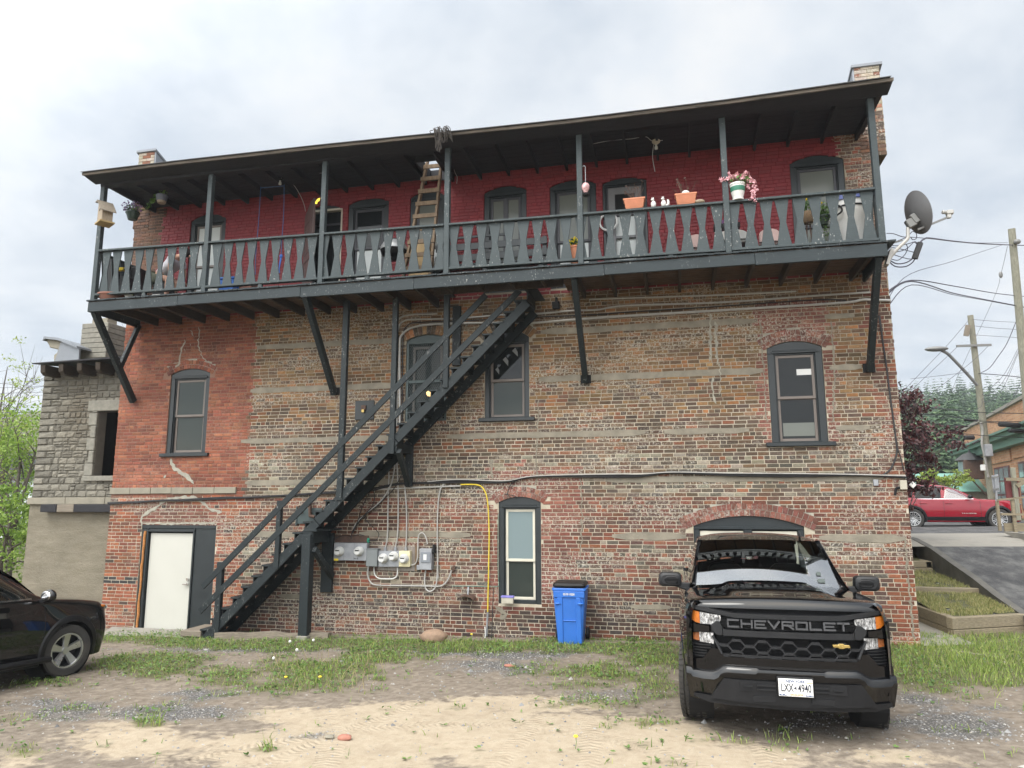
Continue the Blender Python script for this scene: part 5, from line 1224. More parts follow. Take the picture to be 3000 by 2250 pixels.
cable('wire','pale wire looping under the roof from the left bulb to the hatch','wire',zl(ZA,(1825,270),(1812,248),(1850,238),(1960,234),(2090,236))+zl(ZB,(230,345),(400,331),(530,310),(690,280),(880,266),(985,252)),.008,'conduit',Y=-.78)
cable('wire','pale wire dropping from the left bulb to the open door','wire',zl(ZA,(1835,255,-.7),(1900,310,-.4),(1945,380,-.2),(1970,440,-.06),(1980,485,-.03)),.007,'conduit')
cable('wire','pale wire dangling from the right bulb','wire',zl(ZC,(480,585,-.75),(470,650,-.75),(470,700,-.75),(484,780,-.75)),.006,'conduit')
cable('wire','thin wire looping along the rafters left of the right bulb','wire',zl(ZC,(85,600),(200,578),(330,568),(420,553),(465,580),(535,578)),.006,'conduit',Y=-.78)
cable('wire','short pale wire hanging beside the ladder post','wire',zl(ZB,(1170,315),(1180,345),(1193,375),(1190,415)),.006,'conduit',Y=-.3)
cable('curtain_rod','pale rod on hooks under the right end of the roof','rod',zl(ZC,(515,452,-1.2),(700,428,-1.2),(950,405,-1.2),(1165,387,-1.2),(1400,362,-1.2),(1780,318,-1.2)),.012,'conduit',k=1)
t=thing('butterfly','yellow butterfly ornament on the third balcony post','ornament',V(ZA,2055,418,-1.5));c=V(ZA,2058,418,-1.52)
b=MB();b.prism([(0,-.01),(.05,.05),(.10,.06),(.09,.0),(.05,-.02)],c-Vector((.05,0,0)),(1,0,0),(0,0,1),(0,.008,0));b.prism([(0,0),(.05,-.02),(.04,-.06),(0,-.05)],c-Vector((.05,0,0)),(1,0,0),(0,0,1),(0,.01,0));b.build('wings',M['yellowf'],t)
# ladder through the hatch
a0,a1=V(ZO,1775,560,-.80),V(ZO,2090,530,-.80);tl,tr=V(ZB,1003,262,-.5),V(ZB,1092,268,-.5)
t=thing('ladder','wooden ladder leaning up through the open roof hatch','ladder',(a0.x,-.9,6.6))
def ext(p,q,z): d=q-p;return p+d*((z-p.z)/d.z)
L0,L1,T0,T1=ext(a0,tl,6.62),ext(a1,tr,6.62),ext(a0,tl,9.55),ext(a1,tr,9.55)
for p,q in((L0,T0),(L1,T1)): MB().bar(p,q,.045,.085,(1,0,0)).build('rail',M['ladder'],t,bevel=.004)
for k in range(10):
    z=6.9+.285*k
    if z<9.4:
        p,q=ext(L0,T0,z),ext(L1,T1,z);MB().bar(p+Vector((-.04,-.055,0)),q+Vector((.04,-.055,0)),.03,.085,(0,1,0)).build('rung',M['ladder'],t,bevel=.004)
p0,p1=V(ZB,920,337,-.03),V(ZB,963,378,-.03);t=thing('wall_vent','small white wall vent box beside the ladder top','vent',(p0.x,0,p1.z))
b=MB();b.box(p0.x,p1.x,-.06,0,p1.z,p0.z);b.build('frame',M['beige'],t,bevel=.005);b=MB();b.cyl(((p0.x+p1.x)/2,-.058,(p0.z+p1.z)/2),((p0.x+p1.x)/2,-.064,(p0.z+p1.z)/2),.055,n=14);b.build('opening',M['dark'],t)
t=thing('lantern','small white and pink lantern hanging on a chain from a post','lantern',V(ZM,293,330,-1.5));c=V(ZM,293,330,-1.5);q=V(ZC,30,748,-1.5)
b=MB();b.lathe([(0,0),(.05,.0),(.06,.02),(.03,.05),(.035,.06)],c,14);b.build('base',M['black'],t,smooth=True);b=MB();b.lathe([(.03,.06),(.045,.10),(.065,.13),(.072,.19),(.05,.235),(.02,.25)],c,14);b.build('globe',mat('pink_white_glass',(.62,.36,.37),.2,var=.7,scale=22,bump=0),t,smooth=True)
N=18;b=MB()
for k in range(N): z0=c.z+.25+(q.z-c.z-.25)*k/N;b.tube([(c.x+.006*(k%2),c.y,z0),(c.x-.006*(k%2),c.y,z0+(q.z-c.z-.25)/N)],.005,4)
b.build('chain',M['galv'],t);MB().tube(smooth([(c.x,c.y,q.z),(c.x-.02,c.y,q.z+.02),(c.x-.05,c.y,q.z)]),.006,5).build('hook',M['galv'],t)
def boxpot(la,x0,x1,ytop,ybot,plant):
    p,q=V(ZM,x0,ytop,-1.45),V(ZM,x1,ytop,-1.45);zb=lerpt(RAIL,(p.x+q.x)/2)+.001;t=thing('planter','' or la,'planter',((p.x+q.x)/2,-1.43,zb),group='terracotta planters on the rail');h=(p.z+q.z)/2-zb
    xm=(p.x+q.x)/2;hw=(q.x-p.x)/2;b=MB();N=20
    rows=[]
    for s,zz in((.80,0),(.97,h-.03),(1.05,h-.03),(1.05,h),(.95,h),(.93,h-.03)):
        rows.append([(xm+a*hw*s,-1.43+e*.085*s,zb+zz) for a,e in((-1,-1),(1,-1),(1,1),(-1,1))])
    b.grid(rows,closed=True);b.add(rows[0],[(3,2,1,0)])
    pt=b.build('pot',M['terra'],t,bevel=.006);b=MB()
    for k in range(22): x=xm+hw*.86*(-1+2*k/21);b.bar((x*.98+xm*.02,-1.43-.072,zb+.02),(x,-1.43-.083,zb+h-.045),.008,.008)
    b.build('ribs',M['terra'],pt);b=MB();b.add([(xm-hw*.9,-1.5,zb+h-.03),(xm+hw*.9,-1.5,zb+h-.03),(xm+hw*.9,-1.36,zb+h-.03),(xm-hw*.9,-1.36,zb+h-.03)],[(0,1,2,3)]);b.build('soil',M['soil'],t)
    b=MB();q2=random.Random(int(x0))
    for k in range(11):
        s=Vector((xm+q2.uniform(-.07,.1),-1.43,zb+h-.03));e=s+Vector((q2.uniform(-.16,.16),q2.uniform(-.05,.05),q2.uniform(.12,.36)));b.tube([s,s.lerp(e,.5)+Vector((q2.uniform(-.03,.03),0,0)),e],.004,4);leaves(b,e,(.03,.02,.03),2,.022,k)
    b.build('plant',M['rust'],t);return t,xm,zb+h
t,x,z=boxpot('ribbed terracotta planter on the rail in front of the glazed door',785,1055,368,468,0)
t,x,z=boxpot('ribbed terracotta planter on the rail beside the pink flower pot',1450,1725,306,412,1)
b=MB();b.ball((x,-1.45,z+.02),(.07,.05,.05),10,6);b.build('figurine',M['white'],t)
for k,(x,la) in enumerate(((1168,'left white squirrel figurine standing on the balcony rail'),(1300,'right white squirrel figurine with a curled tail on the balcony rail'))):
    c=V(ZM,x,400,-1.45);zb=lerpt(RAIL,c.x);t=thing('figurine',la,'figurine',(c.x,-1.45,zb),group='white figurines on the rail');b=MB();b.ball((c.x,-1.45,zb+.06),(.045,.035,.065),10,8);b.ball((c.x-.01,-1.46,zb+.14),(.028,.027,.03),10,6);b.ball((c.x-.03,-1.48,zb+.135),(.014,.012,.012),6,4);b.ball((c.x-.02,-1.46,zb+.172),(.007,.006,.016),5,4);b.ball((c.x+.004,-1.46,zb+.172),(.007,.006,.016),5,4);b.build('body',M['white'],t,smooth=True)
    if k: MB().tube(smooth([(c.x+.03,-1.44,zb+.02),(c.x+.075,-1.44,zb+.04),(c.x+.08,-1.44,zb+.10),(c.x+.06,-1.44,zb+.12)]),[.012,.016,.018,.02,.022,.024,.024,.022,.02,.02,.02,.02,.02,.02,.02,.012][:16],7).build('tail',M['white'],t,smooth=True)
c=V(ZM,1760,385,-1.45);b=MB();b.ball((c.x,-1.45,lerpt(RAIL,c.x)+.035),(.10,.06,.04),12,8);o=b.build('rail_stone',M['pale'],smooth=True);tag(o,'flat tan stone resting on the balcony rail','stone')
p,q=V(ZC,968,868,-1.45),V(ZC,1068,868,-1.45);c=Vector(((p.x+q.x)/2,-1.45,lerpt(RAIL,(p.x+q.x)/2)));r=(q.x-p.x)/2;h=p.z-c.z
t=thing('flower_pot','white pot with a green stripe full of pink flowers on the rail','flower pot',c);b=MB();b.lathe([(0,.0),(r*.72,0),(r*.74,.03),(r*.68,.035),(r*.9,h*.5),(r*.97,h*.62),(r*1.,h*.9),(r*1.06,h*.9),(r*1.06,h),(r*.95,h),(r*.9,h*.9),(0,h*.9)],c,24);pt=b.build('pot',M['white'],t,smooth=True)
b=MB();b.lathe([(r*.915,h*.5),(r*.985,h*.62),(r*1.005,h*.78)],c,24);b.build('stripe',mat('green_stripe',(.03,.16,.10),.4),pt,smooth=True)
q=MB()
for k in range(26):
    a=rb.uniform(0,2*pi);rr=rb.random()**.5*.20;e=c+Vector((rr*cos(a),rr*sin(a)*.6,h+.06+rb.uniform(0,.20)*(1-rr*2)))
    leaves(q,e,(.045,.04,.04),16,.03,k)
for k in range(14): e=c+Vector((.16+rb.uniform(0,.14),-.05+rb.uniform(-.05,.05),h+.05-k*.03));leaves(q,e,(.04,.04,.04),10,.03,50+k)
for k in range(3): leaves(q,c+Vector((-.24+rb.uniform(-.03,.03),-.03,h+.10)),(.04,.03,.04),12,.03,80+k)
q.build('flowers',M['pinkf'],t);leaves(MB(),c+Vector((.05,0,h+.05)),(.22,.14,.13),240,.028,5).build('foliage',M['leafd'],t)
c=V(ZM,588,672,-.03);b=MB();b.tube([(c.x+.17*cos(2*pi*k/28),-.06,c.z+.17*sin(2*pi*k/28)) for k in range(28)],.022,8,closed=True);o=b.build('ring',M['white'],smooth=True);tag(o,'white ring wreath hanging on the glazed door','wreath')
def potted(la,cat,z,x,ytop,Y,r,m,fm,seed,zb=6.61,fr=(.14,.1,.09),name='potted_plant'):
    c=V(z,x,ytop,Y);h=c.z-zb;t=thing(name,la,cat,(c.x,Y,zb));pot(t,(c.x,Y,zb),r*.7,r,h,m);leaves(MB(),(c.x,Y,zb+h+.06),fr,120,.03,seed).build('foliage',M['leafd'],t);leaves(MB(),(c.x,Y,zb+h+.09),fr,90,.026,seed+1).build('flowers',M[fm],t);return t
potted('terracotta pot of yellow flowers behind the balusters beside the fifth post','flower pot',ZM,155,990,-1.2,.11,'terra','yellowf',11)
# wide terracotta saucer, little pots at the left end
c=V(ZQ,250,690,-1.25);t=thing('saucer_pot','wide low terracotta pot at the left end of the balcony floor','pot',(c.x,-1.25,6.61));pot(t,(c.x,-1.25,6.61),.2,.27,.14,'terrad')
for k,(x,m,la) in enumerate(((400,'white','small white pot of yellow green plants on the balcony floor'),(490,'greypot','small grey pot of green plants on the balcony floor'))):
    c=V(ZQ,x,690,-1.3);t=thing('small_pot',la,'pot',(c.x,-1.3,6.61));pot(t,(c.x,-1.3,6.61),.05,.07,.1,m);leaves(MB(),(c.x,-1.3,6.75),(.09,.07,.06),60,.03,k).build('foliage',M['leafy' if k==0 else 'leafd'],t)
def obox(name,la,cat,z,x0,x1,y0,Y,dep,m,zb=6.61,bev=.015,lid=None,h=None):
    p,q=V(z,x0,y0,Y),V(z,x1,y0,Y);zt=(p.z+q.z)/2 if h is None else zb+h;t=thing(name,la,cat,((p.x+q.x)/2,Y,zb));MB().box(p.x,q.x,Y,Y+dep,zb,zt).build('body',M[m] if isinstance(m,str) else m,t,bevel=bev,seg=2)
    if lid: MB().box(p.x-.015,q.x+.015,Y-.015,Y+dep+.015,zt+.001,zt+.05).build('lid',M[lid],t,bevel=bev,seg=2)
    return t
obox('cooler','bright blue lidded cooler box behind the balusters','cooler',ZQ,1240,1372,530,-1.1,.4,'blue',lid='blue')
obox('crate','dull red crate on the balcony floor beside the blue cooler','crate',ZQ,1390,1540,530,-.9,.35,M['terrad'])
obox('crate','pale striped box on the balcony floor beneath the seated person','crate',ZQ,612,690,668,-1.2,.25,'white')
obox('tool_case','tall black tool case at the left end of the balcony','case',ZQ,205,268,340,-.8,.3,'black')
obox('tool_case','black tool case behind the yellow drill','case',ZQ,420,470,415,-.6,.3,'black')
obox('cardboard_box','tall tan cardboard box leaning near the ladder','box',ZO,1700,1990,790,-.55,.35,'card')
c=V(ZQ,340,445,-.95);t=thing('drill','yellow and black power drill on a shelf at the left balcony end','drill',(c.x,-.95,c.z-.15));MB().box(c.x-.09,c.x+.06,-1.0,-.92,c.z-.03,c.z+.05).build('body',M['yellow'],t,bevel=.015);MB().box(c.x-.09,c.x-.04,-.99,-.93,c.z-.16,c.z-.032).build('handle',M['black'],t,bevel=.01);MB().cyl((c.x+.06,-.96,c.z+.01),(c.x+.15,-.96,c.z+.01),.02,n=8).build('chuck',M['black'],t)
obox('shelf','dark shelf box carrying the yellow drill','shelf',ZQ,318,372,500,-.97,.3,'black')
# bench
xa,xb2=V(ZB,1052,880,-.3).x,V(ZB,1776,830,-.3).x
t=thing('bench','long dark green slatted bench against the red wall','bench',(xa,-.3,6.61));zz=[V(ZP,900,905,-.3).z,V(ZP,900,1085,-.3).z,V(ZP,900,1190,-.5).z]
MB().box(xa,xb2,-.30,-.27,zz[0]-.075,zz[0]+.065).build('back_slat',M['trim'],t,bevel=.006);MB().box(xa,xb2,-.30,-.27,zz[1]-.075,zz[1]+.065).build('back_slat',M['trim'],t,bevel=.006)
MB().box(xa+.3,xb2-.8,-.22,-.19,zz[0]+.2,zz[0]+.25).build('back_slat',M['trim'],t,bevel=.006)
b=MB();b.box(xa,xb2,-.75,-.31,6.98,7.02);b.build('seat',M['trim'],t,bevel=.006)
for x in(xa+.06,xb2-.06,(xa+xb2)/2): MB().box(x-.04,x+.04,-.26,-.2,6.605,zz[0]+.1).build('leg',M['trim'],t);MB().box(x-.04,x+.04,-.72,-.66,6.605,6.979).build('leg',M['trim'],t)
# kettle grill
c=V(ZO,1480,930,-.75);t=thing('kettle_grill','kettle barbecue with a grey lid and black bowl','grill',(c.x,-.75,6.61));r=.27
b=MB();b.lathe([(r,0),(r*.98,.06),(r*.8,.15),(r*.4,.21),(0,.225)],(c.x,-.75,c.z+.005),24);b.build('lid',M['lidgrey'],t,smooth=True);b=MB();b.lathe([(0,-.2),(r*.5,-.18),(r*.9,-.09),(r,0)],(c.x,-.75,c.z),24);b.build('bowl',M['black'],t,smooth=True)
for a in(.5,2.6,4.7): MB().tube([(c.x+.15*cos(a),-.75+.15*sin(a),c.z-.16),(c.x+.26*cos(a),-.75+.26*sin(a),6.605)],.012,6).build('leg',M['galv'],t)
MB().tube([(c.x-.05,-.75,c.z+.23),(c.x-.03,-.75,c.z+.26),(c.x+.03,-.75,c.z+.26),(c.x+.05,-.75,c.z+.23)],.012,6).build('handle',M['black'],t)
# chairs
def chair(la,x0,x1,ytop,z,Y,m,frame='black',rnd=0,zz=None):
    p,q=V(z,x0,ytop,Y),V(z,x1,ytop,Y) if zz is None else V(zz,x1,ytop,Y);w_=q.x-p.x;zt=p.z;t=thing('chair',la,'chair',((p.x+q.x)/2,Y,6.61),group='chairs on the balcony');zs_=7.02
    xm=(p.x+q.x)/2;N=8;top=[(xm+w_/2*cos(pi*k/N),(zt-.1)+.1*sin(pi*k/N)) for k in range(N+1)]
    b=MB();b.prism([(xm-w_/2,zs_-.02),(xm+w_/2,zs_-.02)]+top,(0,Y-.02,0),(1,0,0),(0,0,1),(0,.05,0));b.build('backrest',M[m],t,bevel=.01);b=MB();b.box(p.x,q.x,Y+.031,Y+.46,zs_-.06,zs_);b.build('seat',M[m],t,bevel=.015)
    for x,y in((p.x+.03,Y+.0),(q.x-.03,Y),(p.x+.03,Y+.42),(q.x-.03,Y+.42)): MB().cyl((x,y,6.605),(x,y,zs_-.061),.017,n=8).build('leg',M[frame],t)
chair('chair with a white lace cover behind the sixth balcony post',2000,175,780,ZM,-.95,'white',zz=ZN)
chair('chair with a pale pink cushion left of the white covered chair',1592,1862,838,ZM,-.7,'cushion')
chair('chair with a pale pink cushion right of the white covered chair',322,592,765,ZN,-.7,'cushion')
c=V(ZM,2100,720,-.8);t=thing('flower_box','dark box of purple flowers standing on a chair back','flower box',(c.x,-.8,c.z));MB().box(c.x-.2,c.x+.25,-.85,-.7,c.z-.05,c.z+.04).build('box',M['black'],t);leaves(MB(),(c.x+.05,-.78,c.z+.08),(.24,.08,.07),120,.025,8).build('flowers',M['purplef'],t)
# plants on a stand, bin
M['wicker']=mat('wicker',(.22,.15,.09),.85,var=.4,scale=60,bump=.8,bs=150)
c=V(ZN,965,690,-1.05);t=thing('plant_stand','wire plant stand holding a wicker pot','plant stand',(c.x,-1.05,6.61))
for dx_ in(-.05,.05): MB().tube([(c.x+dx_,-1.05,6.605),(c.x+dx_*.5,-1.05,c.z)],.012,6).build('leg',M['rust'],t)
MB().tube([(c.x,-1.05,c.z),(c.x+.42,-1.05,c.z+.02)],.008,6).build('arm',M['white'],t)
t2_=thing('potted_plant','wicker pot of green leaves and a yellow flower on the wire stand','potted plant',c);b=MB();b.lathe([(0,.0),(.09,.01),(.13,.09),(.115,.2),(.1,.2),(0,.17)],c,16);b.build('pot',M['wicker'],t2_,smooth=True)
leaves(MB(),c+Vector((-.04,0,.3)),(.17,.12,.16),200,.032,31).build('foliage',M['leafd'],t2_);leaves(MB(),c+Vector((-.05,-.1,.42)),(.05,.03,.03),10,.035,32).build('flowers',M['yellowf'],t2_)
c=V(ZN,1165,640,-1.05);t2_=thing('trailing_plant','trailing plant with a yellow pansy at the right of the wire stand','potted plant',c);leaves(MB(),c+Vector((0,0,.12)),(.13,.1,.22),210,.03,33).build('foliage',M['leafd'],t2_);leaves(MB(),c+Vector((.02,0,-.16)),(.07,.05,.2),90,.018,35).build('vine',M['leafd'],t2_);leaves(MB(),c+Vector((-.08,-.1,.27)),(.05,.02,.04),12,.035,34).build('flowers',M['yellowf'],t2_);pot(t2_,c+Vector((0,.03,-.08)),.07,.1,.16,'greenpot')
c=V(ZN,1490,380,-.85);t=thing('bin','tall white bin with a blue rim and black carrying handle','bin',(c.x,-.85,6.61));h=c.z-6.61;r=.34
b=MB();b.lathe([(0,0),(r*.7,0),(r*.95,h*.93),(0,h*.93)],(c.x,-.85,6.61),26);b.build('body',M['white'],t,smooth=True);b=MB();b.lathe([(r*.955,h*.91),(r*1.02,h*.91),(r*1.02,h),(r*.9,h+.02),(0,h+.03)],(c.x,-.85,6.61),26);b.build('lid',mat('navy_rim',(.05,.07,.2),.4),t,smooth=True)
b=MB();b.tube([(c.x+r*.93*cos(a),-.85+r*.93*sin(a),6.61+h*.80) for a in[pi+pi*k/12 for k in range(13)]],.013,6);b.build('band',M['black'],t)
b=MB();b.tube(smooth([(c.x-.33,-1.0,6.61+h*.86),(c.x-.22,-1.12,6.61+h*.8),(c.x-.2,-1.15,6.61+h*.68),(c.x-.34,-1.02,6.61+h*.62)]),.016,6);b.build('handle',M['black'],t)
# dead vine at the eave
q=MB();c=V(ZB,1088,90,-1.93)
for k in range(55):
    s=c+Vector((rb.uniform(-.15,.12),rb.uniform(-.03,.06),.12+rb.uniform(-.06,.02)));e=s+Vector((rb.uniform(-.02,.12),rb.uniform(-.04,.03),-rb.uniform(.08,.30)));q.tube(smooth([s,s.lerp(e,.5)+Vector((rb.uniform(-.05,.05),-.04,.02)),e],3),.007,4)
c=V(ZB,1075,150,-1.93)
for k in range(12): s=c+Vector((rb.uniform(-.03,.03),0,.1));q.tube([s,s+Vector((rb.uniform(-.04,.04),rb.uniform(-.03,.03),-.25*rb.random())),s+Vector((rb.uniform(-.05,.05),0,-.36*rb.random()))],.007,4)
M['vine']=mat('dead_vine',(.05,.043,.038),.95,var=.4,scale=30,bump=0);o=q.build('dead_vine',M['vine']);tag(o,'clump of dead grey vine hanging over the roof edge','dead vine')
# recycling bin by the wall
c=PG(1236,1386);c=Vector((c.x,-.42,gz(c.x,-.42)));t=thing('wheeled_bin','blue wheeled recycling bin with a black lid beside the wall','bin',c,rotz=R(2),world=False)
def rr(hx,hy,z,r=.05,n=5,y0=0):
    pts=[]
    for cx,cy,a0 in((hx-r,hy-r,0),(-hx+r,hy-r,pi/2),(-hx+r,-hy+r,pi),(hx-r,-hy+r,1.5*pi)):
        for k in range(n+1): a=a0+pi/2*k/n;pts.append((cx+r*cos(a),cy+r*sin(a)+y0,z))
    return pts
b=MB();rows=[rr(.21,.22,.0),rr(.215,.225,.02),rr(.285,.30,.90),rr(.285,.30,.91),rr(.30,.315,.912),rr(.30,.315,.955),rr(.28,.295,.957)];b.grid(rows,closed=True);b.add(rows[0],[tuple(range(len(rows[0])))[::-1]]);b.add(rows[-1],[tuple(range(len(rows[0])))])
bd=b.build('body',M['blue'],t,bevel=.006,org=(0,0,0))
fy=lambda z:-(.225+.075*z/.9)-.002
def fpan(x0,x1,z0,z1,d,n,m='blue'):
    b=MB();vs=[(x0,fy(z0),z0),(x1,fy(z0),z0),(x1,fy(z1),z1),(x0,fy(z1),z1)];b.add(vs+[(v[0],v[1]-d,v[2]) for v in vs],[(4,5,6,7),(0,1,5,4),(1,2,6,5),(2,3,7,6),(3,0,4,7)]);return b.build(n,M[m],t,bevel=.006,org=(0,0,0))
fpan(-.205,-.115,.02,.80,.016,'rib');fpan(.115,.205,.02,.80,.016,'rib');fpan(-.27,.27,.80,.905,.016,'rib');fpan(-.114,.114,.40,.415,.014,'rib')
for s in(-1,1): b=MB();b.ball((s*.20,fy(.72)-.02,.70),(.06,.03,.015),10,6);b.build('grip',M['blue'],t,smooth=True,org=(0,0,0))
b=MB();put_text(b,'05193 10250',.052,(0,fy(.85)-.018,.855),(1,0,0),(0,-.083,1),.001,.002,.72);b.build('lettering',M['white'],t,org=(0,0,0))
b=MB();rows=[rr(.285,.31,.98),rr(.29,.315,1.0),rr(.27,.29,1.035),rr(.2,.22,1.045)];b.grid(rows,closed=True);b.add(rows[-1],[tuple(range(24))]);b.add(rows[0],[tuple(range(24))[::-1]]);b.build('lid',M['black'],t,org=(0,0,0),smooth=True)
for s in(-1,1): b=MB();b.lathe([(0,-.03),(.10,-.03),(.115,-.015),(.115,.015),(.1,.03),(0,.03)],(s*.27,.24,.115),18,axis=(1,0,0));b.build('wheel',M['black'],t,org=(0,0,0),smooth=True)
# ---------------------------------------------------------------- person bent forward behind the balusters
def skinbody(name,verts,edges,m,parent,root=0,sub=2):
    me=bpy.data.meshes.new(name);o0=ORG[rootof(parent).name];me.from_pydata([Vector(v[:3])-o0 for v in verts],edges,[]);ob=bpy.data.objects.new(name,me);COL.objects.link(ob)
    ob.modifiers.new('skin','SKIN');ob.modifiers.new('sub','SUBSURF').levels=sub
    for i,v in enumerate(verts):
        d=me.skin_vertices[0].data[i];d.radius=(v[3],v[4] if len(v)>4 else v[3]);d.use_root=(i==root)
    dg=bpy.context.evaluated_depsgraph_get();m2=bpy.data.meshes.new_from_object(ob.evaluated_get(dg));bpy.data.objects.remove(ob)
    m2.materials.clear();m2.materials.append(m);m2.polygons.foreach_set('use_smooth',[True]*len(m2.polygons));o=bpy.data.objects.new(name,m2);COL.objects.link(o);o.parent=parent;return o
hp=V(ZQ,668,470,-.85);sh=V(ZQ,862,345,-.9);hd=V(ZQ,950,372,-.92);fl=6.61
t=thing('person','person in a white shirt and olive shorts sitting bent forward behind the balusters','person',(hp.x,-.85,fl))
kn=Vector((hp.x+.40,-1.0,fl+.50));kn2=Vector((hp.x+.40,-.72,fl+.50));hp.z=fl+.55
sh=Vector((sh.x-.05,-.87,min(sh.z,fl+.95)));d=sh-hp
el=Vector((sh.x+.02,-1.10,sh.z-.27));wr=Vector((kn.x+.12,-1.08,fl+.48));el2=Vector((sh.x+.02,-.64,sh.z-.27));wr2=Vector((kn.x+.10,-.70,fl+.50))
neck=sh+Vector((.09,0,.07));he=sh+Vector((.20,-.01,.10))
body=[(*hp,.13,.13),(*(hp+d*.35),.15,.12),(*(hp+d*.75),.16,.13),(*sh,.12,.10),(*neck,.055),(*he,.085),
 (*(sh+Vector((0,-.17,-.02))),.065),(*el,.045),(*wr,.032),(*(sh+Vector((0,.17,-.02))),.065),(*el2,.045),(*wr2,.032),
 (*(hp+Vector((.05,-.11,-.02))),.10),(*kn,.068),(kn.x-.02,-1.0,fl+.09,.042),(kn.x+.12,-1.02,fl+.045,.04),(*(hp+Vector((.05,.11,-.02))),.10),(*kn2,.068),(kn2.x-.1,-.7,fl+.09,.042),(kn2.x+.05,-.7,fl+.045,.04)]
skinbody('body',body,[(0,1),(1,2),(2,3),(3,4),(4,5),(3,6),(6,7),(7,8),(3,9),(9,10),(10,11),(0,12),(12,13),(13,14),(14,15),(0,16),(16,17),(17,18),(18,19)],M['skin'],t)
q=lambda v,k,k2=None:(*v[:3],v[3]*k,(v[4] if len(v)>4 else v[3])*(k2 or k))
skinbody('shirt',[q(body[0],1.02),q(body[1],1.1),q(body[2],1.1),q(body[3],1.12),q(body[6],1.2),(*(Vector(body[6][:3]).lerp(el,.6)),.07),q(body[9],1.2),(*(Vector(body[9][:3]).lerp(el2,.6)),.07)],[(0,1),(1,2),(2,3),(3,4),(4,5),(3,6),(6,7)],M['shirt'],t)
skinbody('shorts',[q(body[0],1.12),q(body[12],1.15),(*(hp.lerp(kn,.85)),.09),q(body[16],1.15),(*(hp.lerp(kn2,.85)),.09)],[(0,1),(1,2),(0,3),(3,4)],M['olive'],t)
b=MB();b.ball(he+Vector((.0,0,.035)),(.105,.095,.10),14,10);b.build('hair',mat('dark_hair',(.02,.014,.01),.7,bump=.5,bs=100),t,smooth=True)
b=MB();b.ball(he+Vector((.105,0,-.045)),(.02,.014,.018),8,6);b.build('nose',M['skin'],t,smooth=True)
for s in(-1,1):
    b=MB();b.ball(he+Vector((.085,s*.033,-.012)),.012,8,6);b.build('eye',M['dark'],t,smooth=True);b=MB();b.ball(he+Vector((0,s*.092,-.03)),(.022,.012,.03),8,6);b.build('ear',M['skin'],t,smooth=True)
for w_,s in((wr,-1),(wr2,1)):
    for k in range(4):
        o=w_+Vector((.03,(k-1.5)*.019,-.008));MB().tube([o,o+Vector((.045-.004*abs(k-1.4),0,-.008)),o+Vector((.07-.006*abs(k-1.4),0,-.035)),o+Vector((.062,0,-.058))],[.0095,.009,.008,.006],6).build('finger',M['skin'],t,smooth=True)
    MB().tube([w_+Vector((.0,-s*.025,-.01)),w_+Vector((.03,-s*.05,-.02)),w_+Vector((.05,-s*.045,-.045))],[.011,.0095,.007],6).build('thumb',M['skin'],t,smooth=True)
obox('stool','small dark stool under the bent forward person','stool',ZQ,630,760,500,-1.0,.34,'black',h=.42)
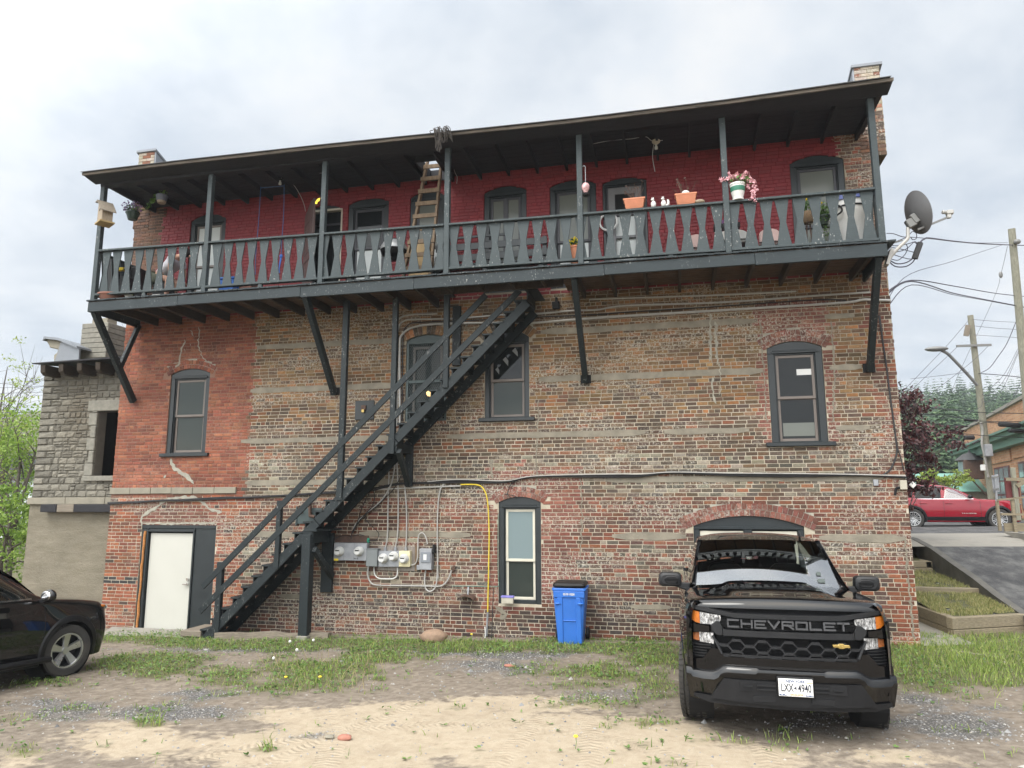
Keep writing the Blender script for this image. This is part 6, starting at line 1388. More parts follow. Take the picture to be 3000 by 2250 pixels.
# ---------------------------------------------------------------- vehicles
def cr(pts,n):                                    # Catmull-Rom through tuples, n samples per span
    out=[];N=len(pts)
    for i in range(N-1):
        a,b_,c,d=pts[max(i-1,0)],pts[i],pts[i+1],pts[min(i+2,N-1)]
        for j in range(n):
            t=j/n;out.append(tuple(.5*((2*q)+(r_-p)*t+(2*p-5*q+4*r_-s)*t*t+(3*q-p-3*r_+s)*t**3) for p,q,r_,s in zip(a,b_,c,d)))
    out.append(pts[-1]);return out
def wheel(parent,c,r,w_,side,spokes=5,rimf=.66,m='alloy',steer=0,tread=True,split=False):
    c=Vector(c);ax=Vector((0,side,0)) if isinstance(side,int) else Vector(side)
    if steer: ax=Matrix.Rotation(steer,3,'Z')@ax
    ax.normalize();fw=ax.cross(Vector((0,0,1))).normalized();up=Vector((0,0,1));mt=Vector((0,0,1)).rotation_difference(ax).to_matrix()
    rr_=r*rimf;b=MB();h=w_/2
    prof=[(rr_,-h*.9),(rr_*1.1,-h),(r*.94,-h*.97),(r*.985,-h*.8)]
    for k in range(5):
        u=-h*.72+h*1.44*k/4;prof+=[(r,u-h*.12),(r,u+h*.12)]+([(r*.972,u+h*.14),(r*.972,u+h*.21)] if k<4 else [])
    prof+=[(r*.985,h*.8),(r*.94,h*.97),(rr_*1.1,h),(rr_,h*.9)]
    b.lathe(prof,c,40,axis=ax)
    if tread:
        for k in range(46):
            a=2*pi*k/46
            for u,o in((-.75,0),(.75,.5),(-.28,.3),(.28,.8)):
                a2=a+o*2*pi/46;d=fw*cos(a2)+up*sin(a2);m_=Matrix((fw*-sin(a2)+up*cos(a2),ax,d)).transposed();b.cb(c+d*(r+.001)+ax*(u*h),(r*.085,h*.30,.016),m_)
    ty=b.build('wheel',M['rubber'],parent,org=(0,0,0),smooth=False)
    b=MB();b.lathe([(rr_*.99,-h*.6),(rr_*.99,h*.82),(rr_*.93,h*.86),(rr_*.90,h*.7),(rr_*.88,-h*.2),(0,-h*.2)],c,36,axis=ax);rim=b.build('rim',M['rust'] if 0 else M['satin'],ty,org=(0,0,0),smooth=True)
    b=MB();b.lathe([(rr_*1.0,h*.78),(rr_*1.0,h*.9),(rr_*.92,h*.9),(rr_*.9,h*.7)],c,36,axis=ax);b.lathe([(rr_*.22,h*.35),(rr_*.2,h*.62),(0,h*.64)],c,16,axis=ax)
    for k in range(spokes):
        a=2*pi*k/spokes+.3;d=fw*cos(a)+up*sin(a);s=fw*-sin(a)+up*cos(a);wd=rr_*(.20 if spokes<8 else .085)
        for sg in((-1,1) if spokes>=8 else (0,)):
            p,q=c+d*rr_*.18+ax*h*.5+s*sg*wd*.8,c+d*rr_*.95+ax*h*.74+s*sg*wd*1.4
            if spokes<8:
                vs=[];
                for e,ww,tt in((p,wd*.8,.028),(q,wd*1.35,.03)):
                    vs+=[e-s*ww-ax*tt,e+s*ww-ax*tt,e+s*ww*.75,e-s*ww*.75]
                b.add(vs,[(0,3,2,1),(4,5,6,7),(0,1,5,4),(1,2,6,5),(2,3,7,6),(3,0,4,7)])
            else: b.bar(p,q,wd,.03,s)
    b.build('spokes',M[m],ty,org=(0,0,0));return ty
# ---- pickup truck, nose toward the camera
TRK=thing('pickup_truck','shiny black full size pickup truck parked nose out against the garage door','pickup truck',(.985,-5.97,.285),rotx=-.035,world=False)
def tb(mb,name,m,parent=None,**k): return mb.build(name,M[m] if isinstance(m,str) else m,parent or TRK,org=(0,0,0),**k)
yf=lambda x:.05+.20*(abs(x)/.95)**3.2
def strip(mb,pts,dep=.05,off=0.,n=6):            # plate following the curved nose: pts outline (x,z)
    # triangulated by columns: outline given as top & bottom polylines
    top,bot=pts
    xs=sorted({x for x,_ in top}|{x for x,_ in bot});xs2=[]
    for a,c in zip(xs[:-1],xs[1:]):
        for k in range(n): xs2.append(a+(c-a)*k/n)
    xs2.append(xs[-1])
    f=lambda pl,x:lerpt(sorted(pl),x)
    A=[[(x,yf(x)+off,f(bot,x)) for x in xs2],[(x,yf(x)+off,f(top,x)) for x in xs2]]
    Bk=[[(x,yf(x)+off+dep,f(bot,x)) for x in xs2],[(x,yf(x)+off+dep,f(top,x)) for x in xs2]]
    mb.grid(A);mb.grid([A[1],Bk[1]]);mb.grid([Bk[0],A[0]])
    for e in(0,-1): mb.add([A[0][e],A[1][e],Bk[1][e],Bk[0][e]],[(0,1,2,3)] if e else [(3,2,1,0)])
def sym(pts): return sorted([(-x,z) for x,z in pts if x>0]+list(pts))
# hood
def hoodz(u,t):   # u 0..1 across, t 0..1 along
    y=cr([(.085,),(.12,),(.17,),(.30,),(.7,),(1.15,),(1.60,)],4)
    return y
HR=[]
for k in range(9):
    th=pi/2*k/8;HR.append((.205-.12*cos(th),.885+.03*k/8,1.165+.105*sin(th),1.155+.075*sin(th)))
HR+=[(.32,.93,1.280,1.234),(.5,.945,1.290,1.236),(.8,.955,1.300,1.240),(1.15,.945,1.312,1.245),(1.45,.925,1.318,1.25),(1.62,.905,1.318,1.25)]
rows=[]
US=[-1,-.97,-.93,-.86,-.78,-.70,-.62,-.57,-.53,-.49,-.44,-.36,-.25,-.12,0,.12,.25,.36,.44,.49,.53,.57,.62,.70,.78,.86,.93,.97,1]
for y,hw,zc,ze in cr(HR,3):
    k=sstep(.22,.6,y)
    r_=[]
    for u in US:
        a=abs(u);z=ze+(zc-ze)*(1-a**2.2)
        z+=k*(.016*(1-sstep(.46,.57,a))-.012*sstep(.5,.6,a)*(1-sstep(.72,.93,a)))-.02*sstep(.95,1,a)
        r_.append((u*hw,y+.11*(a**3)*(1-sstep(.2,.9,y)),z))
    rows.append(r_)
b=MB();b.grid(rows);tb(b,'hood','cblack',smooth=True)
# trim bar under hood, dark gap, grille cavity
b=MB();strip(b,(sym([(.0,1.118),(.48,1.12),(.62,1.14),(.885,1.178)]),sym([(.0,1.075),(.48,1.077),(.62,1.10),(.885,1.14)])),.10,-.02);tb(b,'grille_trim','satin',bevel=.008,seg=2)
b=MB();strip(b,(sym([(.0,1.17),(.885,1.18)]),sym([(.0,.70),(.885,.62)])),.02,.11);tb(b,'grille_cavity','dark')
b=MB()
for k in range(7): z=.985+.0135*k;b.bar((-.66,yf(.5)+.035,z),(.66,yf(.5)+.035,z),.02,.005,(0,1,0))
strip(b,(sym([(0,1.077),(.685,1.077)]),sym([(0,.965),(.685,.965)])),.02,.055);tb(b,'name_panel','black')
# U shaped carrier of the name bar
b=MB();strip(b,(sym([(0,.962),(.585,.962),(.60,.98)]),sym([(0,.905),(.60,.905)])),.08,-.02)
b2=MB()
for s in(-1,1):
    pl=[(.605,.905),(.66,.905),(.705,.955),(.715,.995),(.665,1.035),(.63,1.035),(.605,.985)]
    b.prism([(s*x,z) for x,z in (pl if s>0 else pl[::-1])],(0,yf(.66)-.03,0),(1,0,0),(0,0,1),(0,.08,0))
tb(b,'name_carrier','satin',bevel=.008,seg=2)
# raised block letters
LET={'C':[((1,1),(0,1)),((0,1),(0,0)),((0,0),(1,0))],'H':[((0,0),(0,1)),((1,0),(1,1)),((0,.5),(1,.5))],'E':[((0,0),(0,1)),((0,1),(1,1)),((0,.5),(.85,.5)),((0,0),(1,0))],'V':[((0,1),(.5,0)),((.5,0),(1,1))],
 'R':[((0,0),(0,1)),((0,1),(1,1)),((1,1),(1,.5)),((0,.5),(1,.5)),((.5,.5),(1,0))],'O':[((0,0),(0,1)),((0,1),(1,1)),((1,1),(1,0)),((0,0),(1,0))],'L':[((0,1),(0,0)),((0,0),(1,0))],'T':[((0,1),(1,1)),((.5,1),(.5,0))]}
b=MB();W_=1.13/9;hL=.062
M['letter']=mat('grey_letter_plastic',(.055,.056,.06),.4,bump=.05)
for i,chh in enumerate('CHEVROLET'):
    x0=-.565+W_*i+.014;w_=W_-.030;z0=.995
    for (a,c),(d,e) in LET[chh]: 
        p,q=Vector((x0+a*w_,0,z0+c*hL)),Vector((x0+d*w_,0,z0+e*hL));dd=(q-p).normalized()*.008;y=yf((p.x+q.x)/2)-.012;p.y=q.y=y;b.bar(p-dd,q+dd,.05,.016,(0,1,0))
tb(b,'lettering','letter')
# honeycomb grille
b=MB();pit=.24
def inside(x,z): return abs(x)<.70-(.885-z)*.55
def seg(x0,z0,x1,z1,t=.016):
    n=2
    for k in range(n):
        a,c=(x0+(x1-x0)*k/n,z0+(z1-z0)*k/n),(x0+(x1-x0)*(k+1)/n,z0+(z1-z0)*(k+1)/n)
        if inside(*a) and inside(*c): b.bar((a[0],yf(a[0])+.012,a[1]),(c[0],yf(c[0])+.012,c[1]),.05,t,(0,1,0))
for row in range(4):
    zc_=.865-.052*row;off=(pit/2 if row%2 else 0)
    for k in range(-4,5):
        x=k*pit+off
        seg(x-pit*.16,zc_,x+pit*.16,zc_,.026)
        seg(x+pit*.16,zc_,x+pit*.34,zc_-.052,.013);seg(x-pit*.16,zc_,x-pit*.34,zc_-.052,.013)
tb(b,'lower_grille','satin')
b=MB()
for s in(-1,1): b.bar((s*.70,yf(.70)+.0,.895),(s*.615,yf(.6)+.0,.725),.07,.022,(0,1,0))
strip(b,(sym([(0,.735),(.615,.735)]),sym([(0,.712),(.615,.712)])),.06,-.01);tb(b,'grille_frame','satin',bevel=.005)
xe=.475;b=MB();b.prism([(xe-.075,.836),(xe-.03,.836),(xe-.024,.826),(xe+.02,.826),(xe+.026,.836),(xe+.075,.836),(xe+.068,.862),(xe+.024,.862),(xe+.018,.872),(xe-.026,.872),(xe-.032,.862),(xe-.082,.862)],(0,yf(xe)-.03,0),(1,0,0),(0,0,1),(0,.03,0));tb(b,'emblem','gold',bevel=.004)
# lamps
for s in(-1,1):
    S=lambda pts:sorted([(s*x,z) for x,z in pts])
    b=MB();strip(b,(S([(.615,1.09),(.815,1.112)]),S([(.615,1.045),(.66,1.0),(.815,1.0)])),.05,-.005);hl=tb(b,'headlight','lens',bevel=.006)
    b=MB();strip(b,(S([(.817,1.112),(.905,1.125)]),S([(.817,1.003),(.86,1.01),(.895,1.035),(.905,1.06)])),.05,-.006);tb(b,'indicator','amber',bevel=.006)
    b=MB();strip(b,(S([(.64,1.0),(.715,1.0)]),S([(.64,.92),(.715,.92)])),.05,.005);tb(b,'lamp_surround','black')
    b=MB();strip(b,(S([(.69,.918),(.825,.918)]),S([(.69,.815),(.825,.825)])),.05,.008);tb(b,'headlight','lens',bevel=.006)
    b=MB();strip(b,(S([(.827,.912),(.885,.905)]),S([(.827,.835),(.885,.84)])),.05,.009);tb(b,'indicator','amberd',bevel=.006)
    b=MB();strip(b,(S([(.68,.813),(.90,.83)]),S([(.68,.775),(.75,.70),(.83,.66),(.90,.66)])),.02,.04);tb(b,'vent','dark')
    b=MB()
    for k in range(5): z=.69+.027*k;x0_=.76+.0*k if k<3 else .72;strip(b,(S([(x0_,z+.006),(.895,z+.006)]),S([(x0_,z-.004),(.895,z-.004)])),.04,.0)
    tb(b,'vent_slats','satin')
    # painted blade between the lamps and outer corner piece
    b=MB();strip(b,(S([(.73,.985),(.86,.995),(.90,1.03),(.945,1.07)]),S([(.73,.935),(.90,.915),(.945,.91)])),.09,-.03);strip(b,(S([(.895,.935),(.945,.935)]),S([(.895,.64),(.945,.62)])),.08,-.012);tb(b,'fascia_blade','cblack',bevel=.012,seg=2)
# bumper: upper band and projecting lower band
b=MB();strip(b,(sym([(0,.708),(.60,.708),(.655,.775),(.72,.775),(.80,.675),(.90,.655),(.952,.66)]),sym([(0,.60),(.60,.60),(.70,.54),(.952,.54)])),.10,-.02);tb(b,'bumper','cblack',bevel=.018,seg=3)
b=MB()
rid=sym([(0,.632),(.60,.632),(.70,.565),(.80,.56),(.965,.57)])
xs=[-.965+1.93*k/60 for k in range(61)];rows=[]
for dy,dz,kz in((.05,.012,1),(-.03,.008,1),(-.065,-.02,1),(-.075,-.07,1),(-.05,-.16,.6),(-.02,.30,0),(.05,.27,0)):
    rows.append([(x*(1 if kz else .97),yf(x)+dy,(lerpt(rid,x)+dz) if kz==1 else ((lerpt(rid,x)*.4+.46*.6-.04) if kz else dz)) for x in xs])
b.grid(rows[::-1]);tb(b,'bumper_lower','cblack',smooth=True)
b=MB();strip(b,(sym([(0,.515),(.62,.515),(.735,.345)]),sym([(0,.30),(.735,.325)])),.05,-.085);tb(b,'bumper_insert','black',bevel=.01,seg=2)
b=MB();strip(b,(sym([(0,.33),(.9,.34)]),sym([(0,.265),(.75,.275),(.9,.31)])),.04,-.04);tb(b,'air_dam','black',bevel=.01)
for s in(-1,1):
    b=MB();b.box(s*.40-.075,s*.40+.075,yf(.4)-.098,yf(.4)-.086,.425,.505);tw=tb(b,'tow_pocket','dark');b=MB();b.bar((s*.40-.04,yf(.4)-.104,.468),(s*.40+.04,yf(.4)-.104,.468),.015,.012);tb(b,'tow_hook','satin',tw)
    b=MB()
    for k in range(2): b.box(s*.235-.085,s*.235+.085,yf(.24)-.105,yf(.24)-.086,.44+.035*k,.452+.035*k)
    tb(b,'bumper_slats','satin')
    b=MB();b.box(s*.26-.1,s*.26+.1,yf(.26)-.097,yf(.26)-.087,.335,.385);tb(b,'intake','dark')
# number plate
px_,pz=.022,.482;py=yf(0)-.125
M['plate']=mat('plate_white',(.78,.78,.76),.4,var=.03,bump=0);M['ink']=mat('plate_ink',(.012,.015,.03),.5,var=0,bump=0);M['pblue']=mat('plate_blue',(.02,.05,.16),.5,var=.1,bump=0);M['porange']=mat('plate_orange',(.65,.24,.05),.5,var=.1,bump=0)
b=MB();b.box(px_-.165,px_+.165,py+.004,py+.05,pz-.088,pz+.092);tb(b,'plate_holder','black',bevel=.008)
b=MB();b.box(px_-.152,px_+.152,py-.002,py+.003,pz-.078,pz+.078);pl=tb(b,'plate','plate',bevel=.006)
def ptext(s,size,x,z,m,bold=.0,sx=1.):
    b=MB();put_text(b,s,size,(px_+x,py-.0035,pz+z),(1,0,0),(0,0,1),.0008,bold,sx);tb(b,'plate_text',m,pl)
ptext('NEW YORK',.036,0,.055,'pblue',.0006,.9);ptext('LXX',.098,-.077,-.005,'ink',.0012,.60);ptext('4940',.098,.078,-.005,'ink',.0012,.60);ptext('EXCELSIOR',.024,.005,-.062,'porange',.0004,.95)
b=MB();b.prism([(-.02,-.004),(-.005,-.007),(.0,-.018),(.006,-.012),(.006,.010),(-.004,.008),(-.012,.004)],(px_,py-.004,pz-.002),(1,0,0),(0,0,1),(0,.002,0));tb(b,'plate_mark','ink',pl)
for s in(-1,1): b=MB();b.box(px_+s*.122-.025,px_+s*.122+.025,py-.0038,py-.002,pz+.044,pz+.049);tb(b,'plate_line','porange',pl)
for s in(-1,1):
    b=MB();b.prism([(px_+s*.085,pz-.071),(px_+s*.148,pz-.071)]+[(px_+s*(.148-.009*k),pz-.069+.011*abs(sin(k*2.3+s))) for k in range(8)],(0,py-.0036,0),(1,0,0),(0,0,1),(0,.0015,0));tb(b,'plate_skyline','pblue',pl)
# sides with wheel arches
YW,ZWL,RW=.93,.405,.405
SD_=[(.16,.90),(.24,.945),(.36,.975),(.6,1.0),(.95,1.015),(1.4,1.005),(2.,1.0),(3.,1.0),(4.2,1.0),(5.0,1.0),(5.7,.99),(5.85,.96)]
for s in(-1,1):
    b=MB();prof=[(.40,-.03),(.55,-.005),(.75,0),(.95,0.0),(1.08,-.012),(1.16,-.035),(1.21,-.07),(1.235,-.105)]
    pr=cr(prof,4);ys=[.16+.05*k for k in range(115)]
    V_=[[ (s*(lerpt(SD_,y)+dx_),y,z+(0 if y<1.5 else .0)) for z,dx_ in pr] for y in ys]
    for i in range(len(ys)-1):
        for k in range(len(pr)-1):
            yc,zc_=(ys[i]+ys[i+1])/2,(pr[k][0]+pr[k+1][0])/2
            if min((yc-YW)**2,(yc-4.68)**2)+(zc_-ZWL)**2<.47**2: continue
            q=[V_[i][k],V_[i+1][k],V_[i+1][k+1],V_[i][k+1]];b.add(q if s>0 else q[::-1],[(0,1,2,3)])
    tb(b,'side_panel','cblack',smooth=True)
    for yy in(YW,4.68):
        b=MB();N=22;rows=[[],[],[]]
        for k in range(N+1):
            a=-.12+ (pi+.24)*k/N
            for j,(rr2,ox) in enumerate(((.455,.0),(.50,.010),(.545,.002))): 
                y=yy-cos(a)*rr2;rows[j].append((s*(lerpt(SD_,y)+ox-(.06 if y<.3 else 0)),y,ZWL+sin(a)*rr2))
        b.grid(rows);tb(b,'arch_trim','cblack',smooth=True)
        b=MB();b.lathe([(.46,-.25),(.46,.0),(0,.0)],(s*.70,yy,ZWL),24,axis=(-s,0,0),);tb(b,'wheel_well','dark')
        wheel(TRK,(s*.875,yy,RW-(.052 if yy==YW else .01)),RW,.275,(s,0,0),6,.62,'alloy',steer=R(-6) if yy==YW else 0)
    # cab side, window, mirror
    b=MB();cs=[(1.55,1.235,.895,1.30,.86),(1.9,1.235,.895,1.52,.80),(2.35,1.235,.895,1.74,.735),(2.7,1.235,.895,1.79,.72),(3.9,1.235,.895,1.80,.72),(4.1,1.235,.895,1.76,.72)]
    b.grid([[(s*w0,y,z0),(s*(w0*.5+w1*.5+.01),y,(z0+z1)/2),(s*w1,y,z1)] for y,z0,w0,z1,w1 in cs]);tb(b,'cab_side','cblack',smooth=True)
    b=MB();b.grid([[(s*(w0*.9+w1*.1+.008),y,z0+.04),(s*(w0*.15+w1*.85+.008),y,z0+(z1-z0)*.88)] for y,z0,w0,z1,w1 in cs[1:]]);tb(b,'side_window','glass')
    b=MB();b.bar((s*.845,1.62,1.262),(s*.725,2.40,1.775),.06,.05,(1,0,0));tb(b,'pillar','cblack',bevel=.012,seg=2)
    xm=s*1.115;ym=1.72
    b=MB();rows=[]
    def sq(hx,hz,y,cx=0,cz=0,r=.05): return [(xm+s*cx+p[0]*1.,y,1.318+cz+p[1]) for p in [(q[0],q[1]) for q in rr(hx,hz,0,r,4)]]
    rows=[sq(.10,.055,ym-.075),sq(.128,.078,ym-.06),sq(.137,.085,ym-.02),sq(.137,.085,ym+.06)]
    b.grid(rows,closed=True);b.add(rows[0],[tuple(range(20))[::-1]]);b.add(rows[-1],[tuple(range(20))]);mr=tb(b,'mirror','satin',smooth=True)
    b=MB();b.grid([sq(.088,.045,ym-.079,-.02),sq(.078,.036,ym-.085,-.02)],closed=True);b.add(sq(.078,.036,ym-.085,-.02),[tuple(range(20))[::-1]]);tb(b,'mirror_panel','black',mr)
    b=MB();b.prism([(s*.86,1.19),(s*.95,1.20),(s*1.06,1.235),(s*1.20,1.24),(s*1.02,1.285),(s*.86,1.28)] if s>0 else [(s*.86,1.28),(s*1.02,1.285),(s*1.20,1.24),(s*1.06,1.235),(s*.95,1.20),(s*.86,1.19)],(0,ym-.03,0),(1,0,0),(0,0,1),(0,.07,0));tb(b,'mirror_arm','satin',mr,bevel=.012)
# windscreen, roof, cabin
def wsrow(t):   # 0 base .. 1 top
    y=1.62+.77*t;z=1.252+.525*(1.22*t-.22*t*t);hw=.835-.105*t
    return [(hw*u,y-.10*(1-u*u)*(1-.35*t)+0.0,z+.022*(1-u*u)*t) for u in[-1+2*k/16 for k in range(17)]]
b=MB();b.grid([wsrow(k/12) for k in range(13)]);tb(b,'windscreen','cglass',smooth=True)
b=MB();r0=wsrow(1.0);rows=[[(x,y-.004,z-.002) for x,y,z in r0]]
for y,zz,hw in((2.46,1.812,.735),(2.62,1.848,.73),(3.0,1.875,.725),(3.6,1.875,.72),(4.05,1.84,.72),(4.12,1.76,.72)): rows.append([(hw*u,y-.05*(1-u*u) if y<2.7 else y,zz-.06*(abs(u)**3)) for u in[-1+2*k/16 for k in range(17)]])
b.grid(rows);tb(b,'roof','cblack',smooth=True)
b=MB();b.add([(-.72,4.13,1.2),(.72,4.13,1.2),(.70,4.12,1.78),(-.70,4.12,1.78)],[(0,1,2,3)]);tb(b,'rear_window','glass')
b=MB();b.box(-.86,.86,1.55,4.12,.5,1.0);b.grid([[(x,1.66,1.20+.0),(x,1.9,1.225),(x,2.15,1.19),(x,2.2,.95)] for x in(-.84,-.4,0,.4,.84)]);tb(b,'dashboard','satin',smooth=False)
b=MB();b.box(-.9,.9,4.2,5.8,.55,.75);b.box(-.94,.94,5.80,5.85,.6,1.24);b.box(-.9,.9,4.18,4.22,.6,1.24);tb(b,'cargo_bed','cblack')
b=MB();b.box(-.70,.70,.30,5.7,.33,.52);tb(b,'underbody','dark')
for s in(-1,1):
    b=MB();b.prism([(-.24,.9),(.24,.9),(.22,1.42),(.15,1.48),(-.15,1.48),(-.22,1.42)],(s*.40,2.75,0),(1,0,0),(0,0,1),(0,.14,0));st_=tb(b,'seat','black',bevel=.03,seg=2);b=MB();b.prism([(-.13,1.49),(.13,1.49),(.12,1.64),(-.12,1.64)],(s*.40,2.78,0),(1,0,0),(0,0,1),(0,.1,0));tb(b,'headrest','black',st_,bevel=.03,seg=2)
b=MB();b.tube([(.40+.18*cos(2*pi*k/24),2.18+.05*sin(2*pi*k/24),1.20+.17*sin(2*pi*k/24)) for k in range(24)],.016,7,closed=True);tb(b,'steering_wheel','satin')
b=MB();b.cb((0.0,2.30,1.64),(.24,.03,.07));tb(b,'rear_view_mirror','black',bevel=.01)
b=MB()
for x,t,w_,h_,dx_ in((.66,.10,.08,.04,0),(.68,.22,.05,.035,0)):
    r_=wsrow(t);i=min(16,int((x/(.835-.105*t)+1)*8));p=Vector(r_[i]);b.add([p+Vector((-w_/2,-.012,.006)),p+Vector((w_/2,-.002,.006)),p+Vector((w_/2,.045,.046)),p+Vector((-w_/2,.035,.046))],[(0,1,2,3)])
tb(b,'windscreen_sticker',mat('pale_sticker',(.09,.105,.10),.7,bump=0,Specular_IOR_Level=.1))
b=MB();b.prism([(0,0),(.16,0),(.14,.03),(.10,.055),(.07,.055)],(.56,2.60,1.83),(0,1,0),(0,0,1),(.022,0,0));tb(b,'antenna_fin','satin',bevel=.006)
for s in(-1,1): b=MB();b.bar((s*.1,1.56,1.275),(s*.72,1.60,1.262),.022,.018);tb(b,'wiper','black')
# ---- cars from lofted stations
def carbody(t,stat,arches,m,arch_r,ndx=.045):
    pr=cr(stat,1);xs=[];x=stat[0][0];
    prm=cr(stat,8);xs=sorted({round(q[0],3) for q in prm});prm=sorted(prm)
    def at_(x):
        for a,c in zip(prm[:-1],prm[1:]):
            if a[0]<=x<=c[0]: k=(x-a[0])/(c[0]-a[0]+1e-9);return [p+(q-p)*k for p,q in zip(a,c)]
        return prm[-1]
    def sec(x):
        _,zb_,wb,zm,wm,zs_,ws,zt,_2=at_(x)
        return cr([(0,zb_),(wb*.6,zb_),(wb*.93,zb_+.015),(wb,zb_+.09),(wm,zm),(wm*.55+ws*.45,zm+(zs_-zm)*.7),(ws,zs_),(ws*.86,zs_+(zt-zs_)*.45),(ws*.55,zs_+(zt-zs_)*.85),(0,zt)],5)
    N=int((stat[0][0]-stat[-1][0])/ndx);X=[stat[0][0]-(stat[0][0]-stat[-1][0])*k/N for k in range(N+1)];S=[sec(x) for x in X];b=MB()
    for sg in(-1,1):
        for i in range(N):
            for k in range(len(S[0])-1):
                q=[(X[i],sg*S[i][k][0],S[i][k][1]),(X[i+1],sg*S[i+1][k][0],S[i+1][k][1]),(X[i+1],sg*S[i+1][k+1][0],S[i+1][k+1][1]),(X[i],sg*S[i][k+1][0],S[i][k+1][1])]
                xc=(X[i]+X[i+1])/2;yc=abs(q[0][1]+q[2][1])/2;zc_=(q[0][2]+q[2][2])/2
                if yc>.6 and any((xc-ax)**2+(zc_-az)**2<arch_r**2 for ax,az in arches): continue
                b.add(q if sg<0 else q[::-1],[(0,1,2,3)])
    for e in(0,-1): b.add([(X[e],y,z) for y,z in S[e]]+[(X[e],-y,z) for y,z in S[e][::-1]],[tuple(range(2*len(S[0])))])
    # merge seam normals
    o=b.build('body',M[m],t,org=(0,0,0),smooth=True)
    bm=bmesh.new();bm.from_mesh(o.data);bmesh.ops.remove_doubles(bm,verts=bm.verts,dist=.0008);bm.to_mesh(o.data);bm.free()
    def surf(x,z):
        s_=sec(x);pts=[(q[1],q[0]) for q in s_[10:32]]
        for a,c in zip(pts[:-1],pts[1:]):
            if min(a[0],c[0])<=z<=max(a[0],c[0]): return a[1]+(c[1]-a[1])*(z-a[0])/(c[0]-a[0]+1e-9)
        return pts[0][1]
    return surf
def cabin(t,gs,m,wins,pill=None):
    # gs rows: (x, z belt, w belt, z roof, w roof)
    gx_=cr(gs,5);pv=lambda q:[(0,q[3]),(q[4]*.6,q[3]-.008),(q[4]*.92,q[3]-.03),(q[4],q[3]-.07),((q[4]+q[2])/2+.012,(q[1]+q[3])/2),(q[2],q[1])]
    b=MB()
    for sg in(-1,1):
        rows=[[(q[0],sg*y,z) for y,z in cr(pv(q),3)] for q in gx_];b.grid(rows if sg<0 else [r_[::-1] for r_ in rows])
    o=b.build('cabin',M[m],t,org=(0,0,0),smooth=True);bm=bmesh.new();bm.from_mesh(o.data);bmesh.ops.remove_doubles(bm,verts=bm.verts,dist=.0008);bm.to_mesh(o.data);bm.free()
    def side(x,z):
        q=None
        for a,c in zip(gx_[:-1],gx_[1:]):
            if min(a[0],c[0])<=x<=max(a[0],c[0]): k=(x-a[0])/(c[0]-a[0]);q=[p+(r_-p)*k for p,r_ in zip(a,c)]
        q=q or gx_[-1];pl=cr(pv(q),3)[6:]
        for a,c in zip(pl[:-1],pl[1:]):
            if c[1]-1e-4<=z<=a[1]+1e-4: return a[0]+(c[0]-a[0])*(a[1]-z)/(a[1]-c[1]+1e-9)
        return pl[-1][0] if z<pl[-1][1] else pl[0][0]
    for name,mm,poly in wins:
        for sg in(-1,1):
            xs=[p[0] for p in poly];x0,x1=min(xs),max(xs);n=8;b=MB();rows=[[],[]]
            for k in range(n+1):
                x=x0+(x1-x0)*k/n;zz_=[]
                for (a,za),(c,zc_) in zip(poly,poly[1:]+poly[:1]):
                    if min(a,c)-1e-6<=x<=max(a,c)+1e-6 and abs(a-c)>1e-6: zz_.append(za+(zc_-za)*(x-a)/(c-a))
                zl_,zh=min(zz_),max(zz_)
                for j,z in enumerate((zl_,zh)): rows[j].append([z,x])
            g2=[]
            for u in(0,.15,.3,.45,.6,.75,.9,1): g2.append([(r0[1],sg*(side(r0[1],r0[0]+(r1[0]-r0[0])*u)+.014),r0[0]+(r1[0]-r0[0])*u) for r0,r1 in zip(*rows)])
            b.grid(g2);b.build(name,M[mm],t,org=(0,0,0),smooth=True)
    return side
def archtrim(t,ax,az,r0,r1,surf,m='black',name='arch_trim',a0=-.25):
    for sg in(-1,1):
        b=MB();N=26;rows=[[],[],[],[]]
        for k in range(N+1):
            a=a0+(pi-2*a0)*k/N
            for j,(r_,o_) in enumerate(((r0,-.05),(r0,.018),(r1-.02,.018),(r1,.0))):
                x=ax+cos(a)*r_;z=az+sin(a)*r_;rows[j].append((x,sg*(surf(x,max(.32,z))+o_),z))
        b.grid(rows);b.build(name,M[m],t,org=(0,0,0),smooth=True)
        b=MB();b.lathe([(r0+.02,-.35),(r0+.02,.0),(0,.0)],(ax,sg*.52,az),24,axis=(0,-sg,0));b.build('wheel_well',M['dark'],t,org=(0,0,0))
# dark crossover cut by the left edge of the view
hd_=R(84);cpt=Vector((-8.65,-4.33,.02));lf_=Vector((-sin(hd_),cos(hd_),0));cc=cpt+lf_*.80+Vector((-.17,0,0));cc.z=gz(cc.x,cc.y)+.01
SUV=thing('parked_car','dark brown black crossover car with its nose toward the building at the left edge','car',cc,rotz=hd_,rotx=0,world=False)
SUV.scale=(1.03,1.03,1.04);SUV.rotation_euler=(R(-.8),R(2.2),hd_)
surf=carbody(SUV,[(.80,.30,.30,.52,.40,.71,.36,.75,0),(.765,.24,.56,.54,.64,.79,.56,.84,0),(.68,.21,.74,.56,.80,.86,.70,.92,0),(.55,.20,.84,.58,.88,.93,.78,.985,0),(.25,.20,.88,.6,.915,.985,.82,1.03,0),(-.2,.20,.90,.62,.925,1.03,.855,1.075,0),(-.65,.20,.90,.64,.925,1.06,.88,1.11,0),(-1.3,.20,.90,.64,.92,1.075,.88,1.12,0),(-2.4,.20,.90,.64,.92,1.10,.88,1.13,0),(-3.2,.22,.88,.66,.91,1.12,.86,1.14,0),(-3.6,.30,.80,.68,.84,1.1,.78,1.12,0)],[(0,.35),(-2.66,.35)],'cdark',.40)
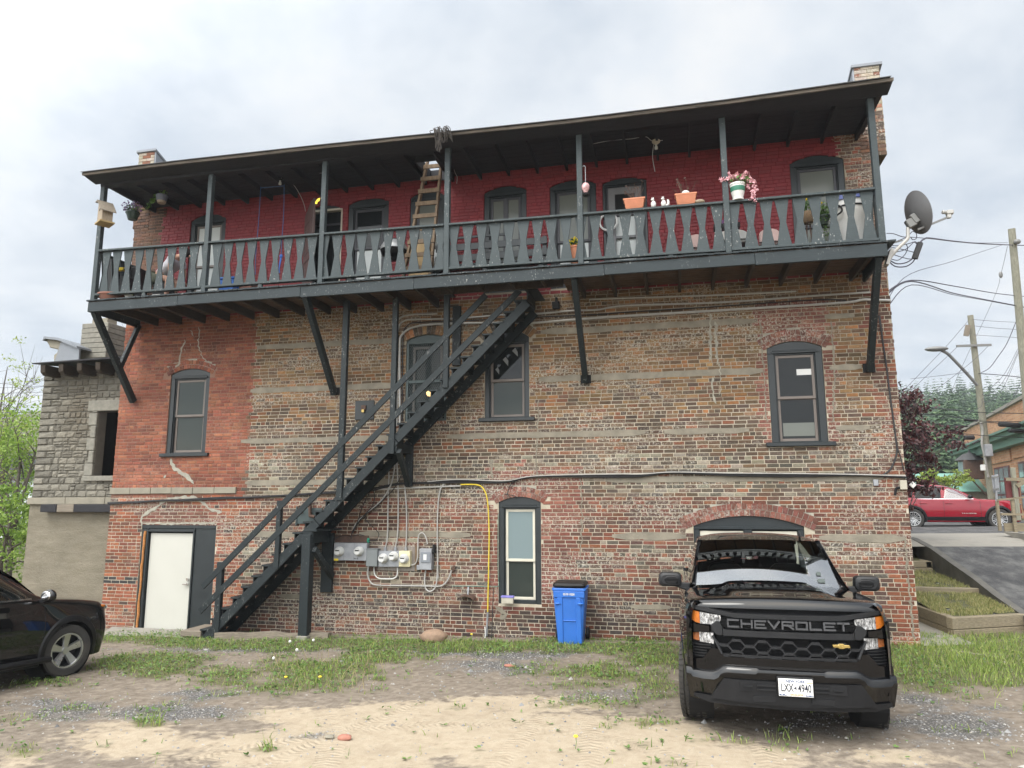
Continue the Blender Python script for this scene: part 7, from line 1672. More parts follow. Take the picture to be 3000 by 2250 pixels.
side=cabin(SUV,[(-.30,1.04,.79,1.05,.70),(-.70,1.06,.85,1.34,.66),(-1.20,1.08,.87,1.60,.61),(-1.85,1.09,.875,1.685,.60),(-2.8,1.10,.87,1.665,.59),(-3.3,1.11,.85,1.57,.58),(-3.6,1.12,.80,1.15,.62)],'cdark',
 [('side_window','cglass',[(-.64,1.10),(-1.10,1.45),(-1.40,1.53),(-1.50,1.10)]),('side_window','cglass',[(-1.60,1.10),(-1.50,1.545),(-2.45,1.52),(-2.55,1.12)]),('side_window','glass',[(-2.65,1.13),(-2.6,1.5),(-3.0,1.45),(-3.15,1.16)])])
archtrim(SUV,0,.35,.385,.47,surf);archtrim(SUV,-2.66,.35,.385,.47,surf)
for ax in(0,-2.66):
    for sg in(-1,1): wheel(SUV,(ax,sg*.80,.345),.345,.215,sg,5,.67,'alloy',tread=False,steer=R(-7) if ax==0 else 0)
for sg in(-1,1):
    b=MB();b.box(-2.15,-.42,sg*.905 if sg<0 else .80,sg*.80 if sg<0 else .905,.20,.33);b.build('sill_trim',M['black'],SUV,bevel=.02,seg=2,org=(0,0,0))
    b=MB();b.tube([(-.36,sg*1.0,.29),(-.45,sg*1.02,.295),(-2.1,sg*1.02,.295),(-2.2,sg*1.0,.29)],.04,8);b.build('side_step',M['black'],SUV,org=(0,0,0),smooth=True)
    c=Vector((-.50,sg*1.03,1.12));b=MB();b.ball(c,(.07,.105,.085),14,10);mr=b.build('mirror',M['cdark'],SUV,org=(0,0,0),smooth=True)
    b=MB();b.ball(c+Vector((-.06,0,0)),(.014,.085,.065),12,8);b.build('mirror_glass',M['chrome'],mr,org=(0,0,0),smooth=True);MB().bar((c.x,sg*.88,1.05),(c.x,sg*.97,1.08),.05,.04).build('mirror_arm',M['black'],mr,org=(0,0,0))
    b=MB();b.ball((.635,sg*.685,.86),(.12,.085,.055),12,8);hl=b.build('headlight',M['lens'],SUV,org=(0,0,0),smooth=True);b=MB();b.ball((.56,sg*.785,.885),(.09,.03,.024),12,8);b.build('indicator',M['amber'],hl,org=(0,0,0),smooth=True)
    b=MB();b.tube([(x,sg*(surf(x,.80)+.012),.80) for x in(-1.42,-1.36,-1.24,-1.18)],.014,6);b.build('handle',M['cdark'],SUV,org=(0,0,0))
    for x in(-.42,-1.55):
        b=MB();b.grid([[(x+dx_-(.10*max(0,z-.75) if x>-1 else 0),sg*(surf(x,z)+.0015),z) for z in[.34+.07*k for k in range(11)]] for dx_ in(-.005,.005)]);b.build('door_seam',M['dark'],SUV,org=(0,0,0))
    b=MB();b.grid([[(-.60-2.0*k/12,sg*(side(-.60-2.0*k/12,zz_)+.012),zz_) for k in range(13)] for zz_ in(1.075,1.095)]);b.build('window_trim',M['chrome'],SUV,org=(0,0,0),smooth=True)
b=MB();b.grid([[(x,y,z) for y in(-.62,-.3,0,.3,.62)] for x,z in((-.36,1.095),(-.70,1.345),(-1.13,1.58))]);b.v=[(x+.02-.12*abs(y)**2,y,z+.02) for x,y,z in b.v];b.build('windscreen',M['glass'],SUV,org=(0,0,0),smooth=True)
b=MB();b.box(-3.4,-.7,-.8,.8,.5,.95);b.build('interior',M['dark'],SUV,org=(0,0,0))
# red crossover on the lane
YR=17.3;wr_,wf_=V(ZS,185,1532,YR),V(ZS,787,1550,YR);wb=wf_.x-wr_.x;k_=wb/3.02
RED=thing('parked_car','bright red crossover car parked on the raised lane behind the building','car',(wf_.x,YR+.92,(wr_.z+wf_.z)/2),world=False);RED.scale=(k_,k_,k_)
surf=carbody(RED,[(.92,.36,.40,.62,.55,.86,.50,.92,0),(.84,.28,.70,.62,.80,.94,.72,1.0,0),(.65,.26,.86,.64,.93,1.03,.82,1.08,0),(.3,.25,.93,.66,.975,1.08,.87,1.13,0),(-.2,.25,.95,.68,.985,1.10,.90,1.16,0),(-.75,.25,.95,.70,.985,1.12,.92,1.18,0),(-2.0,.25,.95,.70,.985,1.14,.93,1.19,0),(-3.3,.26,.95,.72,.98,1.17,.92,1.21,0),(-3.9,.28,.92,.74,.95,1.18,.88,1.21,0),(-4.2,.36,.84,.76,.86,1.16,.80,1.19,0)],[(0,.40),(-3.02,.40)],'cred',.45)
side=cabin(RED,[(-.55,1.12,.84,1.13,.72),(-.95,1.13,.89,1.38,.70),(-1.45,1.14,.91,1.62,.67),(-2.0,1.15,.92,1.735,.66),(-3.0,1.17,.91,1.745,.66),(-3.7,1.18,.88,1.70,.65),(-4.15,1.19,.82,1.26,.70)],'cred',
 [('side_window','cglass',[(-.95,1.17),(-1.42,1.52),(-1.72,1.60),(-1.86,1.17)]),('side_window','glass',[(-1.95,1.17),(-1.84,1.61),(-2.75,1.635),(-2.9,1.20)]),('side_window','glass',[(-3.0,1.21),(-2.88,1.63),(-3.5,1.60),(-3.75,1.28)])])
archtrim(RED,0,.40,.43,.51,surf);archtrim(RED,-3.02,.40,.43,.51,surf)
for ax in(0,-3.02):
    for sg in(-1,1): wheel(RED,(ax,sg*.86,.39),.39,.25,sg,9,.70,'alloy',tread=False)
for sg in(-1,1):
    b=MB();b.grid([[(-.47-2.1*k/12,sg*(surf(-.47-2.1*k/12,z)+.008),z) for k in range(13)] for z in(.27,.34,.47,.475)]);b.build('sill_trim',M['black'],RED,org=(0,0,0),smooth=True)
    b=MB();b.grid([[(-.80-2.95*k/14,sg*(side(-.80-2.95*k/14,zz_)+.012),zz_) for k in range(15)] for zz_ in(1.15,1.17)]);b.build('window_trim',M['chrome'],RED,org=(0,0,0),smooth=True)
    top=[(-.90,1.185),(-1.4,1.545),(-1.72,1.635),(-2.3,1.66),(-2.9,1.66),(-3.5,1.63),(-3.8,1.3)];b=MB();b.tube([(x,sg*(side(x,z)+.012),z) for x,z in cr(top,4)],.012,5);b.build('window_trim',M['chrome'],RED,org=(0,0,0),smooth=True)
    for x in(-.62,-1.9,-2.72):
        b=MB();b.grid([[(x+dx_,sg*(surf(x,z)+.002),z) for z in[.48+.06*k for k in range(11)]] for dx_ in(-.006,.006)]);b.build('door_seam',M['dark'],RED,org=(0,0,0))
    for x in(-1.72,-2.62): b=MB();b.tube([(x+d,sg*(surf(x,.99)+.02),.99) for d in(-.12,-.08,.08,.12)],.016,6);b.build('handle',M['cred'],RED,org=(0,0,0))
    c=Vector((-.98,sg*1.07,1.24));b=MB();b.ball(c,(.09,.12,.08),12,8);b.build('mirror',M['black'],RED,org=(0,0,0),smooth=True)
    b=MB();b.tube([(-1.9,sg*.60,1.735),(-2.0,sg*.60,1.77),(-3.5,sg*.59,1.76),(-3.6,sg*.59,1.73)],.02,6);b.build('roof_rail',M['black'],RED,org=(0,0,0))
    b=MB();b.ball((.70,sg*.80,.95),(.15,.09,.05),10,6);b.build('headlight',M['lens'],RED,org=(0,0,0),smooth=True)
b=MB();put_text(b,'TRAVERSE',.06,(-1.05,-(surf(-1.05,.6)+.012),.60),(1,0,0),(0,0,1),.004,.0,1.9);b.build('lettering',M['chrome'],RED,org=(0,0,0))
b=MB();b.box(.905,.93,-.5,.5,.5,.8);b.build('grille',M['chrome'],RED,org=(0,0,0))
b=MB();b.box(-4.0,-.7,-.85,.85,.5,1.0);b.build('interior',M['dark'],RED,org=(0,0,0))
for x in(-1.9,): 
    b=MB();b.prism([(-.2,.9),(.2,.9),(.18,1.5),(-.18,1.5)],(x,-.45,0),(0,1,0),(0,0,1),(-.15,0,0));b.build('seat',M['black'],RED,org=(0,0,0),bevel=.03)
# ---------------------------------------------------------------- stone building at the left
YS=1.0
SB=thing('stone_building','grey rock faced stone building with an empty window behind the left brick corner','building',(-14,YS,-.2))
rs=random.Random(31);M['cblock']=mat('cast_block',(.21,.20,.17),.95,var=.25,scale=10,bump=.6)
cL=P(98,800,YS);bL=P(66,1250,YS);sx0=P(98,800,YS).x;zlo=V(ZW,440,1172,YS).z;zr=V(ZW,520,400,YS).z
wx0,wx1=V(ZW,590,800,YS).x,-11.2;wz0,wz1=V(ZW,640,1025,YS).z,V(ZW,640,632,YS).z
print('stone',sx0,zlo,zr,wx0,wz0,wz1)
sx1=-10.5
mb=MB();z=zlo+.06;row=0;hs=.158
def blockf(x0,x1,z0,z1,q=False):
    g_=rs.uniform(.65,1.25);st=max(0,1-abs((x0+x1)/2-(sx0+1.15))/.8)*max(0,1-abs((z0+z1)/2-(zr-.9))/1.6)
    base=(.185*g_,.172*g_,.142*g_);mb.col=tuple(b_*(1-st*.6)+c_*st*.6 for b_,c_ in zip(base,(.10,.075,.045)))
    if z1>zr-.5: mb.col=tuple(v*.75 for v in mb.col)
    n=4;o=[];ph=rs.uniform(0,99)
    for j in range(n+1):
        r_=[]
        for i in range(n+1):
            u,v=(0,.1,.5,.9,1)[i],(0,.14,.5,.86,1)[j];e=0 if i in(0,n) or j in(0,n) else 1;d=e*((.022 if not q else .04)+rs.uniform(-.006,.010)+(.008 if i==2 and j==2 else 0))
            r_.append((x0+(x1-x0)*u+e*rs.uniform(-.008,.008),YS-d,z0+(z1-z0)*v+e*rs.uniform(-.006,.006)))
        o.append(r_)
    mb.grid(o)
while z<zr-.02:
    h=min(hs,zr-z);x=sx0
    ql=.52 if row%2 else .30
    blockf(x+.005,x+ql,z+.006,z+h-.006,True);x+=ql
    while x<sx1:
        l=rs.choice((.15,.2,.25,.3));e=min(x+l,sx1)
        if z+h>wz0 and z<wz1 and e>wx0-.0: e=min(e,wx0)
        if z+h>wz0 and z<wz1 and x>=wx0-.02: break
        if e-x>.05:
            if rs.random()<.4 and h>.15:
                s=z+h*rs.choice((.4,.6));blockf(x+.006,e-.006,z+.006,s-.005);blockf(x+.006,e-.006,s+.005,z+h-.006)
            else: blockf(x+.008,e-.008,z+.008,z+h-.008)
        x=e
    z+=h;row+=1
mb.m=1;mb.col=(.2,.19,.16)
hw=[dict(x0=wx0,x1=wx1,z0=wz0,zs=wz1,zc=wz1)]
wallplane(mb,sx0,sx1,zlo-.1,zr,YS,hw,.24)
mb.add([(sx0,YS,-.6),(sx0,YS+9,-.6),(sx0,YS+9,zr),(sx0,YS,zr),(sx1,YS+9,-.6),(sx1,YS+9,zr)],[(0,1,2,3),(1,4,5,2)])
M['stonemortar']=mat('stone_mortar',(.15,.14,.115),.95,bump=.4)
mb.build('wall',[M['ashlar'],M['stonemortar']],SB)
b=MB();r=[[(sx0-.02+ (P(62,1250,YS).x-sx0)*0,YS-.02,-.6),(sx1,YS-.02,-.6)],[(sx0-.02,YS-.02,zlo-.1),(sx1,YS-.02,zlo-.1)]];b.grid(r);b.add([(sx0-.02,YS-.02,-.6),(sx0-.02,YS-.02,zlo-.1),(sx0-.02,YS+9,zlo-.1),(sx0-.02,YS+9,-.6)],[(0,1,2,3)])
def formconc():
    g=G('board_formed_concrete');p=g.pos();a=g.noise(p,3,5,.6,(.5,1,2));n=g.noise(p,28,5,.7);z=g.sep(p)[2]
    ln=g.ramp(g.math('ABSOLUTE',g.math('SUBTRACT',g.math('FRACT',g.math('ADD',g.math('MULTIPLY',z,4.2),g.math('MULTIPLY',a,.9))),.5)),[(.42,0),(.5,1)])
    c=g.ramp(a,[(.3,(.16,.14,.10)),(.7,(.235,.21,.16))]);c=g.mix(g.math('MULTIPLY',ln,.12),c,(.30,.27,.21));c=g.mix(g.ramp(g.noise(p,1.3,5,.7),[(.4,0),(.7,.55)]),c,(.13,.115,.085));c=g.mix(g.ramp(g.noise(p,9,5,.75,(.4,1,2)),[(.6,0),(.72,.5)]),c,(.33,.30,.24));c=g.mix(g.ramp(z,[(0,.5),(.6,0)]),c,(.12,.10,.075))
    return g.out(c,.95,0,g.bump(n,.8,.03,g.bump(ln,.12,.02)))
b.build('concrete_base',formconc(),SB)
b=MB();xx=sx0-.05
while xx<sx1: b.box(xx,min(sx1,xx+1.1)-.006,YS-.09,YS+.05,zlo-.10,zlo+.06);xx+=1.1
b.build('belt_course',M['limestone'],SB,bevel=.01)
b=MB();b.box(wx0-.28,wx1+.3,YS-.075,YS+.1,wz1,wz1+.26);b.build('lintel',M['cblock'],SB,bevel=.015)
b=MB();b.box(wx0-.25,wx1+.3,YS-.09,YS+.3,wz0-.12,wz0);b.build('sill',M['cblock'],SB,bevel=.01)
b=MB();z=wz0
k=0
while z<wz1-.02:
    h=min(.30,wz1-z);w_=.15 if k%2 else .24;b.box(wx0-w_,wx0-.004,YS-.065-.01*(k%2),YS+.02,z+.005,z+h-.005);z+=h;k+=1
b.build('jamb',M['cblock'],SB,bevel=.015)
b=MB();b.box(sx0+.3,sx1-.01,YS+.25,YS+8,-.4,zr-.1);
for f in list(b.f): f.reverse()
b.f=[f for i,f in enumerate(b.f) if i!=2];b.c=b.c[:len(b.f)];b.mi=b.mi[:len(b.f)];b.build('interior',M['dark'],SB)
b=MB();b.bar((wx0+.15,YS+.6,wz1-.2),(wx0+.85,YS+.7,wz0+.2),.06,.07);b.build('beam',M['joist'],SB)
b=MB();zb_=V(ZW,440,1222,YS-.15).z;a=V(ZW,258,1222,YS-.15).x
for i,(u,v) in enumerate(((a,a+.45),(a+.455,a+.93),(a+.935,sx1))): MB().box(u,v,YS-.22+.01*(i%2),YS-.021,zb_-.09,zb_+.09).build('timber',M['oldwood'] if i==1 else M['roofw'],SB,bevel=.012)
# its roof
b=MB();ez=V(ZW,250,345,YS-.5).z;ex=V(ZW,205,342,YS-.5).x
b.prism([(ex,ez),(sx1,ez+.06),(sx1,ez+.11),(ex,ez+.025)],(0,YS-.55,0),(1,0,0),(0,0,1),(0,5.,0.5));b.build('roof',M['roofw'],SB)
for k in range(6):
    x=V(ZW,250,400,YS-.45).x+.52*k;b=MB();b.prism([(YS-.48,ez-.20),(YS-.40,ez-.27),(YS+.2,ez-.27),(YS+.2,ez-.02),(YS-.5,ez-.02)],(x,0,0),(0,1,0),(0,0,1),(.14,0,0));b.build('rafter',M['joist'],SB,bevel=.01)
# chimney and old cornice return
c0,c1=V(ZW,500,100,YS+1.6),V(ZW,640,300,YS+1.6);b=MB();cw=c1.x-c0.x
for k in range(9):
    z0=c1.z-.3+(c0.z-c1.z+.3)*k/9;z1=c1.z-.3+(c0.z-c1.z+.3)*(k+1)/9;b.box(c0.x-.02*(k%2)*.3,c1.x+.02*(k%2)*.3,YS+1.6,YS+2.3,z0+.004,z1-.004)
ch=b.build('chimney',M['cblock'],SB,bevel=.01);MB().box(c0.x+.18,c1.x-.18,YS+1.75,YS+2.1,c0.z,c0.z+.16).build('chimney_cap',M['limestone'],ch)
b=MB();p=lambda x,y:(V(ZW,x,y,YS+1.2).x,V(ZW,x,y,YS+1.2).z)
b.prism([p(325,330),p(325,290),p(345,275),p(350,255),p(300,245),p(295,230),p(280,205),p(290,185),p(350,195),p(372,215),p(372,330)],(0,YS+1.2,0),(1,0,0),(0,0,1),(0,.5,0));b.build('cornice',M['limestone'],SB,bevel=.02)
b=MB();b.prism([p(372,215),p(440,215),p(485,245),p(480,330),p(335,330),p(350,290)],(0,YS+1.18,0),(1,0,0),(0,0,1),(0,.05,0));b.prism([p(276,207),p(286,182),p(370,190),p(485,240),p(485,252),p(370,205),p(292,195)],(0,YS+1.1,0),(1,0,0),(0,0,1),(0,.7,0));b.build('flashing',M['flash'],SB)
# ---------------------------------------------------------------- trees
def tree(name,lab,base,h,crown,n,ls,lm,seed,group=None,trunk=.12,limbs=7,bare=0,clump=26,lean=0):
    q=random.Random(seed);base=Vector(base);t=thing(name,lab,'tree',base,group=group);cc=Vector(crown[0]);cr_=crown[1];b=MB();tips=[]
    top=Vector((cc.x,cc.y,cc.z+cr_[2]*.4));p=[base+Vector((0,0,-.3)),base.lerp(top,.4)+Vector((q.uniform(-.15,.15),q.uniform(-.15,.15),0)),base.lerp(top,.75)+Vector((q.uniform(-.2,.2),0,0)),top]
    b.tube(smooth(p,4),[trunk*(1-.85*k/12) for k in range(13)],8)
    for k in range(limbs):
        s=base.lerp(top,.3+.6*k/limbs);d=Vector((q.gauss(0,1),q.gauss(0,1),q.gauss(.3,.5))).normalized();e=cc+Vector((d.x*cr_[0],d.y*cr_[1],d.z*cr_[2]))*.85;m=s.lerp(e,.5)+Vector((0,0,.12*h*q.random()*.5));r0=trunk*.45*(1-.5*k/limbs);b.tube(smooth([s,m,e],4),[r0*(1-.8*i/8) for i in range(9)],5)
        for j in range(4+bare):
            o=m.lerp(e,q.uniform(.1,1));e2=o+Vector((q.gauss(0,1)*cr_[0],q.gauss(0,1)*cr_[1],abs(q.gauss(0,1))*cr_[2]))*(.28 if not bare else .34);b.tube([o,o.lerp(e2,.5)+Vector((0,0,.03)),e2],[r0*.3,r0*.2,r0*.08],4);tips.append(e2)
    b.build('trunk',M['bark'],t,smooth=True)
    mb=MB();K=max(1,n//clump)
    for k in range(K):
        d=Vector((q.gauss(0,1),q.gauss(0,1),q.gauss(0,1))).normalized()*(q.random()**.42)
        c=cc+Vector((d.x*cr_[0],d.y*cr_[1],d.z*cr_[2]))
        if noise.noise(c*(1.6/max(cr_))*1.4+Vector((seed,0,0)))<-.12: continue
        if k%3==0 and tips: c=q.choice(tips)
        rr2=max(cr_)*.17;leaves(mb,c,(rr2,rr2,rr2*.6),clump,ls,q.randint(0,10**6),.0)
    mb.build('crown',M[lm],t);return t
def T2(name,lab,px,py,Y,rx,rz,zb,n,ls,lm,seed,ry=None,**k):
    c=P(px,py,Y);s=(Y-CAM.y)/FW.y/F*1.356;tree(name,lab,(c.x,Y,zb),c.z-zb+rz,((c.x,c.y,c.z),(rx,ry or rx,rz)),n,ls,lm,seed,**k)
# left edge greenery
T2('leafy_tree','bright green young tree at the far left edge beside the stone building',45,1010,6.,1.3,2.2,-.2,5200,.06,'leaf',3,trunk=.10,limbs=9,bare=3)
T2('leafy_tree','yellow green shrubby tree low at the left edge behind the dark car',20,1150,5.,1.5,1.4,-.2,4600,.06,'leaf',4,trunk=.09,limbs=8)
T2('leafy_tree','lower leafy sapling against the concrete base of the stone building',62,1180,7.,.9,1.6,-.2,2600,.055,'leaf',5,trunk=.06,limbs=7,bare=2)
T2('leafy_tree','tall sparse yellow green tree farther back at the left edge',10,960,13.,1.8,3.,-.2,3000,.075,'leafy',6,trunk=.14,limbs=9,bare=4)
T2('bare_tree','nearly leafless grey branched tree reaching above the left greenery',12,830,15.,2.2,2.2,-.2,500,.06,'leafy',8,trunk=.10,limbs=9,bare=4)
T2('bare_tree','thin bare branches showing between the stone chimney and the brick corner',258,745,9.,.55,1.,-.2,20,.05,'leafy',9,trunk=.05,limbs=7,bare=6)
for i,(px,Y,la) in enumerate(((-30,20,'dense dark green tree at the back left behind the other trees'),(70,24,'dense green tree at the back left seen between the trunks'))):
    T2('leafy_tree',la,px,1130,Y,3.,2.8,-.2,3200,.11,'leafd',40+i,trunk=.2)
# pale house behind the left trees
hh=P(50,1180,32);t=thing('house','pale distant house glimpsed through the left trees','house',(hh.x,32,-.2));b=MB();b.box(hh.x-4,hh.x+3,32,38,-.2,4.2);b.build('wall',mat('pale_siding',(.55,.58,.6),.7),t);b=MB();b.prism([(hh.x-4.4,4.2),(hh.x+3.4,4.2),(hh.x-.5,6.4)],(0,31.6,0),(1,0,0),(0,0,1),(0,7,0));b.build('roof',M['tar'],t)
# burgundy maple at the right corner
c=V(ZS,195,960,7.5);tree('maple_tree','burgundy leaved maple tree just behind the right brick corner',(c.x-.9,7.5,1.0),4,((c.x-.55,7.5,c.z),(1.25,1.2,1.75)),8000,.06,'maple',12,trunk=.11,limbs=10,clump=22)
c=V(ZS,170,1260,7.2);tree('maple_tree','lower burgundy maple sprout hanging beside the right brick corner',(c.x-.5,7.2,1.0),2,((c.x-.1,7.2,c.z+.0),(.55,.5,.6)),1500,.06,'maple',14,trunk=.04,limbs=5,clump=20)
# ---------------------------------------------------------------- lane furniture and buildings beyond
def at2(z,x,y,D): return PD(z[0]+x/z[2],z[1]+y/z[2],D,1)
# orange brick building with green cornice
c0=at2(ZT,188,600,56);az=R(259.5);dv_=Vector((cos(az),sin(az),0));nv=Vector((-dv_.y,dv_.x,0))*-1.
if nv.x>0: nv=-nv
OB=thing('brick_building','orange brick building with a green cornice beyond the red car','building',(c0.x,c0.y,1.3))
def onfac(zn,x,y,off=0):      # along the facade plane
    d=ray(zn[0]+x/zn[2],zn[1]+y/zn[2]);o=c0+nv*off;t=(o-CAM).dot(nv)/d.dot(nv);return CAM+d*t
def fu(v): return (v-c0).dot(dv_)
ztc=onfac(ZT,188,575).z;zpar=onfac(ZT,160,360).z+.3;Lf=34
def obm():
    g=G('orange_brick');p=g.pos();q=g.sep(p);v=g.n('CombineXYZ',None,X=g.math('ADD',g.math('MULTIPLY',q[0],dv_.x),g.math('MULTIPLY',q[1],dv_.y)),Y=q[2],Z=0).outputs[0]
    bt=g.n('TexBrick',None,Vector=v,Scale=1.,Color1=(.36,.17,.085,1),Color2=(.52,.29,.16,1),Mortar=(.38,.30,.22,1),Mortar_Size=.012,Brick_Width=.42,Row_Height=.15,Bias=-.2)
    c=g.mix(g.ramp(g.noise(p,1.2,5),[(.35,0),(.75,.2)]),bt.outputs[0],(.33,.16,.09));return g.out(c,.9)
M['obrick']=obm();M['verdigris']=mat('green_cornice',(.10,.19,.15),.6,var=.15,scale=2);M['maroon']=mat('maroon_frame',(.10,.025,.03),.5);M['paneg']=glassd('pale_reflecting_glass',(.22,.27,.28),.1)
U3=Vector((0,0,1))
def fpoly(pts,off,dep,name,m,par=None): b=MB();b.prism(pts,c0.xy.to_3d()+nv*off,dv_,U3,-nv*dep);return b.build(name,M[m],par or OB)
fpoly([(0,0),(Lf,0),(Lf,zpar+.2),(0,zpar)],0,14,'wall','obrick')
fpoly([(-.9,ztc),(Lf,ztc),(Lf,ztc+.25),(-.9,ztc+.25)],.9,.9,'cornice','verdigris');fpoly([(-.6,ztc-.45),(Lf,ztc-.45),(Lf,ztc),(-.6,ztc)],.55,.55,'cornice','verdigris');fpoly([(-1.1,ztc+.25),(Lf,ztc+.25),(Lf,ztc+.38),(-1.1,ztc+.38)],1.1,1.1,'gutter','verdigris')
fpoly([(-.2,zpar),(Lf,zpar+.2),(Lf,zpar+.38),(-.2,zpar+.18)],.15,1.,'coping','conc')
for (x0,x1,yt) in ((500,668,690),(765,960,620)):
    a,b_=onfac(ZT,x0,yt+30),onfac(ZT,x1,yt);u0,u1=fu(a),fu(b_);zt=b_.z;z0=1.9
    f_=fpoly([(u0,z0),(u1,z0),(u1,zt),(u0,zt)],.04,.06,'window','maroon');w_=(u1-u0)
    for i in range(3):
        for k in range(3):
            p0,p1=u0+w_*(.06+.31*i),u0+w_*(.06+.31*i+.25);q0,q1=z0+(zt-z0)*(.04+.32*k),z0+(zt-z0)*(.04+.32*k+.28);fpoly([(p0,q0),(p1,q0),(p1,q1),(p0,q1)],.06,.015,'pane','paneg',f_)
    fpoly([(u0-.9,zt+.25),(u1+.9,zt+.25),(u1+.9,zt+.9),(u0-.9,zt+.9)],.10,.1,'lintel','obrick');fpoly([(u0-.9,zt+1.15),(u1+.9,zt+1.15),(u1+.9,zt+1.3),(u0-.9,zt+1.3)],.12,.12,'lintel','maroon')
a,b_=onfac(ZT,305,1045),onfac(ZT,350,950);fpoly([(fu(a),1.),(fu(b_),1.),(fu(b_),b_.z),(fu(a),b_.z)],.03,.04,'doorway','maroon')
# wall lantern on that building
q=onfac(ZT,245,740,.9);t=thing('wall_lantern','big old box lantern bracketed to the orange brick building','lantern',q);s=.62
b=MB();b.cb(q,(1.15,1.15,1.3));b.build('body',M['rust'],t,bevel=.03);b=MB();b.cb(q+nv*.59+Vector((0,0,.1)),(.05,.8,.9));b.build('glass',M['paneg'],t)
b=MB();b.lathe([(1.0,0),(.45,.42),(.12,.55),(.0,.75)],q+Vector((0,0,.65)),4);b.build('roof',M['tar'],t);b=MB();b.tube([q+Vector((0,0,-.7)),q-nv*.5+Vector((0,0,-1.4)),q-nv*.9+Vector((0,0,-1.9))],.05,6);b.build('bracket',M['rust'],t)
# utility poles
def upole(lab,ztop,zbot,D,r):
    b0=at2(*zbot,D);b1=at2(*ztop,D);t=thing('utility_pole',lab,'utility pole',(b0.x,b0.y,1.4));d=(b1-b0).normalized();b0=b0-d*((b0.z-1.2)/d.z)
    b=MB();b.tube([b0.lerp(b1,k/8) for k in range(9)],[r*(1.15-.35*k/8) for k in range(9)],12);b.build('shaft',M['pole'],t,smooth=True);return t,b0,b1
D2=36.
t2,pb,pt_=upole('weathered utility pole with a street lamp arm in front of the orange brick building',(ZS,575,55),(ZS,725,1320),D2,.165)
A=lambda x,y:at2(ZS,x,y,D2-.2)
b=MB();b.bar(A(480,270),A(720,262),.09,.11);b.build('crossarm',M['lamp'],t2)
b=MB();b.bar(A(560,125),A(545,200),.12,.22);b.build('transformer_arm',M['oldwood'],t2)
p=A(690,995);MB().box(p.x-.16,p.x+.16,p.y-.3,p.y-.05,p.z-.30,p.z+.30).build('equipment_box',M['galv'],t2,bevel=.02)
p=A(657,1115);MB().box(p.x-.09,p.x+.09,p.y-.2,p.y,p.z-.15,p.z+.15).build('equipment_box',M['white'],t2,bevel=.02)
b=MB();b.tube(smooth([A(650,800),A(660,860),A(655,950),A(680,1050),A(700,1180)]),.05,6);b.build('conduit',M['conduit'],t2)
t=thing('street_lamp','curved arm street lamp fixed to the weathered utility pole','street lamp',A(620,540));b=MB();b.tube(smooth([A(622,542),A(560,470),A(480,385),A(420,325),A(375,300)]),.075,8);b.build('arm',M['lamp'],t,smooth=True)
b=MB();p=A(340,290);b.ball(p,(.55,.22,.13),12,8);lh=b.build('lamp_head',M['lamp'],t,smooth=True);b=MB();b.cyl(A(333,283),A(333,275),.09,n=8);b.build('photocell',M['flash'],lh)
D1=26.
t1p,pb1,pt1=upole('thick weathered utility pole cut by the right edge of the view',(ZG,1870,565),(ZG,1970,1655),D1,.145)
b=MB();p=at2(ZG,1925,690,D1-.2);b.ball(p,(.12,.1,.1),8,6);b.build('insulator',M['lamp'],t1p,smooth=True)
# overhead cables
def wire(lab,pts,r,m='wire',cat='cable',group=None,k=6,sagz=0):
    b=MB();b.tube(smooth(pts,k),r*(.62 if r<.05 else 1),5);o=b.build('overhead_cable',M[m]);tag(o,lab,cat,group);return o
G1=lambda x,y,D=D1:at2(ZG,x,y,D)
corner=Vector((3.75,-.3,6.6))
def pw(zn,*pts): return [at2(zn,*p) for p in pts]
wire('thick cable bundle sagging from the drip loops by the dish to the right pole',pw(ZV,(1000,1150,13.1),(1040,1020,13.1),(1085,890,13.3),(1150,830,13.8),(1240,818,14.5))+pw(ZG,(1300,685,17),(1550,708,21),(1800,720,25),(1995,727,27)),.028)
wire('thin cable running from the balcony corner past the dish to the right pole',pw(ZV,(540,740,12.9),(650,745,13),(800,795,13.2),(920,800,13.5),(1150,818,14.3))+pw(ZG,(1300,683,17),(1550,702,21),(1830,700,25)),.012)
for i,(pts,la) in enumerate((( ((600,930,12.8),(720,940,12.9),(900,905,13),(980,880,13.1),(1050,930,13.1)),'upper thin loop of cable between balcony corner and drip loops'),(((590,960,12.8),(750,990,12.9),(880,1020,13),(1000,1050,13.1)),'second thin loop of cable between balcony corner and drip loops'),(((585,1020,12.8),(700,1040,12.9),(860,990,13),(990,875,13.1),(1045,915,13.1)),'crossing thin loop of cable beneath the dish mast'),(((670,1090,12.9),(800,1130,13),(930,1155,13.1),(1000,1100,13.1)),'thin loop of cable beneath the dish mast'),(((600,1150,12.8),(720,1175,12.9),(820,1100,13),(860,1040,13),(880,980,13),(860,920,13)),'short cable curl hanging below the dish mast'),(((590,1175,12.8),(700,1230,12.9),(850,1215,13),(960,1150,13.1),(1010,1080,13.1)),'thick cable loop hanging lowest but one below the dish'),(((570,1185,12.8),(680,1275,12.9),(850,1275,13),(960,1210,13.1),(1000,1140,13.1)),'thick cable loop hanging lowest below the dish'),(((590,915,12.8),(720,860,12.9),(850,810,13),(900,790,13.2)),'straight cable from balcony corner to the dish mast'),(((910,760,12.7),(960,710,12.7),(1020,740,12.7),(1020,820,12.7),(960,840,12.7),(930,800,12.7)),'round coil of thin cable beside the dish mast'))):
    wire(la,pw(ZV,*pts),.012 if i<5 or i>6 else .018)
wire('black splice tube on the drip loops below the dish',pw(ZV,(1085,890,13.1),(1050,990,13.1),(1020,1070,13.1),(995,1150,13.1)),.055,'cable',k=2)
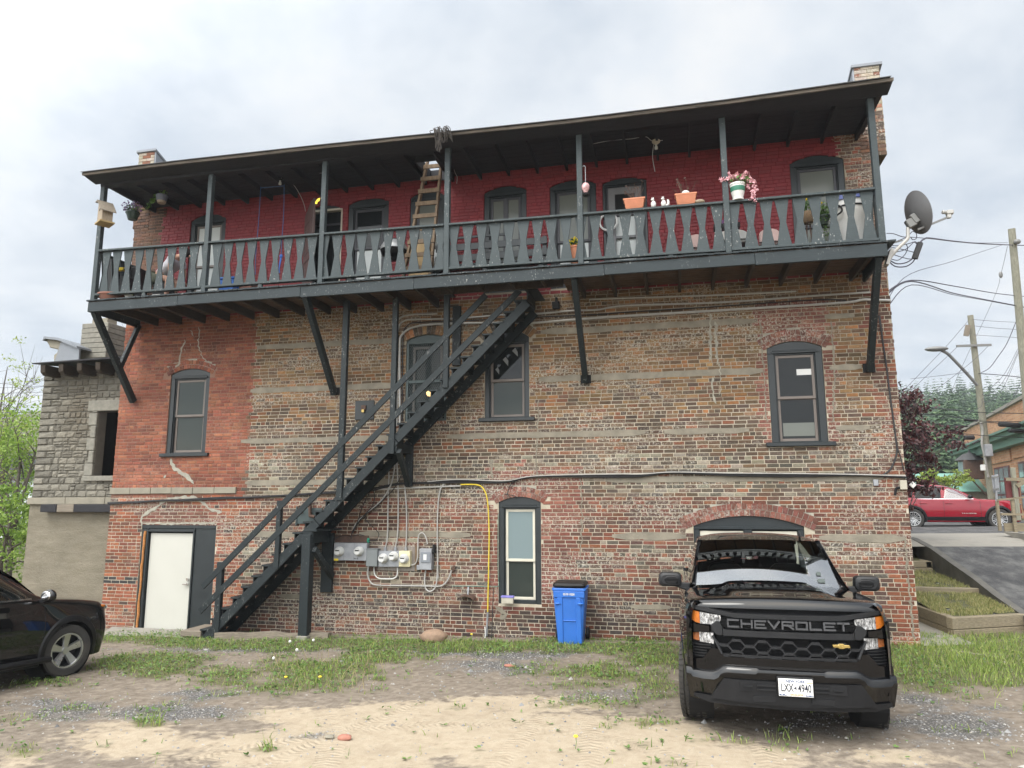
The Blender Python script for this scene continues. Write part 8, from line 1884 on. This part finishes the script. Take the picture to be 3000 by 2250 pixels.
wire('upper of three service cables from the brick corner to the right pole',[(3.8,.3,6.2)]+pw(ZG,(900,1065,16),(1300,1120,20),(1700,1190,24),(1990,1222,27)),.022)
wire('middle of three service cables from the brick corner to the right pole',[(3.8,.3,6.15)]+pw(ZG,(900,1075,16),(1300,1190,20),(1600,1250,23),(1990,1325,27)),.024)
wire('lowest of three service cables from the brick corner to the right pole',[(3.8,.3,5.9)]+pw(ZG,(900,1110,16),(1300,1205,20),(1600,1258,23),(1990,1330,27)),.016)
wire('thin guy wire rising from the brick corner to the right pole',[(3.8,1,5.7)]+pw(ZG,(820,1045,16),(1300,880,21),(1800,715,26)),.012)
wire('thin guy wire with an insulator running down left from the right pole',pw(ZG,(1830,735,26),(1765,1010,30),(1680,1280,34))+pw(ZS,(440,600,40),(330,1020,48)),.012)
b=MB();b.ball(at2(ZG,1765,1012,30),(.08,.08,.14),8,6);o=b.build('insulator',M['lamp']);tag(o,'small grey insulator halfway down the guy wire','insulator')
wl=[('top line from the lamp pole to the right edge',((590,85),(740,97),(900,105))),('second line from the lamp pole to the right edge',((600,130),(750,145),(905,155))),('third line from the lamp pole to the right edge',((600,192),(750,202),(910,212))),('line descending left from the lamp pole top',((560,95),(400,280),(120,570))),('line descending left from the crossarm',((480,280),(380,375),(120,620))),('long line crossing behind the lamp arm',((160,497),(330,480),(570,450))),('dark twisted cable from the lamp pole to the right pole',((630,460),(770,470),(935,487))),
 ('twisted cable rising right from the lamp pole',((650,455),(710,420),(770,340),(830,250),(895,95))),('bundle of lines rising to the right pole, outer strand',((655,610),(800,480),(905,290))),('bundle of lines rising to the right pole, middle strand',((655,640),(800,520),(910,300))),('bundle of lines rising to the right pole, inner strand',((655,660),(780,600),(912,310))),('pale line dipping across the lamp pole',((190,690),(420,705),(560,722),(650,690),(655,640))),('upper dark communication cable across the lamp pole',((180,688),(450,715),(640,730),(945,738))),('second dark communication cable across the lamp pole',((150,735),(400,752),(640,790),(945,795))),('third dark communication cable with a sleeve across the lamp pole',((320,808),(550,826),(700,800),(945,828))),('fourth dark communication cable with a small box',((310,857),(540,880),(700,893),(945,905))),('thin line falling left from the lamp pole',((700,270),(560,400),(200,680))),('thin line falling from the right pole to the hill',((935,495),(880,620),(790,725)))]
for i,(la,pts) in enumerate(wl):
    P_=[at2(ZS,x,y,D2-.3-(0 if j else .0)) for j,(x,y) in enumerate(pts)]
    wire(la,P_,.03 if 'communication' in la or 'twisted' in la else .016,'cable' if 'dark' in la else 'wire')
for (x0,y0,x1,y1,la,r) in ((775,812,920,822,'upper black cable closure hanging at the right of the lamp pole',.27),(840,855,960,862,'lower black cable closure cut by the right edge',.22),(535,905,600,905,'small black cable box hanging left of the lamp pole',.24),(480,822,555,828,'black sleeve on the third communication cable',.09),(590,950,635,925,'dark coiled splice on the lower cable beside the lamp pole',.10),(530,782,625,787,'flat coil of spare cable left of the lamp pole',.12)):
    b=MB();b.tube([A(x0,y0),A(x0+(x1-x0)*.05,y0+(y1-y0)*.05),A(x0+(x1-x0)*.95,y0+(y1-y0)*.95),A(x1,y1)],[r*.4,r*.5,r*.5,r*.4],10);o=b.build('cable_closure',M['cable'],smooth=True);tag(o,la,'cable closure')
for y_,la,r in((836,'highest thin power line at the left edge',.012),(848,'second thin power line at the left edge',.012),(890,'thick dark power line lowest at the left edge',.03)):
    wire(la,[PD(-40,y_+3,30),PD(60,y_,30),PD(110,y_-1,30.5),PD(240,y_-2,31)],r)
# satellite dish
DS=thing('satellite_dish','grey satellite dish on a bent mast at the right balcony corner','satellite dish',(3.5,-1.2,6.3));YD=-1.15
ps=[V(ZV,570,1165,YD),V(ZV,620,1100,YD),V(ZV,720,985,YD),V(ZV,840,870,YD),V(ZV,882,815,YD),V(ZV,884,760,YD),V(ZV,884,645,YD)];b=MB();b.tube(smooth(ps,3),.028,8);b.build('mast',M['conduit'],DS,smooth=True)
b=MB();b.bar(ps[0]+Vector((-.04,0,-.1)),ps[0]+Vector((.05,0,.16)),.16,.05);b.build('foot',M['conduit'],DS);b=MB();b.tube([(3.44,YD,6.62),V(ZV,800,850,YD)],.012,6);b.build('stay',M['lamp'],DS)
ct=V(ZV,1050,400,YD+.05);ax=Vector((.93,.28,.25)).normalized();up_=Vector((0,0,1));sd_=ax.cross(up_).normalized();u2=sd_.cross(ax)
rows=[]
for k in range(9):
    r_=k/8;rows.append([ct+(sd_*cos(2*pi*j/32)*.31*r_+u2*sin(2*pi*j/32)*.36*r_)+ax*(.085*(r_*r_-1)) for j in range(32)])
rw2=[[p-ax*.006 for p in r_] for r_ in rows]
b=MB();b.grid(rows[1:],closed=True);b.add(rows[1],[tuple(range(32))]);b.grid(rw2[1:][::-1],closed=True);b.add(rw2[1],[tuple(range(32))[::-1]]);b.tube(rows[-1],.008,5,closed=True);b.build('reflector',M['dish'],DS,smooth=True)
b=MB();b.cb(V(ZV,930,575,YD),(.14,.10,.15),Euler((0,R(-25),0)));b.cb(V(ZV,985,510,YD),(.09,.12,.17),Euler((0,R(-30),0)));b.build('bracket',M['lamp'],DS,bevel=.012)
e0,e1=V(ZV,1040,680,YD-.02),V(ZV,1540,475,YD+.12);MB().bar(e0,e1,.025,.03).build('feed_arm',M['lamp'],DS);b=MB();b.cb(V(ZV,1560,400,YD+.12),(.11,.08,.07));b.cb(V(ZV,1545,450,YD+.12),(.07,.06,.1));b.cyl(V(ZV,1510,400,YD+.1),V(ZV,1440,395,YD+.08),.025,.035);b.build('receiver',M['conduit'],DS,bevel=.01)
# lane fence, signs
def post(t,zn,x,y0,y1,Y,wd,m='timber'): p,q=V(zn,x,y0,Y),V(zn,x,y1,Y);MB().box((p.x+q.x)/2-wd/2,(p.x+q.x)/2+wd/2,Y-wd/2,Y+wd/2,q.z,p.z).build('post',M[m],t,bevel=.008)
YF2=8.6;t=thing('fence','grey timber guard rail with low boards at the top of the ramp','fence',V(ZT,555,1415,YF2));post(t,ZT,548,1085,1415,YF2,.075);post(t,ZT,722,1060,1500,YF2,.08)
for (x0,y0,x1,y1,h) in((530,1075,870,1040,.045),(575,1230,870,1235,.06)): MB().bar(V(ZT,x0,y0,YF2-.06),V(ZT,x1,y1,YF2-.06),.035,h).build('rail',M['timber'],t)
MB().bar(V(ZT,610,1375,YF2+.1),V(ZT,900,1375,YF2+.1),.05,.22).build('board',M['timber'],t)
b=MB();p=V(ZT,600,1430,YF2),V(ZT,760,1510,YF2-.6),V(ZT,900,1600,YF2-1.4);q=[Vector((v.x,v.y,v.z)) for v in p];zt_=V(ZT,700,1428,YF2).z
for a,c in zip(q[:-1],q[1:]): b.add([a,c,(c.x,c.y,zt_),(a.x,a.y,zt_),(a.x+.2,a.y+.3,zt_),(c.x+.2,c.y+.3,zt_),(c.x+3,c.y+1,zt_)],[(0,1,2,3),(3,2,5,4),(2,6,5)])
o=b.build('retaining_wall',M['conc']);tag(o,'low concrete retaining wall under the timber guard rail','retaining wall')
Yb=12.;t=thing('board_sign','maroon board on weathered posts beside the lane','sign',V(ZT,735,1200,Yb));p,q=V(ZT,612,828,Yb),V(ZT,790,1055,Yb);MB().box(p.x,q.x,Yb-.02,Yb+.02,q.z,p.z).build('board',M['redsign'],t);post(t,ZT,735,715,1300,Yb-.1,.12,'pole');MB().bar(V(ZT,630,845,Yb-.2),V(ZT,860,848,Yb-.2),.05,.10).build('beam',M['timber'],t);MB().bar(V(ZT,750,920,Yb-.2),V(ZT,850,860,Yb-.2),.05,.12).build('brace',M['timber'],t)
Ym=13.;t=thing('road_sign','plain grey back of a tilted metal road sign','sign',V(ZT,530,1200,Ym));a=[V(ZT,*q_,Ym) for q_ in((470,805),(545,785),(562,980),(495,995))];b=MB();b.add(a+[p+Vector((0,.02,0)) for p in a],[(3,2,1,0),(4,5,6,7),(0,1,5,4),(1,2,6,5),(2,3,7,6),(3,0,4,7)]);b.build('plate',M['galv'],t)
MB().bar(V(ZT,512,800,Ym-.03),V(ZT,535,1200,Ym-.03),.04,.06).build('post',M['galv'],t)
for y_ in(825,960): MB().bar(V(ZT,478,y_,Ym-.05),V(ZT,552,y_-10,Ym-.05),.03,.05).build('bracket',M['lamp'],t)
# green roofed shed
q=at2(ZS,500,1240,50);t=thing('shed','low building with a green metal roof beyond the red car','shed',(q.x,q.y,1.2));b=MB();b.box(q.x-4,q.x+5,q.y,q.y+6,1.2,q.z-.3);b.build('wall',M['cblock'],t);b=MB();b.add([(q.x-4.5,q.y-.5,q.z-.4),(q.x+5.5,q.y-.5,q.z-.4),(q.x+5.5,q.y+4,q.z+1.),(q.x-4.5,q.y+4,q.z+1.)],[(0,1,2,3)]);b.build('roof',mat('green_metal_roof',(.16,.33,.27),.5),t)
# middle distance trees
for i,(x,y,D,rx,rz,m,la) in enumerate(((400,1195,44,1.35,.75,'leafy','low yellow green tree right behind the red car'),(320,1205,42,.9,.7,'leafy','small yellow green shrub behind the red car beside the maple'),(440,1070,105,3.1,2.5,'leaf','round light green tree at the foot of the wooded hill'),(320,1000,115,3.4,3.4,'leafd','mid green tree behind the burgundy maple'),(520,1110,100,2.2,2.2,'leafd','mid green tree at the left corner of the orange brick building'))):
    c=at2(ZS,x,y,D);tree('leafy_tree',la,(c.x,c.y,1.2),c.z,((c.x,c.y,c.z),(rx,rx,rz)),2600,.19 if D>55 else .075,m,60+i,trunk=.2,clump=24)
# wooded hill
hy0=95.
def hillz(x,y):
    d=Vector((x-CAM.x,y-CAM.y));D=d.dot(FW.xy.normalized());a=math.atan2(d.dot(RT.xy),D)
    e=sstep(70,230,D);return 1.2+e*(27+3*sin(a*9)+2*sin(a*23+1))*sstep(-1.2,-.2,a+.9)
b=MB();rows=[]
def polar(a,D): f=FW.xy.normalized();r_=RT.xy.normalized();v=Vector((CAM.x,CAM.y))+f*D*cos(a)+r_*D*sin(a);return v
for D in(70,90,110,135,165,200,240,300,420): rows.append([(*polar(a,D),hillz(*polar(a,D))-.5) for a in[R(-60+3*k) for k in range(38)]])
b.grid(rows);o=b.build('hills',M['soil'],org=(0,0,0));tag(o,kind='structure')
mb=MB();qh=random.Random(77);nT=0
for i in range(1500):
    a=R(qh.uniform(17,44));D=qh.uniform(85,250);v=polar(a,D);z=hillz(*v)-.3;con=qh.random()<.6;h=qh.uniform(7,12)*(1.15 if con else .85)
    if not con: 
        for k in range(16):
            d=Vector((qh.gauss(0,1),qh.gauss(0,1),qh.gauss(0,.8))).normalized()*qh.random()**.4;leaves(mb,(v.x+d.x*h*.36,v.y+d.y*h*.36,z+h*.6+d.z*h*.36),(.9,.9,.6),9,.36,qh.randint(0,10**6))
    else:
        for k in range(17):
            u=k/17;r_=h*.24*(1-u)+.15
            for j in range(9): aa=qh.uniform(0,2*pi);c=Vector((v.x+cos(aa)*r_*.6,v.y+sin(aa)*r_*.6,z+h*(.12+.88*u)));dn=Vector((cos(aa),sin(aa),-.35))*(r_*.5+.08);sw=Vector((-sin(aa),cos(aa),0))*(r_*.2+.05);mb.add([c-dn*.6,c+sw,c+dn,c-sw],[(0,1,2,3)])
o=mb.build('forest',leafmat('hill_foliage',[(.035,.075,.04),(.075,.135,.06),(.13,.20,.085)],.7,.2),org=(0,0,0));tag(o,'dense mixed wood of conifers and leafy trees covering the far hillside','woodland',kind='stuff')
print('forest',len(mb.f))
# hazy air
b=MB();b.box(-420,520,-60,420,-32,75);hz_=b.build('haze',M['white'],org=(0,0,0));g=G('thin_haze');pv=g.n('VolumePrincipled',None,Color=(.88,.94,1.,1),Density=.0007,Anisotropy=.2);o=g.n('OutputMaterial');g.t.links.new(pv.outputs[0],o.inputs[1]);hz_.data.materials.clear();hz_.data.materials.append(g.m);tag(hz_,kind='stuff')
sc.cycles.volume_bounces=0;sc.cycles.max_bounces=8;sc.cycles.transparent_max_bounces=16
sc.cycles.caustics_reflective=False;sc.cycles.caustics_refractive=False
